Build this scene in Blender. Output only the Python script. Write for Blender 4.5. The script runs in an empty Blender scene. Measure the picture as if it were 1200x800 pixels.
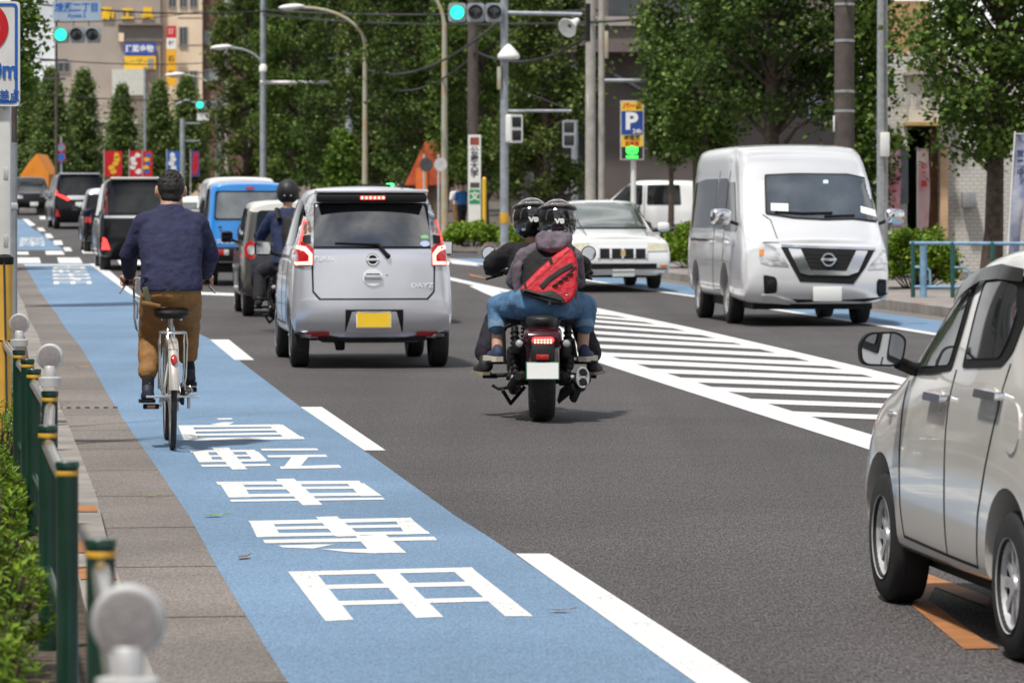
import bpy, bmesh, math, random
from mathutils import Vector, Matrix
from mathutils.bvhtree import BVHTree
R = math.radians
rnd = random.Random(7)
sc = bpy.context.scene
col = sc.collection
# ---------------------------------------------------------------- camera
F, HZ, EYE = 4500.0, 245.0, 1.5            # focal length in photo pixels, horizon row, eye height
cd = bpy.data.cameras.new('camera')
cam = bpy.data.objects.new('camera', cd); col.objects.link(cam)
cam.location = (0, 0, EYE); cam.rotation_euler = (R(90), 0, 0)
cd.sensor_width = 36; cd.lens = F/1200*36
cd.shift_y = -(400-HZ)/1200.0
cd.clip_start = 0.3; cd.clip_end = 4000
cd.dof.use_dof = True; cd.dof.focus_distance = 21.0; cd.dof.aperture_fstop = 8.0
sc.camera = cam
# ---------------------------------------------------------------- sky and sun
SUN_EL, SUN_AZ = 66, 215                    # degrees; azimuth clockwise from +Y
w = bpy.data.worlds.new('World'); sc.world = w; w.use_nodes = True
nt = w.node_tree; N = nt.nodes; Lk = nt.links
bg = N['Background']
sky = N.new('ShaderNodeTexSky'); sky.sky_type = 'NISHITA'; sky.sun_disc = False
sky.sun_elevation = R(SUN_EL); sky.sun_rotation = R(SUN_AZ); sky.air_density = 1.2; sky.dust_density = 1.0
tc = N.new('ShaderNodeTexCoord'); mp = N.new('ShaderNodeMapping')
mp.inputs['Scale'].default_value = (1.0, 1.0, 1.9)
nz = N.new('ShaderNodeTexNoise'); nz.inputs['Scale'].default_value = 2.3
nz.inputs['Detail'].default_value = 9; nz.inputs['Roughness'].default_value = .58
cr = N.new('ShaderNodeValToRGB'); cr.color_ramp.elements[0].position = .40; cr.color_ramp.elements[1].position = .56
nz2 = N.new('ShaderNodeTexNoise'); nz2.inputs['Scale'].default_value = 5; nz2.inputs['Detail'].default_value = 6
cc = N.new('ShaderNodeValToRGB')
cc.color_ramp.elements[0].position = .34; cc.color_ramp.elements[0].color = (3.4, 3.6, 4.0, 1)
cc.color_ramp.elements[1].position = .66; cc.color_ramp.elements[1].color = (14, 14, 13.8, 1)
mx = N.new('ShaderNodeMixRGB')
Lk.new(tc.outputs['Generated'], mp.inputs[0])
Lk.new(mp.outputs[0], nz.inputs['Vector']); Lk.new(mp.outputs[0], nz2.inputs['Vector'])
sx_ = N.new('ShaderNodeSeparateXYZ'); Lk.new(tc.outputs['Generated'], sx_.inputs[0])
mr = N.new('ShaderNodeMapRange'); mr.inputs['From Min'].default_value = 0; mr.inputs['From Max'].default_value = .5; mr.inputs['To Min'].default_value = .22; mr.inputs['To Max'].default_value = 0
Lk.new(sx_.outputs['Z'], mr.inputs['Value'])
ad = N.new('ShaderNodeMath'); ad.operation = 'ADD'; Lk.new(nz.outputs[0], ad.inputs[0]); Lk.new(mr.outputs[0], ad.inputs[1])
Lk.new(ad.outputs[0], cr.inputs[0]); Lk.new(nz2.outputs[0], cc.inputs[0])
Lk.new(cr.outputs[0], mx.inputs[0]); Lk.new(sky.outputs[0], mx.inputs[1]); Lk.new(cc.outputs[0], mx.inputs[2])
Lk.new(mx.outputs[0], bg.inputs[0]); bg.inputs[1].default_value = .072
sd = bpy.data.lights.new('sun', 'SUN'); sd.energy = 3.2; sd.angle = R(4); sd.color = (1, .95, .87)
so = bpy.data.objects.new('sun', sd); col.objects.link(so)
so.rotation_euler = (R(90-SUN_EL), 0, R(180-SUN_AZ))
so.location = (0, 0, 60)
sc.view_settings.view_transform = 'Standard'; sc.view_settings.look = 'None'
sc.view_settings.exposure = 0.45; sc.view_settings.gamma = 1
sc.render.engine = 'CYCLES'
try:
    sc.cycles.use_denoising = True; sc.cycles.max_bounces = 8; sc.cycles.transparent_max_bounces = 12
    sc.cycles.sample_clamp_indirect = 6
except Exception: pass

# ---------------------------------------------------------------- ground profile and pixel helpers
ZN = [(-60, 0), (58, 0), (66, .045), (76, .145), (90, .29), (112, .53), (136, .80), (150, 1.06), (170, 1.50), (190, 1.9), (215, 2.1), (260, 2.1), (900, 2.1)]
def gz(y):
    if y <= ZN[0][0]: return ZN[0][1]
    for (a, za), (b, zb) in zip(ZN, ZN[1:]):
        if y <= b: return za+(zb-za)*(y-a)/(b-a)
    return ZN[-1][1]
def G(px, py, dz=0.0):
    a, b = 4.0, 320.0
    for _ in range(60):
        m = (a+b)/2
        if HZ+F*(EYE-gz(m)-dz)/m > py: a = m
        else: b = m
    return Vector(((px-600)*a/F, a, gz(a)+dz))
def P(px, py, Y): return Vector(((px-600)*Y/F, Y, EYE-(py-HZ)*Y/F))
def XP(px, Y): return (px-600)*Y/F
def ZP(py, Y): return EYE-(py-HZ)*Y/F

# ---------------------------------------------------------------- materials
MC = {}
def setin(b, k, v):
    if k in b.inputs: b.inputs[k].default_value = v
def mat(name, c, rough=.5, metal=0, var=.12, scale=6, bump=0, bscale=40, coat=0, emit=None, estr=0, spec=.5, c2=None, trans=0, ior=1.5, detail=5):
    if name in MC: return MC[name]
    m = bpy.data.materials.new(name); m.use_nodes = True; MC[name] = m
    nt = m.node_tree; b = nt.nodes['Principled BSDF']
    setin(b, 'Roughness', rough); setin(b, 'Metallic', metal); setin(b, 'Coat Weight', coat); setin(b, 'Coat Roughness', .04)
    setin(b, 'Specular IOR Level', spec); setin(b, 'IOR', ior); setin(b, 'Transmission Weight', trans)
    t = nt.nodes.new('ShaderNodeTexCoord')
    if var or c2:
        n = nt.nodes.new('ShaderNodeTexNoise'); n.inputs['Scale'].default_value = scale; n.inputs['Detail'].default_value = detail
        r = nt.nodes.new('ShaderNodeValToRGB'); r.color_ramp.elements[0].position = .32; r.color_ramp.elements[1].position = .68
        if c2 is None: lo = [x*(1-var) for x in c]; hi = [min(1, x*(1+var)) for x in c]
        else: lo, hi = c, c2
        r.color_ramp.elements[0].color = (*lo, 1); r.color_ramp.elements[1].color = (*hi, 1)
        nt.links.new(t.outputs['Object'], n.inputs['Vector']); nt.links.new(n.outputs[0], r.inputs[0]); nt.links.new(r.outputs[0], b.inputs['Base Color'])
    else: b.inputs['Base Color'].default_value = (*c, 1)
    if bump:
        n2 = nt.nodes.new('ShaderNodeTexNoise'); n2.inputs['Scale'].default_value = bscale; n2.inputs['Detail'].default_value = 4
        bp = nt.nodes.new('ShaderNodeBump'); bp.inputs['Strength'].default_value = bump; bp.inputs['Distance'].default_value = .02
        nt.links.new(t.outputs['Object'], n2.inputs['Vector']); nt.links.new(n2.outputs[0], bp.inputs['Height']); nt.links.new(bp.outputs[0], b.inputs['Normal'])
    if emit: setin(b, 'Emission Color', (*emit, 1)); setin(b, 'Emission Strength', estr)
    return m
def leafmat(name, c1, c2, c3=None, tr=.35):
    if name in MC: return MC[name]
    m = bpy.data.materials.new(name); m.use_nodes = True; MC[name] = m
    nt = m.node_tree; n = nt.nodes; b = n['Principled BSDF']; out = n['Material Output']
    g = n.new('ShaderNodeNewGeometry'); r = n.new('ShaderNodeValToRGB')
    r.color_ramp.elements[0].color = (*c1, 1); r.color_ramp.elements[1].color = (*c2, 1)
    if c3: e = r.color_ramp.elements.new(.93); e.color = (*c2, 1); r.color_ramp.elements[-1].color = (*c3, 1)
    nt.links.new(g.outputs['Random Per Island'], r.inputs[0]); nt.links.new(r.outputs[0], b.inputs['Base Color'])
    setin(b, 'Roughness', .55); setin(b, 'Specular IOR Level', .3)
    t = n.new('ShaderNodeBsdfTranslucent'); nt.links.new(r.outputs[0], t.inputs[0])
    mx = n.new('ShaderNodeMixShader'); mx.inputs[0].default_value = tr
    nt.links.new(b.outputs[0], mx.inputs[1]); nt.links.new(t.outputs[0], mx.inputs[2]); nt.links.new(mx.outputs[0], out.inputs[0])
    return m
def roadmat(name, base, speck, big=.14, grain=110, rough=.85, along=.10):
    m = bpy.data.materials.new(name); m.use_nodes = True; MC[name] = m
    nt = m.node_tree; n = nt.nodes; b = n['Principled BSDF']; l = nt.links
    t = n.new('ShaderNodeTexCoord')
    def noise(sc_, det, ro, vec=None):
        q = n.new('ShaderNodeTexNoise'); q.inputs['Scale'].default_value = sc_; q.inputs['Detail'].default_value = det; q.inputs['Roughness'].default_value = ro
        l.new(vec or t.outputs['Object'], q.inputs['Vector']); return q
    def ramp(src, p0, p1, c0, c1):
        r = n.new('ShaderNodeValToRGB'); r.color_ramp.elements[0].position = p0; r.color_ramp.elements[1].position = p1
        r.color_ramp.elements[0].color = (*c0, 1); r.color_ramp.elements[1].color = (*c1, 1); l.new(src, r.inputs[0]); return r
    def mul(x, y):
        u = n.new('ShaderNodeMixRGB'); u.blend_type = 'MULTIPLY'; u.inputs[0].default_value = 1; l.new(x, u.inputs[1]); l.new(y, u.inputs[2]); return u.outputs[0]
    mg = n.new('ShaderNodeMapping'); mg.inputs['Rotation'].default_value = (0, 0, R(-4)); mg.inputs['Scale'].default_value = (1, .15, 1); l.new(t.outputs['Object'], mg.inputs[0])
    a = noise(grain, 2, .8, mg.outputs[0]); a2 = noise(grain*.32, 3, .7, mg.outputs[0]); c = noise(.45, 7, .62)
    mp = n.new('ShaderNodeMapping'); mp.inputs['Rotation'].default_value = (0, 0, R(-8)); mp.inputs['Scale'].default_value = (1.1, .035, 1); l.new(t.outputs['Object'], mp.inputs[0])
    d = noise(1.0, 4, .55, mp.outputs[0])
    col_ = ramp(a.outputs[0], .34, .68, [x*(1-speck) for x in base], [min(1, x*(1+speck*1.5)) for x in base]).outputs[0]
    col_ = mul(col_, ramp(a2.outputs[0], .3, .7, (1-speck*.30,)*3, (1+speck*.30,)*3).outputs[0])
    col_ = mul(col_, ramp(c.outputs[0], .3, .7, (1-big,)*3, (1+big,)*3).outputs[0])
    col_ = mul(col_, ramp(d.outputs[0], .34, .66, (1-along,)*3, (1+along,)*3).outputs[0])
    l.new(col_, b.inputs['Base Color'])
    v = n.new('ShaderNodeTexVoronoi'); v.inputs['Scale'].default_value = grain*.6; l.new(t.outputs['Object'], v.inputs['Vector'])
    bp = n.new('ShaderNodeBump'); bp.inputs['Strength'].default_value = .5; bp.inputs['Distance'].default_value = .005
    l.new(v.outputs[0], bp.inputs['Height']); l.new(bp.outputs[0], b.inputs['Normal'])
    setin(b, 'Roughness', rough); setin(b, 'Specular IOR Level', .3)
    return m
def wornpaint(name, c, under, rough=.6):
    """road paint: scuffed, with fine cracks where the surface below shows"""
    m = mat(name, c, rough, var=0); nt = m.node_tree; n = nt.nodes; l = nt.links; b = n['Principled BSDF']; t = n.new('ShaderNodeTexCoord')
    def noise(sc_, det, ro):
        q = n.new('ShaderNodeTexNoise'); q.inputs['Scale'].default_value = sc_; q.inputs['Detail'].default_value = det; q.inputs['Roughness'].default_value = ro; l.new(t.outputs['Object'], q.inputs['Vector']); return q
    big = noise(1.7, 6, .65); fine = noise(48, 3, .75); ad = n.new('ShaderNodeMath'); ad.operation = 'MULTIPLY_ADD'; ad.inputs[1].default_value = .55; l.new(big.outputs[0], ad.inputs[0]); l.new(fine.outputs[0], ad.inputs[2])
    r = n.new('ShaderNodeValToRGB'); e = r.color_ramp.elements; e[0].position = .60; e[0].color = (*[x*.80 for x in c], 1); e[1].position = .72; e[1].color = (*c, 1); q = e.new(.875); q.color = (*c, 1); q = e.new(.94); q.color = (*under, 1)
    l.new(ad.outputs[0], r.inputs[0]); l.new(r.outputs[0], b.inputs['Base Color'])
    bp = n.new('ShaderNodeBump'); bp.inputs['Strength'].default_value = .3; bp.inputs['Distance'].default_value = .004; l.new(fine.outputs[0], bp.inputs['Height']); l.new(bp.outputs[0], b.inputs['Normal']); return m
def brickmat(name, c, c2, mortar, sx=1.0, bw=.5, rh=.25, rough=.8):
    m = bpy.data.materials.new(name); m.use_nodes = True; MC[name] = m
    nt = m.node_tree; n = nt.nodes; b = n['Principled BSDF']; l = nt.links
    t = n.new('ShaderNodeTexCoord'); mp = n.new('ShaderNodeMapping'); mp.inputs['Rotation'].default_value = (R(90), 0, 0)
    br = n.new('ShaderNodeTexBrick'); br.inputs['Scale'].default_value = sx
    br.inputs['Color1'].default_value = (*c, 1); br.inputs['Color2'].default_value = (*c2, 1); br.inputs['Mortar'].default_value = (*mortar, 1)
    br.inputs['Brick Width'].default_value = bw; br.inputs['Row Height'].default_value = rh; br.inputs['Mortar Size'].default_value = .012
    l.new(t.outputs['Object'], mp.inputs[0]); l.new(mp.outputs[0], br.inputs[0]); l.new(br.outputs[0], b.inputs['Base Color'])
    setin(b, 'Roughness', rough)
    return m

# ---------------------------------------------------------------- mesh builder
class MB:
    def __init__(s): s.v = []; s.f = []; s.m = []
    def add(s, vs, fs, mi=0):
        o = len(s.v); s.v += [tuple(v) for v in vs]; s.f += [tuple(i+o for i in f) for f in fs]; s.m += [mi]*len(fs); return s
    def box(s, c, d, rot=None, mi=0, b=0):
        x, y, z = [q/2 for q in d]; c = Vector(c)
        if b:
            bm = bmesh.new(); bmesh.ops.create_cube(bm, size=1); bmesh.ops.scale(bm, vec=d, verts=bm.verts)
            bmesh.ops.bevel(bm, geom=bm.edges[:], offset=b, segments=2, affect='EDGES', profile=.5)
            bm.verts.index_update(); vs = [v.co.copy() for v in bm.verts]; fs = [[v.index for v in f.verts] for f in bm.faces]; bm.free()
        else:
            vs = [Vector(p) for p in ((-x,-y,-z),(x,-y,-z),(x,y,-z),(-x,y,-z),(-x,-y,z),(x,-y,z),(x,y,z),(-x,y,z))]
            fs = [(0,3,2,1),(4,5,6,7),(0,1,5,4),(1,2,6,5),(2,3,7,6),(3,0,4,7)]
        if rot is not None: vs = [rot @ v for v in vs]
        return s.add([v+c for v in vs], fs, mi)
    def tube(s, pts, r, n=10, mi=0, cap=True, flat=1.0, ref=None):
        pts = [Vector(p) for p in pts]; k = len(pts); rs = r if isinstance(r, (list, tuple)) else [r]*k
        vs = []; fs = []; prev = None
        for i, p in enumerate(pts):
            t = (pts[min(i+1, k-1)]-pts[max(i-1, 0)]).normalized()
            if prev is None:
                a = Vector(ref) if ref is not None else (Vector((0, 0, 1)) if abs(t.z) < .9 else Vector((1, 0, 0)))
                u = (a-t*a.dot(t)).normalized()
            else: u = (prev-t*prev.dot(t)).normalized()
            prev = u; w_ = t.cross(u)
            for j in range(n):
                an = 2*math.pi*j/n; vs.append(p+u*math.cos(an)*rs[i]+w_*math.sin(an)*rs[i]*flat)
        for i in range(k-1):
            for j in range(n): fs.append((i*n+j, i*n+(j+1) % n, (i+1)*n+(j+1) % n, (i+1)*n+j))
        if cap: fs.append(tuple(range(n-1, -1, -1))); fs.append(tuple((k-1)*n+j for j in range(n)))
        return s.add(vs, fs, mi)
    def cyl(s, p0, p1, r0, r1=None, n=14, mi=0): return s.tube([p0, p1], [r0, r0 if r1 is None else r1], n, mi)
    def ell(s, c, r, rot=None, n=14, m=9, mi=0):
        c = Vector(c); r = (r,)*3 if not isinstance(r, (tuple, list)) else r; vs = []; fs = []
        for i in range(1, m):
            th = math.pi*i/m
            for j in range(n):
                ph = 2*math.pi*j/n; vs.append(Vector((r[0]*math.sin(th)*math.cos(ph), r[1]*math.sin(th)*math.sin(ph), r[2]*math.cos(th))))
        vs += [Vector((0, 0, r[2])), Vector((0, 0, -r[2]))]; a = len(vs)-2
        for i in range(m-2):
            for j in range(n): fs.append((i*n+j, (i+1)*n+j, (i+1)*n+(j+1) % n, i*n+(j+1) % n))
        for j in range(n): fs.append((a, j, (j+1) % n)); fs.append((a+1, (m-2)*n+(j+1) % n, (m-2)*n+j))
        if rot is not None: vs = [rot @ v for v in vs]
        return s.add([v+c for v in vs], fs, mi)
    def caps(s, p0, p1, r0, r1, n=12):      # rounded tapered limb, closed
        p0, p1 = Vector(p0), Vector(p1); d = (p1-p0).normalized(); q = []; rr = []
        for a in (85, 60, 30): q.append(p0-d*r0*math.sin(R(a))); rr.append(r0*math.cos(R(a)))
        for t in (0, .5, 1): q.append(p0.lerp(p1, t)); rr.append(r0+(r1-r0)*t)
        for a in (30, 60, 85): q.append(p1+d*r1*math.sin(R(a))); rr.append(r1*math.cos(R(a)))
        return s.tube(q, rr, n)
    def lathe(s, prof, o=(0, 0, 0), ax=(0, 0, 1), n=24, mi=0):   # prof: (radius, height along ax)
        o = Vector(o); ax = Vector(ax).normalized(); a = Vector((0, 0, 1)) if abs(ax.z) < .9 else Vector((1, 0, 0))
        u = (a-ax*a.dot(ax)).normalized(); w_ = ax.cross(u); vs = []; fs = []; k = len(prof)
        for r, h in prof:
            for j in range(n):
                an = 2*math.pi*j/n; vs.append(o+ax*h+(u*math.cos(an)+w_*math.sin(an))*max(r, 1e-4))
        for i in range(k-1):
            for j in range(n): fs.append((i*n+j, i*n+(j+1) % n, (i+1)*n+(j+1) % n, (i+1)*n+j))
        return s.add(vs, fs, mi)
    def prism(s, poly, ext, mi=0):           # poly: 3D points in order, ext: extrusion vector
        poly = [Vector(p) for p in poly]; e = Vector(ext); n = len(poly)
        fs = [tuple(range(n-1, -1, -1)), tuple(range(n, 2*n))]+[(i, (i+1) % n, (i+1) % n+n, i+n) for i in range(n)]
        return s.add(poly+[p+e for p in poly], fs, mi)
    def poly(s, pts, mi=0): return s.add(pts, [tuple(range(len(pts)))], mi)
    def mesh(s, name):
        me = bpy.data.meshes.new(name); me.from_pydata(s.v, [], s.f); me.polygons.foreach_set('material_index', s.m); me.update(); return me
    def build(s, name, m, parent=None, smooth=40, fix=True):
        me = s.mesh(name)
        if fix:
            bm = bmesh.new(); bm.from_mesh(me); bmesh.ops.recalc_face_normals(bm, faces=bm.faces[:]); bm.to_mesh(me); bm.free()
        return link(name, me, m, parent, smooth)
def link(name, me, m, parent=None, smooth=40):
    for q in (m if isinstance(m, (list, tuple)) else [m]): me.materials.append(q)
    if smooth:
        me.polygons.foreach_set('use_smooth', [True]*len(me.polygons)); me.set_sharp_from_angle(angle=R(smooth))
    o = bpy.data.objects.new(name, me); col.objects.link(o)
    if parent: o.parent = parent
    return o
def tag(o, label=None, cat=None, group=None, kind=None):
    if label: o['label'] = label
    if cat: o['category'] = cat
    if group: o['group'] = group
    if kind: o['kind'] = kind
    return o
def thing(name, label, cat, loc=(0, 0, 0), rz=0, group=None, scale=1):
    o = bpy.data.objects.new(name, None); col.objects.link(o); o.location = loc; o.rotation_euler = (0, 0, rz); o.scale = (scale,)*3
    o.empty_display_size = .2
    return tag(o, label, cat, group)
def dup(o, loc=None, rz=None, label=None, parent=None, scale=None):
    c = o.copy(); col.objects.link(c)
    if parent: c.parent = parent
    if loc is not None: c.location = loc
    if rz is not None: c.rotation_euler = (0, 0, rz)
    if scale is not None: c.scale = scale if isinstance(scale, (tuple, list)) else (scale,)*3
    if label: c['label'] = label
    for ch in list(o.children): dup(ch, parent=c)
    return c
def evalmesh(me, mods, name='part'):
    o = bpy.data.objects.new('tmp', me); col.objects.link(o)
    for t, kw in mods:
        md = o.modifiers.new('m', t)
        for k, v in kw.items(): setattr(md, k, v)
    dg = bpy.context.evaluated_depsgraph_get(); dg.update()
    r = bpy.data.meshes.new_from_object(o.evaluated_get(dg)); bpy.data.objects.remove(o); r.name = name
    return r
def textmesh(txt, size=1.0, ext=.003, align='CENTER', sx=1.0, bold=0.0):
    cu = bpy.data.curves.new('lettering', 'FONT'); cu.body = txt; cu.size = size; cu.extrude = ext; cu.align_x = align; cu.align_y = 'CENTER'; cu.resolution_u = 3
    cu.offset = bold
    o = bpy.data.objects.new('tmp', cu); col.objects.link(o)
    dg = bpy.context.evaluated_depsgraph_get(); dg.update()
    me = bpy.data.meshes.new_from_object(o.evaluated_get(dg)); bpy.data.objects.remove(o)
    if sx != 1: me.transform(Matrix.Diagonal((sx, 1, 1, 1)))
    return me
def lettering(txt, size, m, parent, loc, rot=(R(90), 0, 0), ext=.003, sx=1.0, align='CENTER', bold=0.0, name='lettering'):
    me = textmesh(txt, size, ext, align, sx, bold)
    o = link(name, me, m, parent, 0); o.location = loc; o.rotation_euler = rot
    return o
def rr(poly, r, n=4):                        # round the corners of a 2D polygon
    out = []; k = len(poly)
    for i in range(k):
        p = Vector(poly[i]); a = Vector(poly[i-1]); b = Vector(poly[(i+1) % k])
        da, db = (a-p), (b-p); t = min(r, da.length*.45, db.length*.45)
        if t < 1e-5: out.append(tuple(p)); continue
        pa = p+da.normalized()*t; pb = p+db.normalized()*t
        for j in range(n+1):
            s = j/n; out.append(tuple(pa*(1-s)**2+p*2*s*(1-s)+pb*s*s))
    return out
def strip(pts, wd):                          # 2D polyline to band polygon
    pts = [Vector(p) for p in pts]; L_, R_ = [], []
    for i, p in enumerate(pts):
        t = (pts[min(i+1, len(pts)-1)]-pts[max(i-1, 0)]).normalized(); nn = Vector((-t.y, t.x))*wd/2
        L_.append(tuple(p+nn)); R_.append(tuple(p-nn))
    return L_+R_[::-1]
def lerp(a, b, t): return a+(b-a)*t
# ================================================================= THE SETTING: ground, road, lanes, markings
def sheet(name, polys, dz, m, kind='structure', stag=0.0, label=None):
    """flat pieces laid on the sloping ground; polys are lists of (x, y)"""
    bm = bmesh.new()
    for i, p in enumerate(polys):
        vs = [bm.verts.new((q[0], q[1], dz+stag*i)) for q in p]
        try: bm.faces.new(vs)
        except ValueError: pass
    for y, _ in ZN[1:-1]:
        bmesh.ops.bisect_plane(bm, geom=bm.verts[:]+bm.edges[:]+bm.faces[:], plane_co=(0, y, 0), plane_no=(0, 1, 0))
    for v in bm.verts: v.co.z += gz(v.co.y)
    bm.normal_update()
    for f in bm.faces:
        if f.normal.z < 0: f.normal_flip()
    me = bpy.data.meshes.new(name); bm.to_mesh(me); bm.free()
    o = link(name, me, m, None, 0); tag(o, label, None, None, kind); return o
def gp(*pts): return [tuple(G(*p)[:2]) for p in pts]
M_asph = roadmat('asphalt', (.066, .061, .0625), .66, .14, 105, .85, .12)
M_soil = mat('bare_ground', (.10, .085, .07), .95, var=.35, scale=3)
M_white = wornpaint('white_road_paint', (.68, .68, .67), (.28, .28, .29))
M_blue = roadmat('blue_lane_paint', (.138, .222, .332), .17, .13, 100, .8, .07)
M_gutter = roadmat('gutter_concrete', (.170, .151, .140), .24, .26, 100, .9, .05)
M_kerb = mat('kerb_concrete', (.25, .23, .21), .9, var=.25, scale=3, bump=.3, bscale=60)
M_pave = mat('pavement', (.24, .215, .20), .9, var=.2, scale=2, bump=.3, bscale=50)
M_orange = mat('orange_road_paint', (.33, .14, .05), .8, var=.2, scale=5)
M_dark = mat('dark_joint', (.035, .032, .03), .95, var=.2)
sheet('ground', [[(-400, -50), (400, -50), (400, 800), (-400, 800)]], -.012, M_soil)
# left edge of the blue lane, measured
LE = gp((338,800),(300,741),(256,668),(224,608),(200,572),(166,522),(150,500),(136,477),(125,460),(107,427),(95,407),(77,385),(66,367),(44,337),(29,311))
d0 = Vector(LE[0])-Vector(LE[1]); d0.normalize()
LE = [tuple(Vector(LE[0])+d0*14)]+LE
lx = Vector(LE[-1])
LE += [(lx.x-2.6, lx.y+14), (lx.x-7.2, lx.y+34), (lx.x-13.5, lx.y+56), (lx.x-22, lx.y+80), (lx.x-40, lx.y+120)]
def off(line, d):
    out = []
    for i, p in enumerate(line):
        t = (Vector(line[min(i+1, len(line)-1)])-Vector(line[max(i-1, 0)])).normalized(); out.append((p[0]-t.y*d, p[1]+t.x*d))
    return out
def band(line, a, b): return off(line, a)+off(line, b)[::-1]
def quads(l1, l2): return [[l1[i], l1[i+1], l2[i+1], l2[i]] for i in range(len(l1)-1)]
GUT = .46
KL = off(LE, GUT)                             # left kerb line
RK = gp((1260,392),(1180,381),(1087,369),(960,351),(800,330),(690,315),(560,297),(440,283),(330,273),(215,262),(140,252))
r0 = Vector(RK[0])-Vector(RK[1]); r0.normalize()
RK = [tuple(Vector(RK[0])+r0*60), tuple(Vector(RK[0])+r0*20)]+RK
RK += [(RK[-1][0]-16, RK[-1][1]+30)]
# carriageway: everything between the kerbs, one sheet made of cross strips
def xat(line, y):
    for a, b in zip(line, line[1:]):
        if a[1] <= y <= b[1]: return lerp(a[0], b[0], (y-a[1])/(b[1]-a[1]))
    return line[0][0] if y < line[0][1] else line[-1][0]
ys = [-20, -5, 4, 10, 14, 18, 22, 26, 30, 34, 38, 44, 50, 56, 62, 68, 74, 80, 88, 96, 104, 112, 120, 128, 136, 145, 155, 165, 180, 200]
sheet('road', [[(xat(LE, a)-GUT+.03, a), (xat(RK, a)-.03, a), (xat(RK, b)-.03, b), (xat(LE, b)-GUT+.03, b)] for a, b in zip(ys, ys[1:])], 0, M_asph)
# gutter strip with joints
n_ = [i for i, p in enumerate(LE) if p[1] < 113]
LEg = [LE[i] for i in n_]
sheet('gutter_strip', quads(LEg, off(LEg, GUT)), .0015, M_gutter)
jt = []
acc = 0
for a, b in zip(LEg, LEg[1:]):
    a, b = Vector(a), Vector(b); L = (b-a).length; t = (b-a).normalized(); nn = Vector((-t.y, t.x)); q = (-acc) % 2.0
    while q < L:
        p = a+t*q+nn*.0; e = p+nn*GUT
        jt.append([tuple(p-t*.007), tuple(e-t*.007), tuple(e+t*.007), tuple(p+t*.007)]); q += 2.0
    acc += L
sheet('gutter_joint', jt, .0030, M_dark)
a = G(67, 478); t = Vector((-.12, .99)); nn = Vector((.99, .12))
sheet('drain_slot', [[tuple(a.xy+nn*(.07*i)+t*-.12), tuple(a.xy+nn*(.07*i+.035)+t*-.12), tuple(a.xy+nn*(.07*i+.035)+t*.12), tuple(a.xy+nn*(.07*i)+t*.12)] for i in range(7)], .0036, M_dark)
# the right edge of the near blue lane
BR = gp((880,836),(815,800),(604,649),(530,602),(427,528),(352,477),(248,398),(231,390),(165,352),(150,342),(104,309))
BR = [tuple(Vector(BR[0])+(Vector(BR[0])-Vector(BR[1])).normalized()*8)]+BR
def between(l1, l2, y0, y1, n=28):
    out = []
    for i in range(n):
        a, b = lerp(y0, y1, i/n), lerp(y0, y1, (i+1)/n)
        out.append([(xat(l1, a), a), (xat(l2, a), a), (xat(l2, b), b), (xat(l1, b), b)])
    return out
yf = BR[-1][1]
sheet('blue_cycle_lane', between(LE, BR, 3.5, yf, 60), .0018, M_blue)
# far blue segment across the junction
f1 = gp((19,293),(75,293)); f2 = gp((6,257),(25,257)); fm = gp((12,272),(47,273))
sheet('far_blue_cycle_lane', [[f1[0], f1[1], fm[1], fm[0]], [fm[0], fm[1], f2[1], f2[0]]], .0018, M_blue)
# right-hand blue lane along the far kerb
sheet('right_blue_cycle_lane', [[(xat(RK, b)-.45-w1, b) for b in (a,)]+[(xat(RK, a)-.45, a), (xat(RK, a2)-.45, a2), (xat(RK, a2)-.45-w1, a2)]
      for w1 in (1.15,) for a, a2 in zip(range(26, 92, 3), range(29, 95, 3))], .004, M_blue)
sheet('right_gutter_strip', [[(xat(RK, a)-.45, a), (xat(RK, a)-.02, a), (xat(RK, a2)-.02, a2), (xat(RK, a2)-.45, a2)] for a, a2 in zip(range(5, 94, 3), range(8, 97, 3))], .004, M_gutter)
sheet('right_lane_edge_line', [[(xat(RK, a)-1.77, a), (xat(RK, a)-1.60, a), (xat(RK, a2)-1.60, a2), (xat(RK, a2)-1.77, a2)] for a, a2 in zip(range(26, 92, 3), range(29, 95, 3))], .008, M_white)
# white dashes along the near blue lane
def dash(*q): return gp(*q)
W = [dash((604,649),(643,649),(937,838),(868,838)), dash((352,477),(377,477),(452,528),(427,528)), dash((246,398),(268,398),(298,422),(275,422)),
     dash((104,309),(119,309),(167,350),(152,344))]
W[0] = [W[0][0], W[0][1], tuple(Vector(W[0][1])+(Vector(W[0][2])-Vector(W[0][1]))*1.6), tuple(Vector(W[0][0])+(Vector(W[0][3])-Vector(W[0][0]))*1.6)]
W += [dash((104,307),(119,307),(20,307),(29,307))[:0] or dash((28,310),(110,310),(112,311.2),(29,311.2))]
# junction crossing dashes
for q in [((20,302),(46,302),(48,308.5),(21,308.5)), ((67,302),(93,302),(97,308.5),(69,308.5)), ((19,295),(33,295),(34,298.5),(19,298.5)), ((53,294),(73,294),(76,298.5),(54,298.5)),
          ((95,292),(116,292),(118,297),(97,297)), ((137,304),(163,304),(168,311),(141,311)), ((62,282),(72,282),(74,287),(64,287)), ((74,290),(82,290),(85,294.5),(76,294.5)),
          ((52,274),(59,274),(63,279),(55,279)), ((43,267),(50,267),(54,271),(46,271)), ((26,256.5),(33,257),(42,264),(35,265)), ((46,253.5),(58,253.5),(60,257),(47,257)),
          ((168,340),(280,344),(281,347),(168,343)), ((526,305),(556,308),(562,312),(530,309)), ((186,352),(206,352),(214,359),(192,359))]: W.append(dash(*q))
sheet('lane_dash', W, .0034, M_white, stag=.00004)
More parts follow.
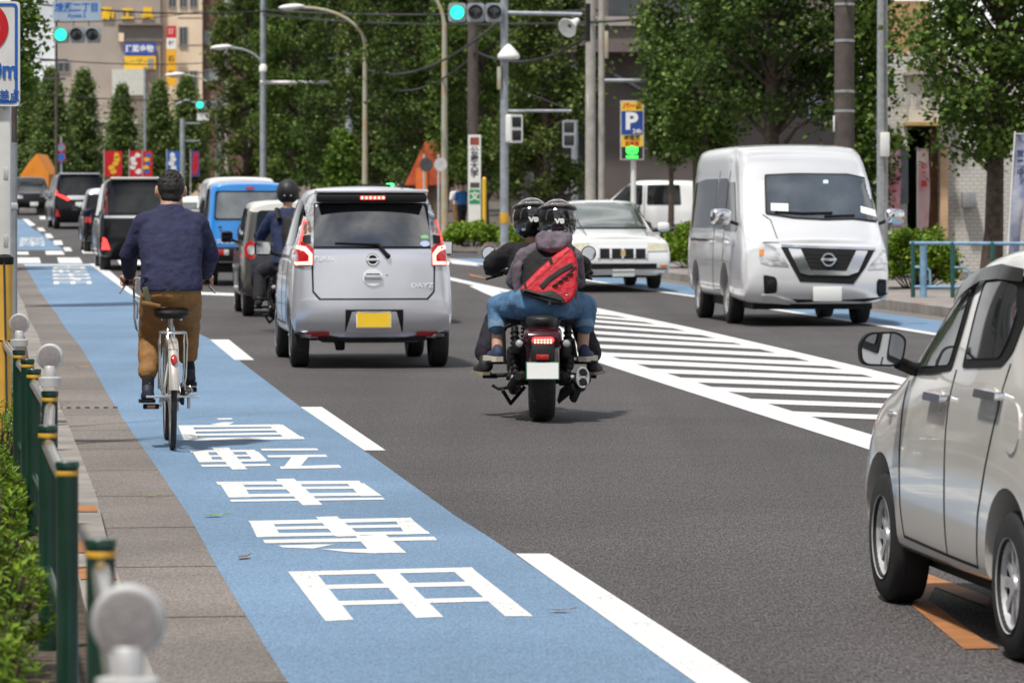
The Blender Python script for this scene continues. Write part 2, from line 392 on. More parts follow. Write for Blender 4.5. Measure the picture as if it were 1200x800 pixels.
# hatched island
up = [(500,320.5),(545,330.5),(600,342.5),(690,361),(800,384.5),(900,408),(1000,432),(1045,443.5),(1140,467),(1320,512)]
lo = [(560,335),(600,352),(640,382),(695,417),(800,450),(900,481),(1017,517),(1140,556)]
U, Lw = gp(*up), gp(*lo)
UB = [(p[0]+.0, p[1]+.0) for p in off(U, -.13)]; UA = off(U, .13); LB, LA = off(Lw, -.16), off(Lw, .16)
hs = quads(UA, UB)+quads(LA, LB)
def yon(line, x):
    for a, b in zip(line, line[1:]):
        if min(a[0], b[0]) <= x <= max(a[0], b[0]): return lerp(a[1], b[1], (x-a[0])/(b[0]-a[0]))
    return None
def cross(line, p, d):
    for a, b in zip(line, line[1:]):
        e = (b[0]-a[0], b[1]-a[1]); den = d[0]*e[1]-d[1]*e[0]
        if abs(den) < 1e-9: continue
        u = ((a[0]-p[0])*d[1]-(a[1]-p[1])*d[0])/-den if False else ((p[0]-a[0])*d[1]-(p[1]-a[1])*d[0])/(e[0]*d[1]-e[1]*d[0])
        if -1e-6 <= u <= 1+1e-6: return (a[0]+e[0]*u, a[1]+e[1]*u)
    return None
# each stripe measured on the photograph: left and right end, thickness (pixels)
def pcross(line, p, q):
    d = (q[0]-p[0], q[1]-p[1]); best = None
    for a, b in zip(line, line[1:]):
        e = (b[0]-a[0], b[1]-a[1]); den = d[0]*e[1]-d[1]*e[0]
        if abs(den) < 1e-9: continue
        u = ((a[0]-p[0])*e[1]-(a[1]-p[1])*e[0])/den; v = ((a[0]-p[0])*d[1]-(a[1]-p[1])*d[0])/den
        if -.001 <= v <= 1.001: best = (p[0]+d[0]*u, p[1]+d[1]*u)
    return best
for x1_, y1_, x2_, y2_, th in ((690,363.5,745,368,2.0), (690,367.3,785,376,2.2), (690,371.8,815,382.5,2.4), (690,377.2,845,389,2.7), (690,383.5,876,396.5,3.0), (690,391,905,404.5,3.4), (693,399,935,411.5,3.8), (699,408,970,421,4.2), (715,418,1000,430.5,4.5), (729,426,1010,439,4.8),
                               (766,437,1040,448,4.8), (807,448,1038,456,4.9), (845,459,1029,466,5.0), (888,473,1026,478,5.2), (937,488,1023,491.5,5.4), (990,504,1020,505.5,5.6), (1045,521,1080,522,6), (1105,540,1140,541,6)):
    q = [pcross(lo, (x1_, y1_), (x2_, y2_)), pcross(up, (x1_, y1_), (x2_, y2_)), pcross(up, (x1_, y1_-th), (x2_, y2_-th)), pcross(lo, (x1_, y1_-th), (x2_, y2_-th))]
    if all(q) and q[1][0] > q[0][0]: hs.append(gp(*q))
sheet('hatched_island', hs, .0030, M_white, stag=.00003)
# orange turn marking beside the hatch
oo = [[(1069,710),(1083,671),(1160,700),(1158,712),(1096,688),(1088,703)], [(1069,710),(1088,703),(1152,750),(1172,760),(1130,761)], [(1130,330),(1150,334),(1152,336),(1128,332)]]
sheet('orange_lane_marking', [gp(*q) for q in oo[:2]], .0032, M_orange, stag=.0003)
sheet('faded_orange_marking', [gp((548,321),(566,325),(572,328),(552,324))], .011, M_orange)
# painted characters, traced on the photograph in pixels of an enlarged crop
def ch(*polys): return [[(200+x/2.424, 470+y/2.424) for x, y in p] for p in polys]
K_yo = ch([(333,485),(410,484),(520,622),(440,626)], [(570,480),(640,480),(775,614),(697,617)], [(795,477),(855,475),(1030,612),(950,612)],
          [(333,485),(856,473),(868,485),(345,497)], [(432,523),(845,514),(855,526),(442,535)], [(475,569),(895,558),(905,570),(485,581)])
K_sen = ch([(220,341),(682,332),(692,342),(232,352)], [(225,345),(290,345),(313,385),(245,388)], [(640,342),(690,341),(735,377),(668,380)], [(412,330),(472,328),(540,384),(470,386)],
           [(295,358),(672,351),(682,359),(302,366)], [(240,377),(730,370),(737,378),(247,387)], [(262,395),(748,386),(757,396),(268,405)], [(525,384),(610,380),(670,432),(570,433)],
           [(305,411),(420,408),(465,408),(405,420),(318,417)], [(425,421),(570,421),(585,434),(500,430)])
K_sha = ch([(128,230),(535,227),(543,236),(135,239)], [(140,236),(205,236),(228,274),(165,275)], [(500,234),(548,234),(600,270),(540,271)], [(298,222),(350,221),(432,296),(375,297)],
           [(195,246),(512,243),(518,250),(200,253)], [(165,266),(585,260),(595,269),(170,274)], [(168,281),(602,275),(609,281),(172,287)])
K_ten = ch([(52,141),(238,139),(243,145),(57,147)], [(117,133),(165,133),(218,195),(175,196)], [(62,145),(105,145),(122,172),(80,174)], [(212,144),(248,144),(275,170),(235,171)],
           [(105,155),(225,153),(230,158),(108,160)], [(78,168),(265,165),(272,172),(82,175)], [(85,182),(280,179),(286,185),(90,188)],
           [(255,136),(415,135),(421,141),(260,142)], [(273,155),(440,153),(446,160),(278,161)], [(345,158),(393,158),(366,190),(318,192)], [(310,187),(478,182),(487,191),(312,194)])
K_ji = ch([(130,50),(172,49),(176,53),(135,54)], [(112,67),(150,61),(182,61),(160,70)], [(20,70),(310,67),(318,74),(27,76)], [(22,72),(62,71),(80,111),(37,112)], [(278,69),(318,68),(378,108),(328,110)],
          [(58,82),(322,78),(328,84),(64,88)], [(68,94),(338,90),(345,96),(74,100)], [(37,106),(375,102),(382,109),(42,113)])
allk = [gp(*p) for k in (K_yo, K_sen, K_sha, K_ten, K_ji) for p in k]
sheet('lane_lettering', allk, .0034, M_white, stag=.00003)
# the same characters again further along the lane
def move(polys, x, y, sx, sy):
    cx = sum(q[0] for p in polys for q in p)/sum(len(p) for p in polys); cy = sum(q[1] for p in polys for q in p)/sum(len(p) for p in polys)
    return [[(x+(q[0]-cx)*sx-(q[1]-cy)*.0, y+(q[1]-cy)*sy) for q in p] for p in polys]
c1 = G(82, 321.5); c2 = G(37, 283)
sheet('far_lane_lettering', move(allk, c1.x, c1.y, .92, 1.0), .0036, M_white, stag=.00003)
sheet('distant_lane_lettering', move(allk, c2.x, c2.y, .9, .95), .0036, M_white, stag=.00003)
# kerbs and pavements
def raised(name, l1, l2, h, m):
    mb = MB(); n = len(l1)
    for i in range(n): 
        for (x, y) in (l1[i], l2[i]): mb.v.append((x, y, gz(y)-.15)); mb.v.append((x, y, gz(y)+h))
    for i in range(n-1):
        a = 4*i; b = a+4; mb.f += [(a+1, b+1, b+3, a+3), (a, b, b+1, a+1), (a+2, a+3, b+3, b+2)]; mb.m += [0]*3
    mb.f += [(0, 1, 3, 2), (4*n-4, 4*n-2, 4*n-1, 4*n-3)]; mb.m += [0]*2
    o = mb.build(name, m, None, 0); tag(o, kind='structure'); return o
KLn = [p for p in KL if p[1] < 101]
raised('left_kerb', KLn, off(KLn, .15), .13, M_kerb)
raised('left_planting_bed', off(KLn, .152), off(KLn, 1.1), .10, mat('planting_soil', (.075, .055, .04), .95, var=.5, scale=14, bump=.8, bscale=30))
raised('left_pavement', off(KLn, 1.102), off(KLn, 4.5), .125, M_pave)
KLf = [p for p in KL if p[1] > 108]
raised('far_left_kerb', KLf, off(KLf, .15), .13, M_kerb)
raised('far_left_pavement', off(KLf, .152), off(KLf, 4.5), .125, M_pave)
RKn = [p for p in RK if p[1] < 99] 
raised('right_kerb', RKn, off(RKn, -.16), .14, M_kerb)
raised('right_pavement', off(RKn, -.162), off(RKn, -4.2), .13, M_pave)
RKf = [p for p in RK if p[1] > 99]
raised('far_right_kerb', RKf, off(RKf, -.16), .14, M_kerb)
raised('far_right_pavement', off(RKf, -.162), off(RKf, -5), .13, M_pave)
# orange paint on the left kerb and near the van
kb = [G(96, 600, .13), G(104, 648, .13)]
mb = MB()
for p, l in ((kb[0], .35), (kb[1], .55), (kb[1]+Vector((.25, -1.1, 0)), .5)):
    x = xat(KL, p.y); tt = .14
    mb.poly([(x-.145, p.y, .134), (x-.01, p.y, .134), (x-.01-l*tt, p.y+l, .134), (x-.145-l*tt, p.y+l, .134)])
tag(mb.build('orange_kerb_paint', M_orange, None, 0), kind='structure')
mb = MB()
for y in (51.5, 55.0, 72.0):
    mb.poly([(xat(RK, y)+.01, y, gz(y)+.144), (xat(RK, y)+.15, y, gz(y)+.144), (xat(RK, y+1.2)+.15, y+1.2, gz(y+1.2)+.144), (xat(RK, y+1.2)+.01, y+1.2, gz(y+1.2)+.144)])
tag(mb.build('right_orange_kerb_paint', M_orange, None, 0), kind='structure')

# ================================================================= VEHICLES
def paint(name, c, metal=.0, rough=.28, coat=.7): return mat(name, c, rough, metal, var=.03, scale=2, coat=coat)
M_rub = mat('tyre_rubber', (.018, .018, .019), .75, var=.25, scale=20)
M_blk = mat('black_plastic', (.009, .009, .0095), .55, var=.2, scale=10, spec=.28)
M_under = mat('dark_underbody', (.010, .010, .011), .8, var=.3, scale=8)
M_glass = mat('dark_car_glass', (.010, .012, .013), .03, var=0, spec=.55, ior=1.48)
M_glass2 = mat('pale_windscreen_glass', (.10, .12, .115), .04, var=.3, scale=2.0, spec=1, ior=2.0)
M_glass3 = mat('van_windscreen_glass', (.055, .065, .07), .03, var=.5, scale=2.4, spec=1, ior=1.9)
M_chrome = mat('chrome', (.75, .76, .78), .12, 1, var=0)
M_alloy = mat('silver_alloy', (.62, .62, .63), .3, .5, var=.06)
M_badge = mat('bright_badge_metal', (.86, .87, .88), .25, .2, var=0)
M_steel = mat('galvanised_steel', (.42, .43, .44), .45, .7, var=.15, scale=12)
M_red = mat('red_lamp_lens', (.45, .01, .012), .15, var=0, coat=1)
M_redlit = mat('lit_red_lamp', (.5, .02, .02), .2, var=0, emit=(1, .035, .03), estr=2.6)
M_redhot = mat('lit_brake_core', (.6, .1, .08), .2, var=0, emit=(1, .30, .22), estr=3.5)
M_clear = mat('clear_lamp_lens', (.16, .165, .17), .10, .3, c2=(.80, .81, .82), scale=11, coat=1)
M_amber = mat('amber_lamp_lens', (.75, .25, .03), .2, var=0, coat=1)
M_amberlit = mat('lit_amber_lamp', (.8, .3, .05), .2, var=0, emit=(1, .45, .06), estr=4)
M_plate = mat('white_number_plate', (.80, .82, .80), .4, var=.02)
M_plateY = mat('yellow_number_plate', (.86, .56, .02), .4, var=.04)
M_pgreen = mat('plate_border_green', (.03, .16, .08), .4, var=0)
M_seam = mat('panel_gap', (.012, .012, .013), .9, var=0)
M_mirror = mat('mirror_glass', (.55, .57, .6), .02, 1, var=0)
M_int = mat('car_seat_fabric', (.03, .03, .033), .9, var=.2)

def bodymesh(st, cuts, name, sub=2):
    """loft half sections into a closed, subdivided body, then cut the wheel wells"""
    vs = []; fs = []; NP = 12; cf = (.9, .45, 0, -.45, -.9)
    for s in st:
        y0, y1, y2, y3 = s['y']; zb, ze, zr = s['z']; ws, wm, wb, wr = s['w']; zm = s.get('zm', lerp(zb, ze, .5)); cr_ = s.get('cr', .03)
        h = [(0, y0, zb), (ws*.6, y0, zb), (ws, y0, zb+.015), (lerp(ws, wm, .8), lerp(y0, y1, .7), zb+.10), (wm, y1, zm), (lerp(wm, wb, .35), lerp(y1, y2, .8), ze-.07), (wb, y2, ze+.01),
             (lerp(wb, wr, .55), lerp(y2, y3, .55), lerp(ze, zr, .55)), (wr, lerp(y2, y3, .93), zr-.075), (wr*.90, y3, zr-.02), (wr*.55, y3, zr), (0, y3, zr+cr_*.3)]
        s['h'] = h; o = len(vs); vs += h; vs += [(-p[0], p[1], p[2]) for p in h[1:-1]]
    M = NP+NP-2
    ring = list(range(NP))+list(range(M-1, NP-1, -1))
    for i in range(len(st)-1):
        for j in range(M):
            a, b = ring[j], ring[(j+1) % M]; fs.append((i*M+a, i*M+b, (i+1)*M+b, (i+1)*M+a))
    for e, bul, rev in ((0, -st[0].get('bul', .05), 0), (len(st)-1, st[-1].get('bul', .05), 1)):
        rows = []; s = st[e]
        for j in range(1, NP-1):
            x, y, z = s['h'][j]; r = [e*M+j]
            for c in cf: r.append(len(vs)); vs.append((x*c, y+bul*(1-c*c)*.7+bul*.3, z))
            r.append(e*M+NP-1+j); rows.append(r)
        for j in range(len(rows)-1):
            for k in range(len(cf)+1):
                q = (rows[j][k], rows[j][k+1], rows[j+1][k+1], rows[j+1][k]); fs.append(q[::-1] if rev else q)
        for rw, tip in ((rows[0], e*M), (rows[-1], e*M+NP-1)):
            for k in range(len(cf)+1): fs.append((rw[k], rw[k+1], tip))
    me = bpy.data.meshes.new(name); me.from_pydata(vs, [], fs)
    bm = bmesh.new(); bm.from_mesh(me); bmesh.ops.recalc_face_normals(bm, faces=bm.faces[:]); bm.to_mesh(me); bm.free()
    me = evalmesh(me, [('SUBSURF', dict(levels=sub, render_levels=sub))])
    if cuts:
        mb = MB()
        for y, r, x0, x1 in cuts:
            for sg in (1, -1): mb.lathe([(1e-4, min(x0, x1)), (r, min(x0, x1)), (r, max(x0, x1)), (1e-4, max(x0, x1))] if sg > 0 else [(1e-4, -max(x0, x1)), (r, -max(x0, x1)), (r, -min(x0, x1)), (1e-4, -min(x0, x1))], (0, y, r*.96), (1, 0, 0), 36)
        cm = mb.mesh('cut'); b2 = bmesh.new(); b2.from_mesh(cm); bmesh.ops.recalc_face_normals(b2, faces=b2.faces[:]); b2.to_mesh(cm); b2.free()
        me.materials.append(M_seam); cm.materials.append(M_under)
        co = bpy.data.objects.new('cut', cm); col.objects.link(co)
        me = evalmesh(me, [('BOOLEAN', dict(operation='DIFFERENCE', solver='EXACT', object=co, material_mode='TRANSFER'))], name)
        bpy.data.objects.remove(co)
    return me
AX = {'rear': (0, 2, (0, 1, 0), 1), 'front': (0, 2, (0, -1, 0), 1), 'left': (1, 2, (1, 0, 0), 0), 'right': (1, 2, (-1, 0, 0), 0), 'top': (0, 1, (0, 0, -1), 2)}
class Car:
    def __init__(s, name, label, cat, loc, rz, scale, st, body, group=None, wheels=(), r=.29, tw=.17, xw=.68, cutr=None, rimkind=6, sub=2, top=None, topz=9, lower=None, lowz=0):
        s.o = thing(name, label, cat, (loc[0], loc[1], gz(loc[1])), rz, group)
        s.o.scale = (scale,)*3
        s.T = Matrix.Translation(s.o.location) @ Matrix.Rotation(rz, 4, 'Z') @ Matrix.Scale(scale, 4); s.Ti = s.T.inverted()
        cut = [(y, (cutr or r*1.17), xw-tw-.08, xw+.6) for y in wheels]
        me = bodymesh(st, cut, 'body'); s.L = max(st[-1]['y'])
        me.materials.clear()
        mats = [body, M_under]+([top] if top else [])+([lower] if lower else [])
        if top or lower:
            for p in me.polygons:
                if p.material_index == 0:
                    if top and p.center.z > topz: p.material_index = 2
                    elif lower and p.center.z < lowz: p.material_index = len(mats)-1
        s.body = link('body', me, mats, s.o, 45)
        s.bvh = BVHTree.FromPolygons([v.co for v in me.vertices], [list(p.vertices) for p in me.polygons])
        for y in wheels:
            for sg in (1, -1): s.wheel((sg*xw, y, r), r, tw, sg, rimkind)
    def wheel(s, c, r, tw, sg, kind):
        mb = MB(); w = tw
        mb.lathe([(r*.60, 0), (r*.90, 0), (r*.975, -.015), (r, -.035), (r, -w+.035), (r*.97, -w+.01), (r*.60, -w), (r*.60, 0)], c, (sg, 0, 0), 40)
        for k in (.3, .5, .7): mb.lathe([(r*1.0, -w*k-.004), (r*1.004, -w*k), (r*1.0, -w*k+.004)], c, (sg, 0, 0), 40)
        t = mb.build('wheel', M_rub, s.o, 50)
        mb = MB()
        mb.lathe([(r*.62, -.004), (r*.645, .004), (r*.60, -.012), (r*.56, -.03)], c, (sg, 0, 0), 36)
        mb.lathe([(.001, -.012), (r*.13, -.012), (r*.15, -.02), (r*.15, -.05)], c, (sg, 0, 0), 20)
        n = kind*2 if kind > 4 else 8; C_ = Vector(c)
        for k in range(n):
            a = 2*math.pi*k/n; d = Vector((0, math.cos(a), math.sin(a))); e = Vector((0, -math.sin(a), math.cos(a)))
            q = [C_+d*r*.10+e*r*.05, C_+d*r*.10-e*r*.05, C_+d*r*.61-e*r*.075, C_+d*r*.61+e*r*.075]
            mb.prism([p+Vector((sg*-.022, 0, 0)) for p in q], (sg*-.014, 0, 0))
        mb.build('rim', M_alloy, t, 35)
        MB().lathe([(.001, -.05), (r*.60, -.05), (r*.62, -.03)], c, (sg, 0, 0), 24).build('brake_disc', M_under, t, 30)
    # pixel -> local coordinates on the body
    def px(s, pts, view):
        ai, bi, d, di = AX[view]; out = []
        for x, y in pts:
            ro = s.Ti @ Vector(cam.location); rd = (s.Ti.to_3x3() @ Vector(((x-600)/F, 1, -(y-HZ)/F))).normalized()
            h = s.bvh.ray_cast(ro, rd)
            if h[0] is None:
                t = -ro.dot(rd); best = None
                t = (Vector((0, 1.0 if view != 'rear' else 0, .8))-ro).dot(rd); p = ro+rd*t; p = s.bvh.find_nearest(p)[0]
            else: p = h[0]
            out.append((p[ai], p[bi]))
        return out
    def patch(s, name, poly, view, m, off=.004, parent=None, step=.07, r=0, skirt=.012, sx=1, raw=False):
        """a piece that hugs the body: outline in a plane view, dropped on to the surface"""
        ai, bi, d, di = AX[view]; d = Vector(d)
        if r: poly = rr(poly, r)
        bm = bmesh.new(); bm.faces.new([bm.verts.new((a*(sx if ai == 0 else 1), b, 0)) for a, b in poly])
        xs = [p[0]*(sx if ai == 0 else 1) for p in poly]; ysn = [p[1] for p in poly]
        for ax_, lo_, hi_ in ((0, min(xs), max(xs)), (1, min(ysn), max(ysn))):
            n = int((hi_-lo_)/step)
            for i in range(1, n+1):
                co = [0, 0, 0]; no = [0, 0, 0]; co[ax_] = lo_+(hi_-lo_)*i/(n+1); no[ax_] = 1
                bmesh.ops.bisect_plane(bm, geom=bm.verts[:]+bm.edges[:]+bm.faces[:], plane_co=co, plane_no=no)
        bad = 0
        for v in bm.verts:
            o = Vector((0, 0, 0)); o[ai] = v.co.x; o[bi] = v.co.y; o[di] = (s.L*.5 if view in ('rear', 'front') else 0)
            o = o-d*8
            h = s.bvh.ray_cast(o, d)
            if h[0] is None:
                o2 = o+d*(8-s.L*.5 if view in ('rear', 'front') else 7.4); h = s.bvh.find_nearest(o2)
            nn = h[1]; nn = -nn if nn.dot(d) > 0 else nn
            v.co = h[0]-d*off*.55+nn*off*.6
        bm.normal_update()
        be = [e for e in bm.edges if len(e.link_faces) == 1]
        if skirt:
            g = bmesh.ops.extrude_edge_only(bm, edges=be)
            for v in [q for q in g['geom'] if isinstance(q, bmesh.types.BMVert)]: v.co += d*(off+skirt)
        bmesh.ops.recalc_face_normals(bm, faces=bm.faces[:])
        me = bpy.data.meshes.new(name); bm.to_mesh(me); bm.free()
        return link(name, me, m, parent or s.o, 40)
    def both(s, name, poly, m, **kw):
        return [s.patch(name, poly, v, m, **kw) for v in ('left', 'right')]
    def hit(s, a, b, view):
        ai, bi, d, di = AX[view]; d = Vector(d); o = Vector((0, 0, 0)); o[ai] = a; o[bi] = b; o[di] = s.L*.5 if view in ('rear', 'front') else 0
        h = s.bvh.ray_cast(o-d*8, d); return (h[0], h[1]) if h[0] is not None else (o, -d)
    def letters(s, txt, a, b, view, size, m, parent, sx=1.0, ext=.002):
        p, n = s.hit(a, b, view)
        me = textmesh(txt, size, ext, sx=sx)
        o = link('lettering', me, m, parent, 0); o.location = p+n*.005
        tilt = math.atan2(n.z, math.hypot(n.x, n.y))
        o.rotation_euler = (R(90)-tilt, 0, 0) if view == 'rear' else (R(90)-tilt, 0, R(180))
        return o
    def mirror(s, sg, c, size, m, arm=None, face=-1):
        mb = MB(); mb.box((0, 0, 0), size, b=min(size)*.35)
        o = mb.build('wing_mirror', m, s.o, 60); o.location = c
        mb2 = MB(); mb2.box((0, face*(size[1]/2+.002), 0), (size[0]*.84, .006, size[2]*.80), b=.002); mb2.build('mirror_glass', M_mirror, o, 0)
        mb3 = MB(); mb3.tube([(-sg*size[0]*.45, 0, -size[2]*.3), (-sg*(size[0]*.5+.13), .03, -size[2]*.55)], .022, 8); mb3.build('mirror_arm', M_blk, o, 40)
        return o
    def plate(s, a, b, view, wd, ht, m, border=None, tilt=0):
        p, n = s.hit(a, b, view); d = -1 if view == 'rear' else 1
        mb = MB(); mb.box((0, 0, 0), (wd, .012, ht), b=.004)
        o = mb.build('number_plate', border or m, s.o, 30); o.location = (a, p.y+d*.018, b); o.rotation_euler = (tilt, 0, 0)
        if border: MB().box((0, d*.0075, 0), (wd-.018, .004, ht-.018)).build('plate_face', m, o, 0)
        return o
def S_(y, z, w, **k): return dict(y=y if isinstance(y, tuple) else (y,)*4, z=z, w=w, **k)
HEAD = R(6.6)
# ---- the silver kei hatchback in front, seen from behind
p = Vector((XP(437, 36.1), 36.1))
st = [S_((.13, .02, .10, .34), (.29, 1.10, 1.695), (.60, .735, .66, .50), bul=.06, zm=.55),
      S_((.13, .09, .16, .38), (.27, 1.10, 1.70), (.70, .772, .70, .54), zm=.55),
      S_((.55, .55, .55, .65), (.26, 1.10, 1.715), (.72, .775, .715, .575), zm=.6),
      S_(1.6, (.26, 1.08, 1.72), (.72, .775, .72, .585), zm=.6),
      S_((2.3, 2.3, 2.4, 2.05), (.26, 1.05, 1.69), (.72, .775, .72, .57), zm=.6),
      S_((2.8, 2.8, 2.85, 2.65), (.26, 1.02, 1.13), (.72, .77, .70, .62), zm=.6),
      S_((3.2, 3.3, 3.2, 3.1), (.26, .95, 1.05), (.70, .75, .66, .58), zm=.55),
      S_((3.42, 3.5, 3.42, 3.35), (.28, .86, .95), (.60, .66, .58, .5), zm=.5, bul=.06)]
M_silver = paint('silver_metallic_paint', (.72, .73, .78), .62, .27)
DZ = Car('silver_hatchback', 'silver kei hatchback with lit brake lights and yellow plate, nearest car in the queue', 'car', p, HEAD, 1.0, st, M_silver, None, (.52, 3.02), .292, .172, .745, .345)
def dpx(*q): return DZ.px(q, 'rear')
def X(px_): return (px_-437)/124.6
def Zz(py_): return 1.5-(py_-245)/124.6
def dz(*q): return [(X(a), Zz(b)) for a, b in q]
DZ.patch('window_surround', dz((370,238),(503,238),(512,291.5),(362,291.5)), 'rear', M_blk, off=.004, r=.02)
rw = DZ.patch('rear_window', dz((373,240.5),(500,240.5),(508,289),(366.5,289)), 'rear', mat('reflecting_rear_glass', (.022, .024, .026), .02, var=.5, scale=3, spec=1, ior=1.85), off=.009, r=.03)
# spoiler with high brake light
mb = MB(); sp = dz((369,230),(505,230)); 
mb.box((0, .205, 1.655), (1.07, .20, .035), Matrix.Rotation(R(-9), 3, 'X'), b=.014)
spo = mb.build('roof_spoiler', M_silver, DZ.o, 40)
MB().box((0, .165, 1.602), (1.04, .13, .075), b=.02).build('spoiler_underside', M_blk, spo, 40)
MB().box((.005, .093, 1.606), (.235, .014, .032), b=.005).build('brake_light', M_redlit, spo, 30)
mb = MB()
for k in range(6): mb.ell((-.095+k*.04, .086, 1.606), (.012, .006, .012))
mb.build('brake_lamp_bulb', M_redhot, spo, 60)
DZ.patch('rear_bumper', [(-.715, .30), (-.712, .50), (-.70, .63), (-.60, .655), (-.5, .64), (.5, .64), (.60, .655), (.70, .63), (.712, .50), (.715, .30)], 'rear', M_silver, off=.030, r=.04, skirt=.02, step=.06)
DZ.patch('tailgate_gap', [*dz((365.3,311),(366.0,342)), *dz((374,351.4),(502,351.4)), *dz((510,342),(511,311),(509,311),(508.2,341),(500.5,349.4),(375.5,349.4),(368,341),(367.5,311))], 'rear', M_seam, off=.002, step=.05)
for sg in (-1, 1):
    L1 = [(-.535, 1.555), (-.615, 1.545), (-.66, 1.30), (-.72, 1.10), (-.735, 1.02), (-.73, .965), (-.555, .965), (-.553, 1.14), (-.548, 1.30)]
    tl = DZ.patch('tail_light', [(sg*-a, b) for a, b in L1], 'rear', M_clear, off=.014, r=.02, skirt=.03)
    DZ.patch('lamp_lens', [(sg*-a, b) for a, b in [(-.66, 1.19), (-.722, 1.10), (-.738, 1.02), (-.728, .967), (-.558, .967), (-.556, 1.13), (-.60, 1.165)]], 'rear', M_red, off=.019, parent=tl, step=.05)
    DZ.patch('lamp_lens', [(sg*-a, b) for a, b in [(-.617, 1.40), (-.621, 1.40), (-.648, 1.28), (-.676, 1.17), (-.670, 1.165), (-.643, 1.28)]], 'rear', M_redlit, off=.02, parent=tl, step=.05)
    DZ.patch('lamp_core', [(sg*-a, b) for a, b in [(-.700, 1.125), (-.635, 1.10), (-.597, 1.06), (-.60, 1.005), (-.72, 1.0), (-.715, .975), (-.568, .975), (-.566, 1.075), (-.62, 1.14), (-.69, 1.155)]], 'rear', M_redhot, off=.022, parent=tl, step=.05)
    DZ.patch('reverse_lamp', [(sg*-a, b) for a, b in [(-.575, 1.385), (-.625, 1.375), (-.635, 1.27), (-.57, 1.28)]], 'rear', M_amber if sg == 9 else mat('smoked_lamp', (.30, .16, .12), .2, var=.3, coat=1), off=.018, parent=tl)
    DZ.patch('reverse_lamp', [(sg*-a, b) for a, b in [(-.575, 1.255), (-.64, 1.245), (-.655, 1.16), (-.575, 1.175)]], 'rear', M_blk, off=.018, parent=tl)
    DZ.patch('bumper_reflector', [(sg*a, b) for a, b in dz((488,387.2),(512,387.2),(518,391.6),(488,391.6))], 'rear', M_red, off=0.041)
rec = DZ.patch('plate_recess', dz((404.5,362.5),(472,362.5),(472,387),(404.5,387)), 'rear', M_blk, off=0.037)
DZ.patch('recess_panel', dz((412,365),(464,365),(470.5,387.2),(404.8,387.2)), 'rear', M_silver, off=0.043, parent=rec)
pl = DZ.plate(.002, .462, 'rear', .33, .155, M_plateY, M_plate, R(-6)); pl.location.y -= .035
DZ.patch('lower_lip', dz((346,392),(530,392),(526,398.6),(350,398.6)), 'rear', M_silver, off=0.055, r=.015)
mb = MB()
mb.box((0, .30, .295), (1.02, .5, .07), b=.02); mb.box((-.28, .42, .22), (.09, .09, .12), b=.02); mb.cyl((-.3, .2, .22), (-.3, .5, .22), .03)
mb.tube([(-.72, .52, .29), (.72, .52, .29)], .04, 10)
mb.build('rear_underside', M_under, DZ.o, 30)
wp = MB(); pv = DZ.hit(X(455), Zz(300), 'rear')[0]; pe = DZ.hit(X(443), Zz(286), 'rear')[0]; pf = DZ.hit(X(393), Zz(284.5), 'rear')[0]; dd = Vector((0, -.025, 0))
wp.tube([pv+dd, (pe+dd*1.3), ], [.02, .013], 8); wp.tube([pe+dd*1.3, pf+dd], [.011, .007], 8); wp.ell(pv+dd*.7, .024)
wp.build('rear_wiper', M_blk, DZ.o, 50)
em, en = DZ.hit(X(437), Zz(304.5), 'rear')
mb = MB(); mb.lathe([(.042, -.006), (.044, .006), (.054, .006), (.056, -.006)], em+en*.008, en, 28); mb.box(em+en*.012, (.125, .012, .022), b=.004)
mb.build('round_badge', M_badge, DZ.o, 40); MB().lathe([(.001, 0), (.060, 0), (.060, .003), (.001, .003)], em+en*.003, en, 28).build('badge_base', M_blk, DZ.o, 40)
hm, hn = DZ.hit(X(437), Zz(325), 'rear')
DZ.patch('handle_recess', [(X(437)+.095*math.cos(t)*1, Zz(325)+.080*math.sin(t)) for t in [R(i*20) for i in range(18)]], 'rear', M_badge, off=.012); DZ.patch('handle_shadow_gap', [(X(437)-.075, Zz(325)-.012), (X(437)+.075, Zz(325)-.012), (X(437)+.065, Zz(325)+.035), (X(437)-.065, Zz(325)+.035)], 'rear', M_blk, off=.017)
hp = MB(); hp.box(hm+hn*.022+Vector((0, 0, .0)), (.17, .03, .045), b=.012); hp.build('tailgate_handle', M_silver, DZ.o, 40)
MB().ell(DZ.hit(X(453.5), Zz(322), 'rear')[0], (.012, .01, .012)).build('key_lock', M_chrome, DZ.o, 60)
DZ.letters('TURBO', X(382), Zz(303), 'rear', .062, M_badge, DZ.body, 1.2)
DZ.letters('DAYZ', X(495), Zz(334.5), 'rear', .060, M_badge, DZ.body, 1.35)
DZ.patch('window_sticker', [(X(499)+.045*math.cos(R(i*24)), Zz(286)+.027*math.sin(R(i*24))) for i in range(15)], 'rear', mat('pale_blue_sticker', (.45, .55, .80), .5, var=.1), off=.012, parent=rw)
DZ.patch('window_sticker', [(X(499)+.04*math.cos(R(i*24)), Zz(278)+.018*math.sin(R(i*24))) for i in range(15)], 'rear', mat('green_sticker', (.25, .55, .25), .5, var=.1), off=.012, parent=rw)
DZ.both('side_window', [(.50, 1.16), (.55, 1.52), (1.0, 1.585), (2.05, 1.58), (2.30, 1.45), (2.62, 1.14)], M_glass, off=.008, r=.06)
DZ.both('door_gap', strip([(1.62, 1.12), (1.62, .5), (1.5, .42)], .014), M_seam, off=.002); DZ.both('door_gap', strip([(.86, 1.12), (.84, .8), (.92, .5), (1.1, .40), (2.6, .40), (2.66, 1.1)], .014), M_seam, off=.002)
for sg in (-1, 1): DZ.mirror(sg, (sg*.91, 2.42, 1.11), (.17, .10, .15), M_blk)
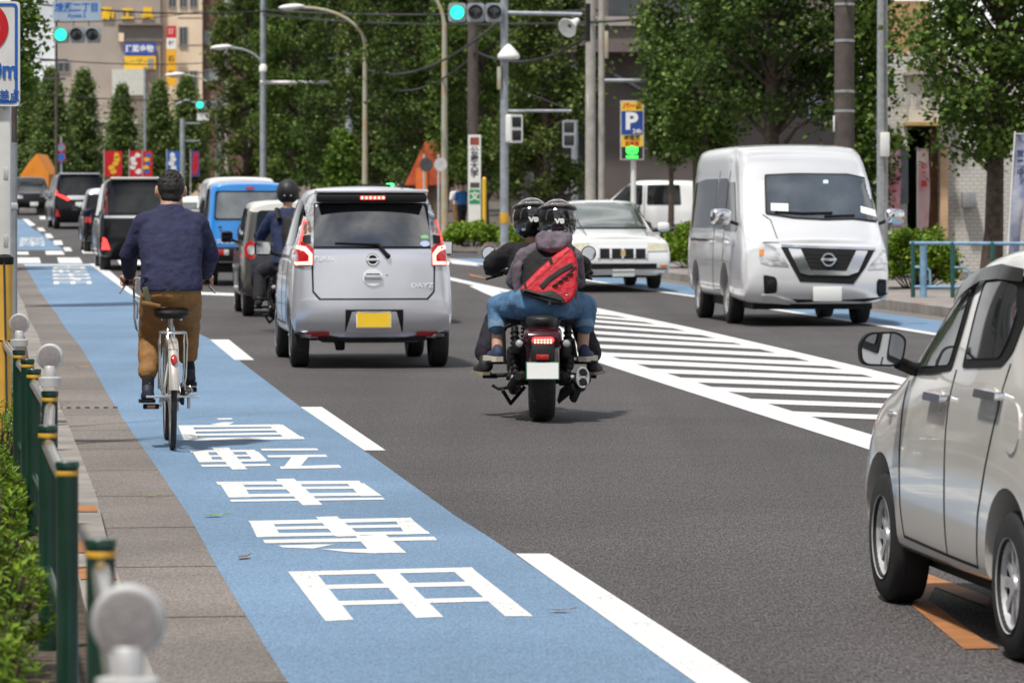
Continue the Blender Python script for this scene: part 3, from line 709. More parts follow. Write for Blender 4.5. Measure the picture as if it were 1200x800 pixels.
mb = MB(); mb.ell((.33, .62, 1.735), (.02, .035, .02)); mb.cyl((.33, .6, 1.73), (.33, .36, 1.80), .006, .004, 6); mb.build('roof_aerial', M_blk, DZ.o, 50)
# ---- the white and silver high-roof van, coming towards us
BACK = math.pi
def place(px_, Y, rz, L):                     # origin (rear) so that the FRONT centre of an oncoming car is at px, Y
    d = Vector((-math.sin(rz), math.cos(rz))); return Vector((XP(px_, Y), Y))-d*L
st = [S_((.05, 0, .02, .12), (.36, 1.15, 2.22), (.82, .88, .85, .74), bul=.03, zm=.7),
      S_((.18, .14, .14, .2), (.32, 1.15, 2.27), (.88, .935, .905, .80), zm=.7),
      S_(1.2, (.30, 1.15, 2.285), (.90, .945, .915, .815), zm=.7), S_(2.6, (.30, 1.15, 2.29), (.90, .945, .915, .815), zm=.7),
      S_((3.7, 3.7, 3.7, 3.55), (.30, 1.15, 2.285), (.90, .945, .915, .81), zm=.7),
      S_((4.10, 4.1, 4.15, 3.98), (.30, 1.15, 2.20), (.90, .945, .91, .79), zm=.7),
      S_((4.45, 4.5, 4.52, 4.36), (.28, 1.14, 1.70), (.90, .94, .90, .84), zm=.66),
      S_((4.70, 4.80, 4.80, 4.72), (.27, 1.08, 1.27), (.88, .93, .88, .84), zm=.62),
      S_((4.90, 5.02, 4.95, 4.89), (.27, .98, 1.12), (.875, .93, .875, .82), zm=.58),
      S_((4.97, 5.07, 5.0, 4.94), (.28, .95, 1.08), (.855, .90, .85, .78), zm=.56, bul=.03)]
M_vwhite = paint('white_van_paint', (.72, .725, .735), .45, .22)
M_vside = paint('silver_van_paint', (.76, .765, .78), .36, .22)
rzv = BACK+R(5.4)
VN = Car('passenger_van', 'silver and white high-roof van coming towards us past the kerb', 'van', place(957, 49.0, rzv, 5.08*1.03), rzv, 1.03, st, M_vside, None, (1.05, 3.62), .335, .195, .905, .40, rimkind=6, top=M_vwhite, topz=1.86)
def vf(*q): return VN.px([(800+a/3.2, 150+b/3.2) for a, b in q], 'front')
ws_ = vf((313,182),(420,176),(620,178),(722,187),(756,328),(640,338),(540,341),(420,335),(317,318))
VN.patch('windscreen_seal', vf((306,174),(420,169),(620,171),(727,180),(763,335),(640,345),(540,348),(420,342),(310,325)), 'front', M_blk, off=.004, r=.03)
VN.patch('windscreen', ws_, 'front', M_glass3, off=.009, r=.04)
VN.patch('paper_card', vf((330,283),(395,285),(396,313),(331,311)), 'front', M_plate, off=.012); VN.patch('paper_card', vf((667,294),(730,296),(730,320),(668,318)), 'front', M_plate, off=.012)
VN.patch('inspection_sticker', vf((527,196),(545,196),(545,209),(527,209)), 'front', mat('pale_green_sticker', (.5, .75, .7), .5, var=0), off=.012)
wb = MB()
for q in (((345,318),(450,324),(560,322)), ((530,335),(640,332),(752,322))):
    pts = [VN.hit(*vf(z_)[0], 'front') for z_ in q]; wb.tube([p_+n_*.025 for p_, n_ in pts], .012, 6)
wb.build('windscreen_wiper', M_blk, VN.o, 50)
VN.patch('bonnet_gap', strip(vf((300,325),(330,345),(360,430),(300,428)), .012), 'front', M_seam, off=.003)
for nm, q in (('l', ((284,430),(312,432),(345,445),(372,480),(400,520),(330,515),(290,505))), ('r', ((796,452),(775,449),(750,455),(720,490),(690,530),(745,527),(786,520)))):
    hl = VN.patch('headlight', vf(*q), 'front', M_clear, off=.010, r=.02)
    cx = sum(a for a, b in q)/7; cy = sum(b for a, b in q)/7
    VN.patch('lamp_lens', vf(*[(cx+(a-cx)*.45, cy+(b-cy)*.5) for a, b in q]), 'front', M_chrome, off=.014, parent=hl)
    ax_ = 296 if nm == 'l' else 782
    VN.patch('indicator', vf((ax_-9,455),(ax_+9,455),(ax_+9,478),(ax_-9,478)), 'front', M_amber, off=.014, parent=hl)
gr = VN.patch('grille', vf((368,447),(720,457),(684,525),(640,586),(440,577),(404,512)), 'front', M_blk, off=.006)
for k in range(5): VN.patch('grille_bar', strip(vf((452-k*0+0, 470+k*15),(650, 474+k*15)), .012), 'front', M_under, off=.010, parent=gr)
VN.patch('grille_trim', vf((395,452),(442,455),(478,533),(612,537),(650,460),(693,461),(657,540),(620,553),(470,551),(440,544)), 'front', M_chrome, off=.022, parent=gr)
VN.patch('grille_trim', vf((366,438),(722,449),(720,458),(368,447)), 'front', M_chrome, off=.012, parent=gr)
em, en = VN.hit(*vf((546,495))[0], 'front')
mb = MB(); mb.lathe([(.062, -.01), (.066, .01), (.086, .01), (.090, -.01)], em+en*.02, en, 28); mb.box(em+en*.025, (.20, .014, .036), b=.005); mb.build('round_badge', M_chrome, VN.o, 40)
for q in (((302,550),(346,558),(354,572),(352,618),(305,622)), ((733,565),(776,566),(774,634),(736,634),(727,620),(727,580))):
    fg = VN.patch('fog_lamp', vf(*q), 'front', M_blk, off=.010, r=.03)
    cx = sum(a for a, b in q)/len(q); cy = sum(b for a, b in q)/len(q)
    VN.patch('lamp_lens', vf(*[(cx+13*math.cos(R(i*30)), cy+17*math.sin(R(i*30))) for i in range(12)]), 'front', M_glass, off=.013, parent=fg)
VN.patch('intake_slot', vf((412,641),(680,651),(660,660),(430,655)), 'front', M_seam, off=.006)
VN.patch('front_lip', vf((296,625),(340,628),(412,650),(400,660),(300,652)), 'front', M_vwhite, off=.018, r=.02); VN.patch('front_lip', vf((672,654),(740,638),(780,634),(776,660),(690,666)), 'front', M_vwhite, off=.018, r=.02)
a_, b_ = vf((542,622))[0]; VN.plate(a_, b_, 'front', .36, .18, M_plate)
sw = [(.35, 1.20), (.42, 1.80), (1.4, 1.85), (2.55, 1.85), (2.6, 1.20)]
for v in ('left', 'right'):
    q = VN.patch('side_window', sw, v, M_glass, off=.006, r=.08); VN.patch('window_trim', strip([(.33, 1.185), (2.62, 1.185)], .035), v, M_chrome, off=.012, parent=q)
    q = VN.patch('side_window', [(2.72, 1.20), (2.74, 1.85), (3.35, 1.85), (3.45, 1.80), (3.45, 1.20)], v, M_glass, off=.006, r=.05)
    d = VN.patch('door_window', [(3.55, 1.18), (3.55, 1.80), (3.90, 1.80), (4.38, 1.22), (4.38, 1.17)], v, M_glass, off=.006, r=.05)
    VN.patch('door_gap', strip([(3.50, 1.95), (3.50, .75), (3.42, .5)], .018), v, M_seam, off=.003); VN.patch('door_gap', strip([(2.66, 1.95), (2.66, .42), (3.2, .42)], .018), v, M_seam, off=.003)
    VN.patch('slide_rail', strip([(.5, 1.05), (2.6, 1.05)], .03), v, M_seam, off=.003)
    VN.patch('door_handle', rr([(3.58, 1.0), (3.82, 1.0), (3.82, 1.05), (3.58, 1.05)], .02), v, M_vside, off=.03); VN.patch('door_handle', rr([(2.36, 1.0), (2.60, 1.0), (2.60, 1.05), (2.36, 1.05)], .02), v, M_vside, off=.03)
for sg in (-1, 1):
    m_ = VN.mirror(sg, (sg*1.10, 4.42, 1.36), (.26, .16, .20), M_chrome)
VN.patch('rear_window', [(-.7, 1.25), (.7, 1.25), (.66, 1.85), (-.66, 1.85)], 'rear', M_glass, off=.006, r=.06)
for sg in (-1, 1): VN.patch('tail_light', [(sg*.74, .95), (sg*.86, .95), (sg*.85, 1.55), (sg*.76, 1.55)], 'rear', M_red, off=.01)
mb = MB(); mb.box((0, 2.6, .27), (1.5, 4.4, .12)); mb.tube([(-.85, 3.62, .33), (.85, 3.62, .33)], .05); mb.tube([(-.85, 1.05, .33), (.85, 1.05, .33)], .05); mb.build('rear_underside', M_under, VN.o, 0)

# ---- the white sedan beyond the motorcycle, coming towards us
st = [S_((.12, .0, .06, .12), (.30, .82, .96), (.72, .80, .74, .62), bul=.05, zm=.6),
      S_((.3, .2, .25, .3), (.25, .84, .99), (.80, .86, .80, .68), zm=.58), S_((.95, .95, .95, 1.0), (.22, .85, 1.0), (.82, .865, .81, .66), zm=.58),
      S_((1.5, 1.5, 1.45, 1.62), (.22, .86, 1.38), (.82, .865, .80, .60), zm=.58), S_((2.2, 2.2, 2.2, 2.2), (.22, .86, 1.455), (.82, .865, .80, .62), zm=.58),
      S_((2.9, 2.9, 2.9, 2.62), (.22, .86, 1.42), (.82, .865, .80, .61), zm=.58), S_((3.3, 3.3, 3.4, 3.32), (.22, .85, .99), (.82, .865, .80, .66), zm=.56),
      S_((3.9, 3.9, 3.9, 3.9), (.22, .82, .95), (.81, .86, .80, .68), zm=.55), S_((4.5, 4.6, 4.54, 4.5), (.23, .76, .88), (.81, .86, .82, .70), zm=.5), S_((4.6, 4.68, 4.62, 4.59), (.24, .74, .86), (.78, .85, .80, .68), zm=.48, bul=.03)]
M_swhite = paint('white_sedan_paint', (.78, .79, .79), .05, .25)
rzs = BACK+R(6.2)
SD = Car('white_sedan', 'white saloon car with upright barred grille behind the motorcycle riders, coming towards us', 'car', place(725, 66.6, rzs, 4.7*1.08), rzs, 1.08, st, M_swhite, None, (.95, 3.72), .31, .185, .80, .37)
def sf(*q): return SD.px([(640+a/5.715, 220+b/5.715) for a, b in q], 'front')
SD.patch('windscreen_seal', [(-.66, .965), (.66, .965), (.57, 1.405), (-.57, 1.405)], 'front', M_blk, off=.003, r=.03)
SD.patch('windscreen', [(-.645, .985), (.645, .985), (.555, 1.39), (-.555, 1.39)], 'front', M_glass2, off=.008, r=.03)
gl = SD.patch('grille', sf((350,405),(672,407),(668,476),(358,474)), 'front', M_blk, off=.008)
for k in range(5): 
    x_ = 352+k*80; SD.patch('grille_bar', sf((x_-7,407),(x_+7,407),(x_+7,473),(x_-7,473)), 'front', M_chrome, off=.016, parent=gl)
SD.patch('grille_trim', sf((345,398),(678,400),(678,409),(345,407)), 'front', M_chrome, off=.016, parent=gl)
SD.patch('grille_badge', sf((500,418),(530,418),(530,458),(500,458)), 'front', mat('gold_badge', (.6, .45, .2), .3, .8, var=0), off=.018, parent=gl)
xs_ = [p_[0] for p_ in sf((350,440),(672,440))]; xl = max(abs(q) for q in xs_)
for sg in (-1, 1): 
    h_ = SD.patch('headlight', [(sg*(xl+.02), .615), (sg*.80, .625), (sg*.79, .735), (sg*(xl+.02), .755)], 'front', mat('yellowed_lamp_lens', (.62, .60, .46), .15, var=.15, scale=12, coat=1), off=.012)
    SD.patch('indicator', [(sg*.68, .345), (sg*.79, .35), (sg*.79, .40), (sg*.68, .40)], 'front', M_amber, off=.012)
SD.patch('lower_grille', [(-.62, .345), (.62, .345), (.62, .42), (-.62, .42)], 'front', M_seam, off=.008)
SD.patch('bumper_strip', [(-.81, .245), (.81, .245), (.815, .32), (-.815, .32)], 'front', M_swhite, off=.03, r=.02)
SD.patch('bumper_trim', [(-.80, .328), (.80, .328), (.80, .342), (-.80, .342)], 'front', M_seam, off=.01)
a_, b_ = sf((518,557))[0]; SD.plate(a_, b_, 'front', .36, .18, M_plate)
for v in ('left', 'right'):
    SD.patch('side_window', [(1.35, .93), (1.75, 1.33), (2.25, 1.37), (2.25, .93)], v, M_glass, off=.006, r=.04); SD.patch('side_window', [(2.33, .93), (2.33, 1.37), (2.62, 1.35), (3.2, .95), (3.2, .93)], v, M_glass, off=.006, r=.04)
    SD.patch('door_gap', strip([(2.29, .92), (2.29, .35)], .014), v, M_seam, off=.003); SD.patch('door_gap', strip([(3.25, .9), (3.2, .35)], .014), v, M_seam, off=.003)
    SD.patch('door_handle', [(2.4, .80), (2.6, .80), (2.6, .84), (2.4, .84)], v, M_chrome, off=.02)
    SD.patch('side_moulding', [(.5, .50), (4.3, .50), (4.3, .56), (.5, .56)], v, M_swhite, off=.016)
for sg in (-1, 1): SD.mirror(sg, (sg*.97, 3.05, 1.0), (.20, .12, .15), M_swhite)
SD.patch('rear_window', [(-.55, 1.02), (.55, 1.02), (.5, 1.36), (-.5, 1.36)], 'rear', M_glass, off=.006, r=.03)
MB().box((0, 2.4, .24), (1.4, 4.0, .10)).build('rear_underside', M_under, SD.o, 0)

# ---- the pearl kei car close on the right, seen from its left rear
rzm = math.atan2(.238, 1.92)
Pm = Vector((1.640, 12.78)); rot2 = Matrix.Rotation(rzm, 2)
st = [S_((.10, .0, .06, .34), (.25, .90, 1.28), (.54, .61, .56, .42), bul=.05, zm=.52),
      S_((.15, .10, .14, .40), (.22, .92, 1.325), (.61, .65, .605, .48), zm=.52),
      S_((.55, .55, .55, .62), (.20, .92, 1.372), (.64, .662, .622, .52), zm=.52), S_((1.05, 1.05, 1.05, 1.02), (.19, .905, 1.388), (.645, .664, .622, .53), zm=.52),
      S_((1.5, 1.5, 1.5, 1.42), (.19, .885, 1.355), (.645, .664, .62, .525), zm=.52), S_((1.85, 1.85, 1.88, 1.74), (.19, .87, 1.255), (.645, .664, .618, .515), zm=.51),
      S_((2.15, 2.15, 2.18, 2.06), (.19, .85, 1.04), (.645, .662, .61, .53), zm=.50), S_((2.35, 2.35, 2.35, 2.30), (.20, .81, .885), (.64, .66, .60, .50), zm=.48),
      S_((2.64, 2.68, 2.64, 2.6), (.20, .76, .82), (.64, .662, .595, .48), zm=.45), S_((2.82, 2.88, 2.80, 2.76), (.22, .68, .75), (.58, .62, .54, .42), zm=.42, bul=.06)]
M_pearl = paint('pearl_beige_paint', (.70, .68, .64), .10, .14)
org = Pm-rot2 @ Vector((-.66, .48))
MI = Car('pearl_hatchback', 'pearl beige kei car cut by the right edge, door mirror out, over the orange marking', 'car', org, rzm, 1.0, st, M_pearl, None, (.48, 2.41), .248, .145, .648, .292, rimkind=5, sub=3)
def mf(*q): return MI.px([(1000+a/4, 270+b/4) for a, b in q], 'left')
fw = [(2.03, .885), (1.90, 1.0), (1.74, 1.115), (1.60, 1.19), (1.46, 1.24), (1.33, 1.262), (1.35, 1.10), (1.40, .94), (1.42, .922), (1.7, .90)]
fg = [(1.92, .915), (1.80, 1.03), (1.66, 1.125), (1.52, 1.19), (1.385, 1.215), (1.40, 1.09), (1.44, .958), (1.46, .942)]
bw = [(1.245, .938), (1.235, 1.10), (1.215, 1.272), (.98, 1.285), (.66, 1.268), (.55, 1.15), (.60, 1.02), (.70, .965)]
bg_ = [(1.195, .972), (1.185, 1.10), (1.17, 1.24), (.97, 1.252), (.76, 1.24), (.66, 1.15), (.68, 1.05), (.74, .995)]
vis = [(1.62, 1.205), (1.46, 1.258), (1.30, 1.282), (1.0, 1.305), (.70, 1.292), (.66, 1.25), (.98, 1.255), (1.2, 1.245), (1.34, 1.22), (1.46, 1.19), (1.56, 1.15)]

MI.both('window_frame', fw, M_blk, off=.004, r=.03, step=.05); MI.both('window_frame', bw, M_blk, off=.004, r=.03, step=.05)
MI.both('door_window', fg, mat('door_glass', (.05, .055, .052), .02, var=.6, scale=5, spec=.9, ior=1.6), off=.008, r=.03, step=.05); MI.both('door_window', bg_, M_glass, off=.008, r=.03, step=.05)
MI.both('rain_visor', vis, mat('smoked_visor', (.008, .008, .008), .12, var=0, spec=.3), off=.020, r=.02, step=.05, skirt=.0)
def mp_(*q): return MI.px(q, 'left')
for q in ([(2.08, .86), (2.07, .6), (2.04, .40), (1.99, .285)], [(1.33, .93), (1.345, .7), (1.33, .4), (1.31, .275)], [(.60, .98), (.64, .82), (.76, .62), (.85, .45), (.88, .275)], [(1.99, .285), (1.31, .275), (.88, .272)]):
    MI.both('door_gap', strip(q, .011), M_seam, off=.002, step=.05, skirt=.004)
for q in (((1093,465),(1111,464)), ((1153,462),(1176,461))):
    (a0, b0), (a1, b1) = mp_(*q)
    MI.both('handle_recess', [((a0+a1)/2+.085*math.cos(R(k*24)), b0-.01+.038*math.sin(R(k*24))) for k in range(15)], M_pearl, off=.006, step=.03)
    for h_ in MI.both('door_handle', rr([(a1-.02, b0-.012), (a0+.02, b0-.012), (a0+.02, b0+.016), (a1-.02, b0+.016)], .012), M_chrome, off=.030, step=.04): pass
(a0, b0), = mp_((1187,502))
MI.patch('fuel_lid', [(a0+.085*math.cos(R(k*20)), b0+.085*math.sin(R(k*20))) for k in range(18)], 'left', M_pearl, off=.005, step=.03)
for v in ('left', 'right'):
    (a1, b1), = mp_((1045,484)); MI.patch('side_repeater', [(a1+.03*math.cos(R(k*30)), b1+.014*math.sin(R(k*30))) for k in range(12)], v, M_chrome, off=.012, step=.02)
MI.both('sill_trim', [(2.10, .20), (.80, .20), (.80, .225), (2.10, .235)], M_seam, off=.004)
ml = MI.Ti @ Vector((1.372, 14.24, .982))
for sg in (-1, 1):
    ol = rr([(-.088, -.060), (.072, -.066), (.088, .040), (.050, .066), (-.060, .062), (-.092, .020)], .05, 6)
    mb = MB(); mb.prism([(sg*-x if sg > 0 else x, -.03, z) for x, z in ol], (0, .035, 0)); mb.ell((0, .035, 0), (.080, .060, .056)); mo = mb.build('wing_mirror', M_blk, MI.o, 50); mo.location = (sg*abs(ml.x), ml.y, ml.z)
    MB().prism([((sg*-x if sg > 0 else x)*.90, -.033, z*.88) for x, z in ol], (0, .003, 0)).build('mirror_glass', M_mirror, mo, 0)
    MB().tube([(-sg*.06, .0, -.05), (-sg*.12, .02, -.075), (-sg*.20, .03, -.085)], [.025, .026, .03], 10).build('mirror_arm', M_blk, mo, 50)
MI.patch('windscreen', [(-.50, .92), (.50, .92), (.44, 1.27), (-.44, 1.27)], 'front', M_glass2, off=.006, r=.04)
MI.patch('rear_window', [(-.47, .98), (.47, .98), (.40, 1.24), (-.40, 1.24)], 'rear', M_glass, off=.006, r=.04)
for sg in (-1, 1):
    MI.patch('tail_light', [(sg*.50, .68), (sg*.595, .70), (sg*.56, .98), (sg*.50, .96)], 'rear', M_red, off=.012, r=.02)
    MI.patch('headlight', [(sg*.30, .55), (sg*.52, .56), (sg*.50, .69), (sg*.33, .66)], 'front', M_clear, off=.012, r=.02)
MI.plate(0, .48, 'rear', .29, .145, M_plateY); MI.plate(0, .36, 'front', .29, .145, M_plateY)
MB().box((0, 1.45, .18), (1.0, 2.5, .06)).build('rear_underside', M_under, MI.o, 0)

# ---- the queue ahead in the left lane
def boxy(L, W, H, hood, zb=.28, rake=.16, tum=.12, belt=.62, hz=.62, lip=.0):
    '''stations for a tall two-box car'''
    w_ = W/2; ze = H*belt; b = [(w_*.93, w_, w_*.93, w_*(.93-tum))]
    ww = (w_*.93, w_, w_*.94, w_*(.94-tum)); w0 = (w_*.88, w_*.955, w_*.90, w_*(.89-tum))
    return [S_((.08, .0, .05, .05+rake), (zb+.02, ze, H-.04), w0, bul=.04, zm=H*.36), S_((.14, .09, .12, .12+rake), (zb, ze, H-.01), ww, zm=H*.36),
            S_((.7, .7, .7, .8), (zb-.01, ze, H), ww, zm=H*.36), S_(L*.45, (zb-.02, ze, H), ww, zm=H*.36),
            S_((L-hood-.55,)*3+(L-hood-.75,), (zb-.02, ze, H-.03), ww, zm=H*.36), S_((L-hood-.12,)*3+(L-hood-.2,), (zb-.02, ze*.97, H*hz+.06), (ww[0], ww[1], ww[2], ww[3]*1.06), zm=H*.35),
            S_((L-.25, L-.2, L-.25, L-.3), (zb, ze*.9, H*hz*.94), ww, zm=H*.34), S_((L-.06, L, L-.06, L-.1), (zb+.02, ze*.84, H*hz*.86), w0, zm=H*.32, bul=.04)]
def sides(c, L, H, ze, gl, y0=.5, y1=None, hood=.9):
    y1 = y1 or L-hood-.25; m_ = (y0+y1)/2; t = H*.93
    c.both('side_window', [(y0, ze+.03), (y0+.05, t), (m_-.06, t), (m_-.06, ze+.03)], gl, off=.006, r=.05)
    c.both('side_window', [(m_+.06, ze+.03), (m_+.06, t), (y1-.5, t), (y1, ze+.06), (y1, ze+.03)], gl, off=.006, r=.05)
    c.both('door_gap', strip([(m_, t+.03), (m_, .45)], .014), M_seam, off=.003); c.both('door_gap', strip([(y1+.05, ze), (y1, .45)], .014), M_seam, off=.003)
    c.both('door_handle', [(m_+.12, ze-.12), (m_+.32, ze-.12), (m_+.32, ze-.07), (m_+.12, ze-.07)], M_blk, off=.02)
    MB().box((0, L*.5, .28), (c.W*.86, L*.86, .12)).build('rear_underside', M_under, c.o, 0)
# two-tone kei car
M_navy = paint('dark_navy_paint', (.012, .014, .028), .3, .2); M_cream = paint('cream_roof_paint', (.66, .65, .60), .05, .25); M_reflgrey = paint('grey_reflection_paint', (.13, .12, .105), .5, .2)  # brown-grey puts the side reflections into a dark navy body's colour
Y_ = 53.4; pk = Vector((XP(345, Y_), Y_))
KC = Car('two_tone_hatchback', 'dark kei car with cream roof and round tail lights beside the scooter rider', 'car', pk, HEAD, 1.0, boxy(3.40, 1.475, 1.63, .75, .25, .14, .10), M_reflgrey, None, (.48, 2.95), .29, .165, .70, .345, top=M_cream, topz=1.46)
KC.W = 1.475
KC.patch('rear_gate', [(-.60, .42), (.60, .42), (.62, 1.0), (-.62, 1.0)], 'rear', M_navy, off=.012, r=.06)
KC.patch('rear_window', [(-.56, 1.04), (.56, 1.04), (.50, 1.48), (-.50, 1.48)], 'rear', M_glass, off=.010, r=.06)
for sg in (-1, 1):
    tl = KC.patch('tail_light', [(sg*(.60+.09*math.cos(R(k*24))), .93+.13*math.sin(R(k*24))) for k in range(15)], 'rear', M_red, off=.014)
    KC.patch('lamp_lens', [(sg*(.60+.055*math.cos(R(k*30))), .93+.07*math.sin(R(k*30))) for k in range(12)], 'rear', M_clear, off=.02, parent=tl)
    KC.mirror(sg, (sg*.84, 2.35, 1.10), (.17, .12, .17), M_blk)
sides(KC, 3.4, 1.63, 1.03, M_glass, .45, hood=.75)
KC.plate(0, .56, 'rear', .33, .165, M_plateY)
KC.both('wheel_arch_trim', strip([(.48+.40*math.cos(R(a)), .29+.40*math.sin(R(a))) for a in range(10, 171, 16)], .07), M_blk, off=.012)
# bright blue small off-roader
M_bblue = paint('bright_blue_paint', (.018, .235, .66), .0, .25)
Y_ = 70.5; pj = Vector((XP(293, Y_), Y_))
JM = Car('blue_offroader', 'bright blue boxy off-roader seen over the dark kei car', 'car', pj, HEAD, 1.10, boxy(3.35, 1.475, 1.74, .95, .42, .05, .05, .60, .62), M_bblue, None, (.62, 2.87), .345, .19, .70, .41)
JM.W = 1.4
JM.patch('window_seal', [(-.60, 1.10), (.60, 1.10), (.57, 1.585), (-.57, 1.585)], 'rear', M_blk, off=.006, r=.05)
JM.patch('rear_window', [(-.575, 1.125), (.575, 1.125), (.545, 1.56), (-.545, 1.56)], 'rear', mat('tinted_pale_glass', (.06, .08, .10), .04, var=.7, scale=4, spec=1, ior=1.8), off=.010, r=.05)
JM.patch('brake_light', [(-.07, 1.615), (.07, 1.615), (.07, 1.655), (-.07, 1.655)], 'rear', M_red, off=.012)
bmp = MB(); bmp.box((0, -.05, .53), (1.46, .22, .24), b=.04); bm_ = bmp.build('rear_bumper', M_blk, JM.o, 40)
for sg in (-1, 1):
    MB().box((sg*.56, -.166, .56), (.26, .02, .10), b=.01).build('tail_light', M_red, bm_, 30); MB().box((sg*.40, -.168, .56), (.09, .02, .10), b=.01).build('reverse_lamp', M_clear, bm_, 30)
    JM.mirror(sg, (sg*.84, 2.2, 1.2), (.17, .12, .20), M_blk)
sp = MB(); sp.lathe([(.10, -.24), (.20, -.245), (.30, -.23), (.335, -.18), (.335, -.06), (.28, -.03), (.05, -.03)], (.12, .02, .86), (0, 1, 0), 28); sp.build('spare_wheel', M_rub, JM.o, 50)
JM.letters('SUZUKI', -.36, .74, 'rear', .10, M_plate, JM.body, 1.15)
MB().box((-.50, -.012, .98), (.05, .02, .025)).build('gate_hinge', M_blk, JM.o, 0)
sides(JM, 3.35, 1.74, 1.05, M_glass, .35, hood=.95)
# black minivans
M_bpaint = mat('black_car_paint', (.005, .005, .0065), .12, 0, var=0, coat=.12, spec=.35)
def minivan(name, label, px_, Y, rz, sc_, big):
    c = Car(name, label, 'car', Vector((XP(px_, Y), Y)), rz, sc_, boxy(4.9, 1.85, 1.93, 1.0, .26, .18, .11, .57, .60), M_bpaint, 'black minivans queuing in the left lane', (.95, 3.90), .345, .22, .86, .41)
    c.W = 1.75
    c.patch('rear_window', [(-.73, 1.20), (.73, 1.20), (.66, 1.74), (-.66, 1.74)], 'rear', M_glass, off=.008, r=.05)
    sides(c, 4.9, 1.93, 1.11, M_glass, .6, hood=1.0)
    for sg in (-1, 1):
        c.mirror(sg, (sg*1.05, 3.5, 1.2), (.22, .14, .19), M_blk); c.patch('bumper_reflector', [(sg*.68, .44), (sg*.86, .44), (sg*.83, .70), (sg*.76, .66)], 'rear', M_redlit if big else M_red, off=.012)  # big minivan's reflectors are made to glow though they are no lamps
    sp_ = MB(); sp_.box((0, .16, 1.905), (1.36, .30, .045), Matrix.Rotation(R(-5), 3, 'X'), b=.015); sp_.build('roof_spoiler', M_cream if big else M_silver, c.o, 40)
    return c
AV = minivan('black_minivan', 'black minivan with a chrome strip under its rear window, directly ahead of the cyclist', 168, 81, HEAD+R(1.5), 1.02, True)
AV.patch('chrome_strip', [(-.80, 1.09), (.80, 1.09), (.81, 1.14), (-.81, 1.14)], 'rear', M_chrome, off=.016)
for sg in (-1, 1): AV.patch('tail_light', [(sg*.72, 1.16), (sg*.86, 1.16), (sg*.78, 1.72), (sg*.73, 1.72)], 'rear', mat('dark_red_lens', (.10, .004, .006), .15, var=0, coat=1), off=.012)
AV.plate(0, .82, 'rear', .33, .165, M_plate)
FV = minivan('black_minivan', 'black minivan with slanting red tail lights and bright centre trim, farthest of the queue', 94, 135, HEAD+R(4), 1.02, False)
FV.patch('centre_trim', [(-.46, 1.02), (.46, 1.02), (.44, 1.16), (-.44, 1.16)], 'rear', M_chrome, off=.014)
for sg in (-1, 1):
    FV.patch('tail_light', [(sg*.32, 1.06), (sg*.42, .98), (sg*.86, 1.20), (sg*.87, 1.40), (sg*.80, 1.38), (sg*.76, 1.22)], 'rear', M_redlit, off=.016)
FV.plate(0, .85, 'rear', .33, .165, M_plate)
def smallcar(name, label, px_, Y, rz, pt, L=3.8, W=1.6, H=1.5, top=None, gl=None, sc_=1.0, zadd=0):
    c = Car(name, label, 'car', Vector((XP(px_, Y), Y)), rz, sc_, boxy(L, W, H, .95, .24, .24, .14), pt, None, (.65, L-.75), .30, .18, W/2-.06, .36, top=top, topz=H*.90)
    c.W = W; gl = gl or M_glass
    c.patch('rear_window', [(-W*.38, H*.66), (W*.38, H*.66), (W*.33, H*.90), (-W*.33, H*.90)], 'rear', gl, off=.008, r=.05)
    c.patch('windscreen', [(-W*.40, H*.66), (W*.40, H*.66), (W*.34, H*.91), (-W*.34, H*.91)], 'front', gl, off=.008, r=.05)
    sides(c, L, H, H*.63, gl, .55, hood=.95)
    for sg in (-1, 1):
        c.patch('tail_light', [(sg*W*.35, H*.46), (sg*W*.46, H*.46), (sg*W*.44, H*.60), (sg*W*.36, H*.60)], 'rear', M_red, off=.012)
        c.patch('headlight', [(sg*W*.28, H*.40), (sg*W*.44, H*.40), (sg*W*.43, H*.50), (sg*W*.30, H*.48)], 'front', M_clear, off=.012)
        c.mirror(sg, (sg*(W/2+.12), L-1.45, H*.68), (.18, .12, .14), M_blk)
    c.plate(0, H*.32, 'rear', .33, .165, M_plate); c.plate(0, H*.25, 'front', .33, .165, M_plate)
    return c
smallcar('black_hatchback', 'black small car with pale roof, half hidden between the two black minivans', 131, 99, HEAD+R(2), M_bpaint, 3.4, 1.5, 1.66, top=M_silver)
smallcar('white_estate', 'white car just ahead of the blue off-roader, showing only a pale rear window', 236, 92, HEAD+R(2), M_swhite, 4.3, 1.7, 1.50, gl=M_glass2)
FD = smallcar('dark_hatchback', 'small dark car with an amber indicator lit, waiting beside the orange wall', 30, 162, HEAD+R(186), M_bpaint, 3.7, 1.6, 1.52)
FD.patch('indicator', [(-.72, .62), (-.60, .62), (-.60, .74), (-.72, .74)], 'front', M_amberlit, off=.03)
smallcar('parked_white_van', 'white kei van parked sideways behind the roadside trees', 828, 101, R(78), M_swhite, 3.7, 1.6, 1.85)
TX = smallcar('dark_taxi', 'dark taxi mostly hidden ahead of the silver hatchback, its green roof lamp showing', 446, 50, HEAD, M_bpaint, 4.4, 1.7, 1.74)
rb = MB(); rb.box((0, 1.1, 1.805), (.42, .5, .05), b=.02); rb.build('roof_fin', M_blk, TX.o, 40)
MB().box((.20, .9, 1.81), (.10, .05, .06), b=.01).build('roof_lamp', mat('lit_green_lamp', (.1, .8, .2), .3, var=0, emit=(.05, 1, .25), estr=2.5), TX.o, 0)
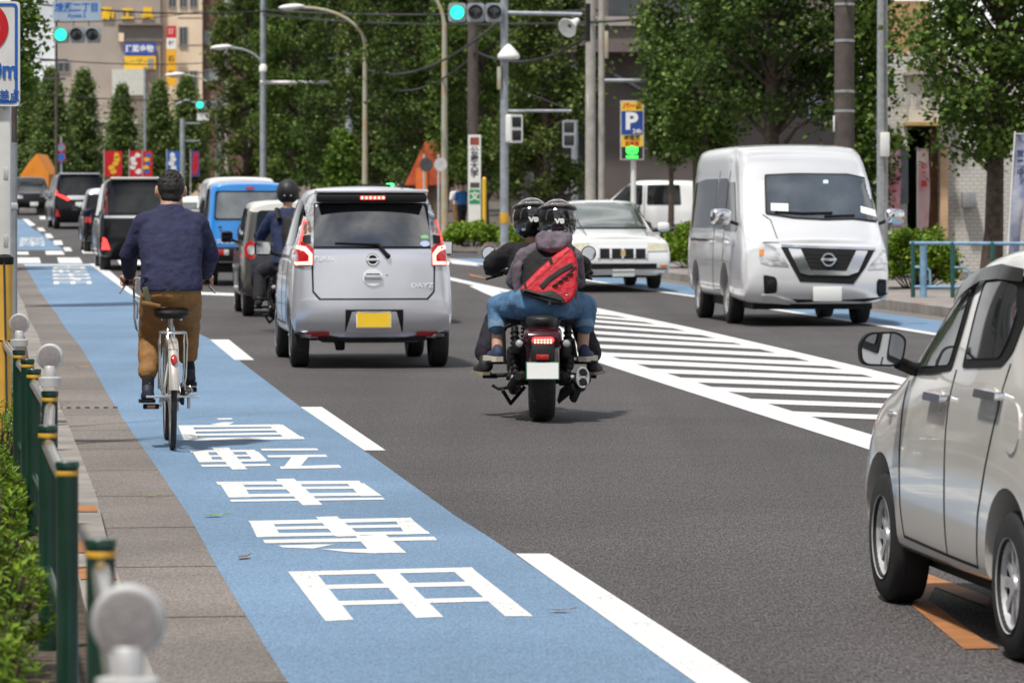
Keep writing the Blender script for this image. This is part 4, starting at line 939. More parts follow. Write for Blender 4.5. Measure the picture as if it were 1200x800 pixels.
# white delivery van, hidden but for its roof
wv = boxy(4.7, 1.7, 1.98, .75, .3, .10, .08, .55, .6)
WV = Car('white_delivery_van', 'white delivery van in front of the blue off-roader, only its roof showing', 'van', Vector((XP(284, 84), 84)), HEAD+R(1.5), 1.0, wv, M_swhite, None, (.9, 3.5), .32, .19, .80, .39); WV.W = 1.65
WV.patch('rear_window', [(-.66, 1.2), (.66, 1.2), (.62, 1.75), (-.62, 1.75)], 'rear', M_glass, off=.006, r=.05); sides(WV, 4.7, 1.98, 1.12, M_glass, .6, hood=.75)
# ================================================================= PEOPLE AND TWO-WHEELERS
def organic(name, mb, m, parent, vox=.011, sm=6, disp=0, dsc=.08, seed=0):
    me = mb.mesh(name); bm = bmesh.new(); bm.from_mesh(me); bmesh.ops.recalc_face_normals(bm, faces=bm.faces[:]); bm.to_mesh(me); bm.free()
    mods = [('REMESH', dict(mode='VOXEL', voxel_size=vox, adaptivity=0)), ('SMOOTH', dict(factor=.5, iterations=sm))]
    if disp:
        t = bpy.data.textures.new('folds', 'CLOUDS'); t.noise_scale = dsc; t.noise_depth = 2
        mods += [('DISPLACE', dict(texture=t, strength=disp, mid_level=.5)), ('SMOOTH', dict(factor=.4, iterations=2))]
    return link(name, evalmesh(me, mods, name), m, parent, 80)
def torso(mb, rings, n=20):                   # rings: (centre, half width, half depth); x is the wide axis
    vs = []; fs = []; k = len(rings)
    for c, a, b in rings:
        for j in range(n):
            t = 2*math.pi*j/n; ct, st_ = math.cos(t), math.sin(t); e = .78
            vs.append((c[0]+a*math.copysign(abs(ct)**e, ct), c[1]+b*math.copysign(abs(st_)**e, st_), c[2]))
    for i in range(k-1):
        for j in range(n): fs.append((i*n+j, i*n+(j+1) % n, (i+1)*n+(j+1) % n, (i+1)*n+j))
    fs.append(tuple(range(n-1, -1, -1))); fs.append(tuple((k-1)*n+j for j in range(n)))
    mb.add(vs, fs)
def limb(mb, pts, rs):
    for (p, q), (a, b) in zip(zip(pts, pts[1:]), zip(rs, rs[1:])): mb.caps(p, q, a, b)
def headmesh(mb, c, yaw=0, s=1.0):
    c = Vector(c); rt = Matrix.Rotation(yaw, 3, 'Z'); q = lambda *p: c+rt @ (Vector(p)*s)
    mb.ell(c, (.074*s, .094*s, .108*s), rt); mb.ell(q(0, .02, -.055), (.058*s, .072*s, .062*s), rt)
    for sg in (-1, 1): mb.ell(q(sg*.082, .0, -.005), (.012*s, .024*s, .036*s), rt)
    mb.caps(q(0, .085, .0), q(0, .108, -.022), .011*s, .015*s); mb.ell(q(0, .085, -.052), (.024*s, .012*s, .010*s), rt)
    for sg in (-1, 1): mb.ell(q(sg*.032, .083, .012), (.016*s, .010*s, .009*s), rt)
def handmesh(mb, c, sg, wrist):
    """a fist closed on a bar lying along x: palm on top, four fingers curling over the front, thumb under"""
    c = Vector(c); mb.caps(wrist, c+Vector((0, -.035, .018)), .026, .028); mb.ell(c+Vector((0, -.012, .026)), (.044, .036, .018))
    for i, (dx, l) in enumerate(((-.033, .92), (-.011, 1.0), (.011, .96), (.033, .80))):
        x = dx*sg*-1
        p0, p1, p2 = c+Vector((x, .012, .030)), c+Vector((x, .036*l, .010)), c+Vector((x, .026, -.022)); limb(mb, [p0, p1, p2, c+Vector((x, .0, -.028))], [.0105, .010, .009, .008])
    limb(mb, [c+Vector((-sg*.042, -.022, .012)), c+Vector((-sg*.05, .004, -.008)), c+Vector((-sg*.04, .020, -.024))], [.013, .011, .009])
M_skin = mat('skin', (.50, .29, .20), .5, var=.08, scale=20)
M_hair = mat('black_hair', (.012, .009, .008), .55, var=.5, scale=60, bump=.5, bscale=160)
M_navyk = mat('navy_jersey', (.016, .019, .060), .85, var=.22, scale=14, bump=.5, bscale=30)
M_brown = mat('brown_cotton', (.235, .120, .038), .85, var=.16, scale=16, bump=.3, bscale=45)
M_shoe = mat('dark_shoe', (.018, .02, .03), .7, var=.3)
M_sole = mat('pale_sole', (.55, .50, .42), .7, var=.1)
M_khaki = mat('khaki_webbing', (.09, .10, .06), .8, var=.2, scale=30)
M_cr2 = mat('bicycle_chrome', (.58, .57, .55), .22, .85, var=.1, scale=12)
M_bsil = mat('silver_mudguard', (.62, .58, .52), .3, .45, var=.10, scale=8)
def shoe(mb, heel, toe, h=.085, w=.046):
    heel, toe = Vector(heel), Vector(toe); d = (toe-heel)
    mb.caps(heel+Vector((0, 0, w)), heel+d*.35+Vector((0, 0, w*.95)), w*.92, w*.95); mb.caps(heel+d*.3+Vector((0, 0, w*.85)), toe+Vector((0, 0, w*.72))-d.normalized()*w*.7, w*.95, w*.72); mb.caps(heel+Vector((0, 0, h*.8)), heel+d*.12+Vector((0, 0, h*1.2)), w*.85, w*.80)
def soleslab(heel, toe, w=.05, t=.022):
    heel, toe = Vector(heel), Vector(toe); d = toe-heel; e = d.normalized(); s = e.cross(Vector((0, 0, 1))).normalized(); up = s.cross(e)
    mb = MB(); L = d.length+.045; pts = []
    for k, (u, ww) in enumerate(((-.045, .55), (-.02, .9), (.06, 1), (.14, .9), (.22, 1.02), (L-.07, .8), (L-.045, .35))): pts.append((u, ww*w))
    ol = [heel+e*u+s*x for u, x in pts]+[heel+e*u-s*x for u, x in pts[::-1]]
    mb.prism(ol, up*t); return mb

# ---- the bicycle
CY = Vector((XP(202, 23.94), 23.94)); rzc = R(6.9)
BK = thing('city_bicycle', 'city bicycle with a silver rear mudguard, red reflector and chrome carrier, under the cyclist', 'bicycle', (CY.x, CY.y, 0), rzc)
def cwheel(y, name):
    mb = MB(); r = .335
    mb.lathe([(r-.030, -.012), (r-.012, -.018), (r, -.006), (r, .006), (r-.012, .018), (r-.030, .012), (r-.030, -.012)], (0, y, r), (1, 0, 0), 56)
    t = mb.build(name, M_rub, BK, 60)
    mb = MB(); mb.lathe([(r-.028, -.013), (r-.045, -.010), (r-.045, .010), (r-.028, .013)], (0, y, r), (1, 0, 0), 56); mb.lathe([(.001, -.045), (.018, -.045), (.018, -.03), (.012, -.028), (.012, .028), (.018, .03), (.018, .045), (.001, .045)], (0, y, r), (1, 0, 0), 14)
    mb.build('rim', M_cr2, t, 40)
    mb = MB()
    for k in range(32):
        a = 2*math.pi*k/32; b = a+(.5 if k % 4 < 2 else -.5); sx = .03 if k % 2 else -.03
        mb.cyl((sx, y+.018*math.cos(b), r+.018*math.sin(b)), (0, y+(r-.045)*math.cos(a), r+(r-.045)*math.sin(a)), .0016, n=4)
    mb.build('spokes', M_cr2, t, 0); return t
cwheel(0, 'rear_wheel'); cwheel(1.10, 'front_wheel')
mb = MB(); arc = [(R(a)) for a in range(20, 175, 8)]; r_ = .362
prof = [(-.030, -.016), (-.024, -.002), (0, .006), (.024, -.002), (.030, -.016)]
vs = []; fs = []
for i, a in enumerate(arc):
    a2 = R(15)+(a-R(20))*1.03
    for x, dr in prof: vs.append((x, -math.cos(math.pi-a2)*-(r_+dr)*-1, .335+math.sin(a2)*(r_+dr)))
n_ = len(prof)
for i in range(len(arc)-1):
    for j in range(n_-1): fs.append((i*n_+j, i*n_+j+1, (i+1)*n_+j+1, (i+1)*n_+j))
mb.add(vs, fs); mgm = mb.mesh('m'); mgm = evalmesh(mgm, [('SOLIDIFY', dict(thickness=.003))], 'rear_mudguard'); mg = link('rear_mudguard', mgm, M_bsil, BK, 60)
mb = MB(); mb.ell((0, -.300, .575), (.021, .014, .036), Matrix.Rotation(R(-34), 3, 'X')); mb.build('red_reflector', M_red, mg, 60)
mb = MB()
BB = Vector((0, .45, .30)); ST = Vector((0, .30, .66)); HT = Vector((0, .84, .86)); HB = Vector((0, .885, .70))
mb.tube([BB, ST, (0, .265, .78)], .016, 10); mb.tube([BB, (0, .7, .45), HB+Vector((0, 0, .04))], .018, 10); mb.tube([HB, HT], .019, 10)
for sg in (-1, 1):
    mb.tube([BB+Vector((sg*.02, 0, 0)), (sg*.055, .02, .335)], .010, 8); mb.tube([ST, (sg*.055, .01, .345)], .008, 8)
    mb.tube([HB+Vector((sg*.01, 0, -.01)), (sg*.05, .95, .62), (sg*.05, 1.10, .335)], .011, 8)
mb.build('frame', M_cr2, BK, 50)
mb = MB()
for z0 in (.735,):
    mb.tube([(-.075, .16, z0), (-.078, -.22, z0), (-.04, -.25, z0), (.04, -.25, z0), (.078, -.22, z0), (.075, .16, z0)], .006, 8)
    for y in (.06, -.06, -.16): mb.cyl((-.075, y, z0), (.075, y, z0), .005, n=6)
    for x in (-.025, .025): mb.cyl((x, .16, z0), (x, -.25, z0), .004, n=6)
for sg in (-1, 1):
    mb.tube([(sg*.078, -.18, z0), (sg*.088, -.17, z0-.05), (sg*.082, -.06, .46), (sg*.060, .0, .345)], .006, 8); mb.tube([(sg*.076, .08, z0), (sg*.072, .02, .50), (sg*.060, 0, .345)], .005, 8)
mb.build('rear_carrier', M_cr2, BK, 50)
mb = MB(); mb.tube([(-.165, -.06, .335), (.165, -.06, .335)], .008, 8); mb.tube([(-.07, -.05, .34), (-.075, .03, .30), (-.06, .02, .335)], .008, 8); mb.tube([(.07, -.02, .335), (.12, -.05, .37), (.105, -.09, .40)], .007, 8); mb.cyl((.10, -.04, .335), (.10, -.04, .26), .010); mb.tube([(.075, 0, .335), (.075, -.09, .41)], .006, 6)
mb.build('kickstand', M_cr2, BK, 50)
mb = MB(); torso(mb, [((0, .16, .815), .085, .10), ((0, .15, .840), .112, .135), ((0, .15, .866), .105, .13), ((0, .15, .874), .06, .08)]); mb.caps((0, .30, .862), (0, .44, .872), .045, .026)
organic('saddle', mb, M_blk, BK, .010, 5)
mb = MB(); mb.cyl((0, .265, .76), (0, .25, .84), .013)
for sg in (-1, 1): mb.lathe([(.016, 0), (.018, .05), (.014, .055)], (sg*.05, .14, .80), (0, .2, 1), 10); mb.tube([(sg*.02, .38, .83), (sg*.03, .25, .815), (sg*.05, .14, .815)], .005, 6)
mb.build('seat_post', M_cr2, BK, 50)
mb = MB(); mb.tube([(0, .82, .95), (0, .80, 1.03), (0, .83, 1.05)], .012, 8)
mb.tube([(-.27, .62, 1.035), (-.27, .72, 1.04), (-.20, .84, 1.05), (0, .86, 1.05), (.20, .84, 1.05), (.245, .72, 1.04), (.245, .62, 1.035)], .011, 10)
hb = mb.build('handlebar', M_cr2, BK, 50)
for x, sg in ((-.27, -1), (.245, 1)):
    m2 = MB(); m2.caps((x, .60, 1.034), (x, .72, 1.04), .017, .016); m2.build('grip', M_blk, hb, 60)
    m2 = MB(); m2.tube([(x+sg*.0, .75, 1.03), (x+sg*.02, .68, .995), (x+sg*.045, .58, .965)], [.008, .007, .006], 6); m2.build('brake_lever', M_cr2, hb, 60)
mb = MB()
for sg, y, z in ((-1, .285, .262), (1, .615, .352)):
    mb.tube([(sg*.055, .45, .30), (sg*.065, y, z)], .011, 8)
mb.lathe([(.001, .045), (.085, .045), (.088, .049), (.085, .053), (.001, .053)], BB, (1, 0, 0), 30); mb.cyl((-.06, .45, .30), (.06, .45, .30), .018)
ck = mb.build('crank', M_cr2, BK, 40)
mb = MB(); mb.box((.062, .23, .335), (.022, .56, .11), b=.01); mb.build('chain_guard', M_blk, BK, 40)
for sg, y, z in ((-1, .285, .262), (1, .615, .352)):
    m2 = MB(); m2.box((sg*.125, y, z-.005), (.10, .075, .030), b=.006); pd = m2.build('pedal', M_blk, BK, 30)
    MB().box((sg*.125, y-.039, z-.004), (.05, .005, .018)).build('pedal_reflector', M_amber, pd, 0)
mb = MB(); mb.tube([(-.215, .70, 1.03), (-.225, .62, .98), (-.222, .60, .80), (-.21, .60, .74), (-.19, .60, .70), (-.19, .60, .76)], .008, 6); mb.tube([(-.23, .60, .93), (-.20, .60, .90), (-.205, .60, .80)], .006, 6)
mb.build('cable_lock', M_cr2, BK, 60)

# ---- the cyclist
CP = thing('person', 'man in a navy jersey and brown trousers cycling away on the blue lane', 'person', (CY.x, CY.y, 0), rzc)
mb = MB()
headmesh(mb, (.005, .455, 1.618), 0, 1.10); mb.caps((0, .39, 1.44), (.003, .435, 1.57), .070, .064)
torso(mb, [((0, .20, .88), .14, .10), ((0, .22, 1.05), .13, .09), ((0, .30, 1.28), .15, .10), ((0, .37, 1.43), .14, .07)])
for sg in (-1, 1):
    A = [(sg*.17, .36, 1.41), (sg*.265-.008, .42, 1.22), (sg*.245-.012, .595, 1.075)]
    limb(mb, A, [.045, .036, .026])
    handmesh(mb, (-.27 if sg < 0 else .245, .66, 1.04), sg, A[2])
limb(mb, [(-.09, .24, .92), (-.12, .50, .68), (-.145, .20, .40)], [.06, .045, .035]); limb(mb, [(.09, .24, .92), (.11, .64, .76), (.122, .52, .48)], [.06, .045, .035])
body = organic('body', mb, M_skin, CP, .008, 3)
mb = MB(); c = Vector((.005, .447, 1.645)); mb.ell(c+Vector((0, 0, -.006)), (.089, .106, .098)); mb.ell(c+Vector((0, -.040, -.062)), (.066, .056, .066)); mb.ell(c+Vector((0, .01, .055)), (.070, .085, .045))
for k in range(150):
    a = rnd.uniform(0, 6.28); e = rnd.uniform(.15, 1.45); d = Vector((math.cos(a)*math.cos(e), math.sin(a)*math.cos(e), math.sin(e))); q = c+Vector((d.x*.084, d.y*.100, d.z*.088+.012)); mb.caps(q-d*.004, q+d*.007+Vector((rnd.uniform(-.003, .003), .002, .002)), .006, .003, 6)
organic('hair', mb, M_hair, CP, .0045, 1)
mb = MB()
torso(mb, [((0, .185, .985), .198, .135), ((0, .19, 1.03), .196, .135), ((0, .22, 1.14), .190, .125), ((0, .28, 1.28), .205, .125), ((0, .33, 1.38), .20, .115), ((0, .365, 1.455), .145, .095), ((0, .385, 1.50), .092, .082), ((0, .395, 1.53), .074, .074)])
limb(mb, [(-.165, .35, 1.405), (-.262, .40, 1.21), (-.255, .575, 1.085)], [.078, .060, .043]); limb(mb, [(.165, .35, 1.405), (.252, .40, 1.21), (.232, .575, 1.085)], [.078, .060, .043])
limb(mb, [(-.06, .36, 1.45), (-.165, .35, 1.405)], [.062, .072]); limb(mb, [(.06, .36, 1.45), (.165, .35, 1.405)], [.062, .072])
for zf, xf in ((1.08, .02), (1.13, -.03), (1.19, .03), (1.05, -.08)):
    mb.tube([(-.13+xf, .10+(zf-1.03)*.30, zf+.035), (xf, .075+(zf-1.03)*.33, zf), (.13+xf, .11+(zf-1.03)*.30, zf-.015)], [.010, .016, .010], 8)
organic('jersey', mb, M_navyk, CP, .010, 5, .012, .05)
mb = MB()
torso(mb, [((0, .27, .84), .13, .07), ((0, .23, .885), .185, .13), ((0, .20, .955), .196, .142), ((0, .19, 1.01), .175, .12)])
limb(mb, [(-.095, .29, .915), (-.12, .49, .665), (-.135, .30, .53)], [.105, .085, .070]); limb(mb, [(-.12, .49, .665), (-.143, .245, .475)], [.085, .062])
limb(mb, [(.095, .29, .915), (.112, .63, .755), (.118, .54, .57)], [.105, .085, .066])
tr = organic('trousers', mb, M_brown, CP, .011, 5, .022, .08)
mb = MB(); torso(mb, [((0, .19, .982), .192, .135), ((0, .19, 1.012), .190, .134)], 28); organic('belt', mb, M_khaki, CP, .009, 2)
mb = MB(); mb.box((-.155, .075, .955), (.036, .012, .12), Matrix.Rotation(R(-14), 3, 'Y'), b=.004); mb.box((-.142, .07, .905), (.042, .018, .03), Matrix.Rotation(R(-14), 3, 'Y'), b=.005); mb.build('belt_end', M_khaki, CP, 40)
mb = MB(); mb.box((-.13, .062, .905), (.12, .02, .025), Matrix.Rotation(R(12), 3, 'Y'), b=.008); mb.build('pocket_flap', M_brown, tr, 40)
for x, h_, t_, an in ((-.145, (-.147, .175, .285), (-.15, .385, .278), (-.145, .215, .43)), (.122, (.124, .50, .378), (.126, .70, .362), (.12, .52, .51))):
    mb = MB(); mb.caps(an, Vector(h_)+Vector((0, .02, .08)), .040, .040); organic('sock', mb, mat('black_sock', (.01, .01, .012), .9, var=.2, bump=.4, bscale=200), CP, .007, 2)
    mb = MB(); shoe(mb, h_, t_); sh = organic('shoe', mb, mat('navy_trainer', (.014, .02, .045), .65, var=.5, scale=16), CP, .007, 2)
    soleslab(h_, t_, .05, .022).build('sole', M_blk, sh, 40)

# ---- the motorcycle
MO = Vector((XP(635, 27.2), 27.2)); rzo = R(0.8)
M_maroon = paint('maroon_tank_paint', (.045, .004, .010), .3, .2)
M_helm = mat('black_helmet_shell', (.010, .010, .011), .10, var=0, coat=1)
def motorcycle(name, label, loc, rz, group=None):
    o = thing(name, label, 'motorcycle', loc, rz, group)
    def tyre(y, r, w, nm):
        mb = MB(); h = w/2
        mb.lathe([(r*.66, -h*.75), (r*.78, -h*1.0), (r*.90, -h*.96), (r*.97, -h*.66), (r, -h*.25), (r, h*.25), (r*.97, h*.66), (r*.90, h*.96), (r*.78, h), (r*.66, h*.75), (r*.66, -h*.75)], (0, y, r), (1, 0, 0), 48)
        for k in range(26):
            a = 2*math.pi*k/26; d = Vector((0, math.cos(a), math.sin(a))); e = Vector((0, -math.sin(a), math.cos(a))); c = Vector((0, y, r))
            for sg in (-1, 1): mb.tube([c+d*(r*.999)+Vector((sg*h*.2, 0, 0)), c+d*(r*.965)+Vector((sg*h*.68, 0, 0))+e*.03], .006, 4)
        t = mb.build(nm, M_rub, o, 50)
        mb = MB(); mb.lathe([(r*.68, -h*.7), (r*.62, -h*.5), (r*.62, h*.5), (r*.68, h*.7)], (0, y, r), (1, 0, 0), 36); mb.lathe([(.001, -h*.9), (.05, -h*.9), (.06, 0), (.05, h*.9), (.001, h*.9)], (0, y, r), (1, 0, 0), 16)
        for k in range(10):
            a = 2*math.pi*k/10; mb.tube([(0, y+.05*math.cos(a), r+.05*math.sin(a)), (0, y+r*.64*math.cos(a), r+r*.64*math.sin(a))], .011, 6)
        mb.build('rim', M_under, t, 40)
        MB().lathe([(.09, h*.95), (.145, h*.95), (.145, h*.99), (.09, h*.99)], (0, y, r), (1, 0, 0), 28).build('brake_disc', M_steel, t, 30)
    tyre(0, .32, .185, 'rear_wheel'); tyre(1.49, .31, .13, 'front_wheel')
    # rear mudguard, lamp and plate
    mb = MB(); vs = []; fs = []; n = 7
    A_ = [R(a) for a in range(40, 186, 12)]
    for a in A_:
        for j in range(n):
            x = -.115+.23*j/(n-1); k = 1-(x/.135)**2*.28; vs.append((x, -math.cos(math.pi-a)*-.37*-1*k, .33+.37*math.sin(a)*k))
    for i in range(len(A_)-1):
        for j in range(n-1): fs.append((i*n+j, i*n+j+1, (i+1)*n+j+1, (i+1)*n+j))
    mb.add(vs, fs); rm = link('rear_mudguard', evalmesh(mb.mesh('m'), [('SOLIDIFY', dict(thickness=.006)), ('SUBSURF', dict(levels=1))]), M_maroon, o, 60)
    mb = MB(); mb.box((0, -.25, .60), (.27, .20, .115), Matrix.Rotation(R(16), 3, 'X'), b=.035); mb.build('tail_section', M_maroon, o, 50)
    mb = MB(); mb.box((0, -.34, .50), (.17, .10, .16), Matrix.Rotation(R(-14), 3, 'X'), b=.02); mb.build('plate_bracket', M_blk, o, 40)
    mb = MB(); mb.box((0, -.362, .578), (.155, .03, .055), b=.02); tl = mb.build('tail_light', M_redlit, o, 40)
    mb = MB()
    for i in range(6):
        for k in (0, 1): mb.ell((-.055+i*.022, -.379, .568+k*.018), (.0085, .004, .006), n=8, m=6)
    mb.build('lamp_bulb', M_redhot, tl, 60)
    MB().box((-.005, -.408, .468), (.090, .016, .038), b=.004).build('red_reflector', M_red, o, 30)
    mb = MB(); mb.box((0, 0, 0), (.235, .010, .128), b=.004); pl = mb.build('number_plate', M_pgreen, o, 30); pl.location = (-.003, -.41, .372); pl.rotation_euler = (R(-10), 0, 0)
    MB().box((0, -.0065, 0), (.219, .004, .112)).build('plate_face', M_plate, pl, 0)
    for sg in (-1, 1):
        mb = MB(); mb.cyl((sg*.10, -.31, .565), (sg*.15, -.31, .56), .010); mb.lathe([(.001, -.03), (.022, -.028), (.030, -.01), (.031, .015), (.020, .035), (.001, .04)], (sg*.165, -.315, .56), (0, 1, 0), 16); ind = mb.build('indicator', M_blk, o, 50)
        MB().ell((sg*.165, -.344, .56), (.026, .010, .026)).build('indicator_lens', M_clear, ind, 60)
        mb = MB()
        mb.tube([(sg*.185, .02, .30), (sg*.19, .18, .66)], .026, 10); 
        for k in range(9): mb.lathe([(.030, -.007), (.036, 0), (.030, .007)], (sg*(.1855+.0005*k), .035+.016*k, .33+.036*k), (0, .4, .92), 14)
        mb.build('shock_absorber', M_blk, o, 50)
        MB().lathe([(.001, 0), (.024, 0), (.024, .022), (.001, .024)], (sg*.205, .0, .31), (sg, 0, 0), 12).build('axle_nut', M_chrome, o, 40)
        mb = MB(); mb.box((sg*.14, .24, .315), (.045, .56, .075), b=.015); mb.tube([(sg*.13, -.02, .30), (sg*.17, .0, .30)], .05, 12); mb.build('swing_arm', M_under, o, 40)
        mb = MB(); mb.tube([(sg*.16, .26, .42), (sg*.25, .28, .405), (sg*.34, .28, .405)], .014, 8); mb.box((sg*.33, .28, .405), (.13, .045, .025), b=.008); mb.build('foot_peg', M_blk, o, 40); mb = MB(); mb.tube([(sg*.16, .72, .30), (sg*.36, .74, .29)], .016, 8); mb.box((sg*.36, .74, .285), (.11, .05, .03), b=.008); mb.build('foot_peg', M_blk, o, 40)
        mb = MB(); mb.tube([(sg*.075, 1.02, 1.0), (sg*.09, 1.49, .31)], .024, 10); mb.build('fork_leg', M_under, o, 50)
    # engine, frame, tank, seat
    mb = MB(); mb.box((0, .72, .38), (.30, .46, .30), b=.05); mb.box((0, .80, .56), (.24, .24, .22), Matrix.Rotation(R(-12), 3, 'X'), b=.03); mb.box((.17, .62, .40), (.10, .26, .20), b=.05); mb.box((-.17, .62, .38), (.10, .26, .20), b=.05)
    for k in range(6): mb.box((0, .82, .49+k*.028), (.27, .27, .010))
    mb.build('engine', M_under, o, 40)
    mb = MB(); mb.tube([(-.17, -.10, .32), (-.22, .08, .24), (-.20, .3, .20), (-.16, .55, .2)], .03, 8); mb.tube([(0, 1.0, .92), (0, .5, .72), (0, .1, .64)], .03, 8); mb.box((-.20, .25, .42), (.09, .20, .20), b=.03); mb.box((.19, .28, .46), (.09, .20, .22), b=.03); mb.tube([(-.26, .05, .40), (-.27, .06, .66), (-.22, .08, .68)], .012, 8)
    mb.tube([(-.2, .1, .40), (-.24, .02, .30), (-.23, -.05, .33)], .016, 8); mb.tube([(.2, .2, .52), (.24, .05, .46), (.22, .0, .58)], .014, 8); mb.box((-.18, .05, .52), (.07, .12, .10), b=.02); mb.box((.17, .05, .50), (.07, .12, .12), b=.02)
    mb.build('frame', M_blk, o, 40)
    mb = MB(); torso(mb, [((0, .72, .68), .10, .22), ((0, .74, .76), .15, .26), ((0, .76, .85), .145, .25), ((0, .78, .90), .08, .16)]); organic('fuel_tank', mb, M_maroon, o, .014, 5)
    mb = MB(); torso(mb, [((0, .45, .64), .13, .18), ((0, .45, .70), .15, .2), ((0, .46, .735), .12, .17)]); torso(mb, [((0, .08, .66), .10, .24), ((0, .06, .70), .115, .25), ((0, .05, .735), .115, .24), ((0, .06, .75), .07, .2)]); organic('seat', mb, mat('seat_vinyl', (.016, .016, .017), .5, var=.2, bump=.2), o, .012, 4)
    mb = MB(); ringp = lambda r, y: (.285, y, .30)
    mb.tube([(.20, .75, .24), (.25, .45, .22), (.27, .20, .25), (.285, -.16, .31)], [.03, .045, .058, .060], 16)
    ex = mb.build('exhaust', M_under, o, 50)
    mb = MB(); S2 = lambda x, z: (.285+x, -.175, .315+z); ol = []
    for k in range(24):
        t = 2*math.pi*k/24; ol.append(S2(.046*math.cos(t), .075*math.copysign(abs(math.sin(t))**.8, math.sin(t))))
    mb.prism(ol, (0, .10, 0)); mb.build('exhaust_tip', M_alloy, ex, 40)
    for dz in (.034, -.034): MB().lathe([(.001, 0), (.027, 0), (.027, .02), (.001, .02)], (.285, -.178, .315+dz), (0, 1, 0), 20).build('exhaust_bore', M_seam, ex, 30); MB().lathe([(.027, 0), (.032, -.003), (.034, .004)], (.285, -.178, .315+dz), (0, 1, 0), 20).build('exhaust_rim', M_chrome, ex, 50)
    mb = MB(); mb.box((.24, .10, .19), (.05, .34, .12), Matrix.Rotation(R(24), 3, 'Y'), b=.02); mb.prism([(.12, .0, .12), (.24, -.02, .22), (.26, -.02, .30), (.14, 0, .2)], (0, .5, 0)); mb.build('belly_pan', M_under, o, 40)
    mb = MB(); mb.tube([(-.39, .93, 1.035), (-.30, .97, 1.04), (-.12, 1.04, 1.03), (.12, 1.04, 1.03), (.30, .97, 1.04), (.37, .93, 1.035)], .013, 8); hb = mb.build('handlebar', M_blk, o, 50)
    for sg in (-1, 1):
        m2 = MB(); m2.caps((sg*.38, .93, 1.035), (sg*.27, .985, 1.04), .019, .019); m2.tube([(sg*.26, 1.02, 1.02), (sg*.33, 1.02, 1.0), (sg*.39, .99, .985)], .008, 6); m2.box((sg*.23, 1.0, 1.04), (.06, .05, .05), b=.01); m2.build('grip', M_blk, hb, 50)
        m2 = MB(); m2.tube([(sg*.26, 1.0, 1.05), (sg*.30, 1.0, 1.12), (sg*.35, .99, 1.17)], .007, 6); m2.lathe([(.001, .03), (.035, .028), (.052, .012), (.055, 0)], (sg*.365, .96, 1.175), (0, 1, 0), 24); mi = m2.build('rear_mirror', M_blk, o, 50)
        MB().lathe([(.001, 0), (.049, 0), (.049, .004)], (sg*.365, .957, 1.175), (0, 1, 0), 24).build('mirror_glass', M_mirror, mi, 40)
    mb = MB(); mb.lathe([(.001, 0), (.06, .0), (.085, .05), (.09, .13), (.001, .13)], (0, 1.12, .88), (0, 1, 0), 24); mb.build('headlamp', M_blk, o, 50)
    mb = MB(); mb.tube([(-.12, .35, .22), (-.22, .10, .12), (-.28, .02, .22)], .014, 8); mb.build('side_stand', M_blk, o, 50); MB().tube([(-.15, .62, .22), (-.30, .60, .20), (-.34, .66, .22)], .012, 8).build('gear_lever', M_blk, o, 50)
    return o
MC1 = motorcycle('motorcycle', 'dark maroon motorcycle carrying two people, lit tail lamp and twin-bore exhaust on its right', (MO.x, MO.y, 0), rzo)

def helmet(mb, c, s=1.10): mb.ell(c, (.128*s, .150*s, .135*s), None, 20, 14); mb.ell(Vector(c)+Vector((0, .01, -.04)), (.126*s, .135*s, .11*s), None, 20, 12)
def add_helmet(P_, c, mark=True, goggles=True, m=M_helm):
    mb = MB(); helmet(mb, c); h = organic('helmet', mb, m, P_, .010, 3); c = Vector(c)
    if goggles:
        mb = MB(); pts = []
        for k in range(13):
            a = R(-180*k/12); pts.append(c+Vector((.119*math.cos(a), .126*math.sin(a), .074+.034*math.sin(-a))))
        mb.tube(pts, .012, 6, flat=2.0); mb.box(c+Vector((0, -.128, .105)), (.105, .03, .022), Matrix.Rotation(R(-38), 3, 'X'), b=.008); mb.build('goggle_strap', mat('grey_goggle_strap', (.30, .29, .27), .35, .3, var=.5, scale=30), h, 60)
    if mark:
        me = textmesh('V8', .046, .002, sx=1.3, bold=.003); t = link('lettering', me, M_plate, h, 0); t.location = c+Vector((.01, -.166, -.012)); t.rotation_euler = (R(88), 0, 0)
        mb = MB(); mb.box(c+Vector((-.06, -.135, -.085)), (.03, .012, .02), b=.004); mb.box(c+Vector((.05, -.14, -.078)), (.02, .012, .014), b=.003); mb.build('trim_clip', M_steel, h, 40)
    return h
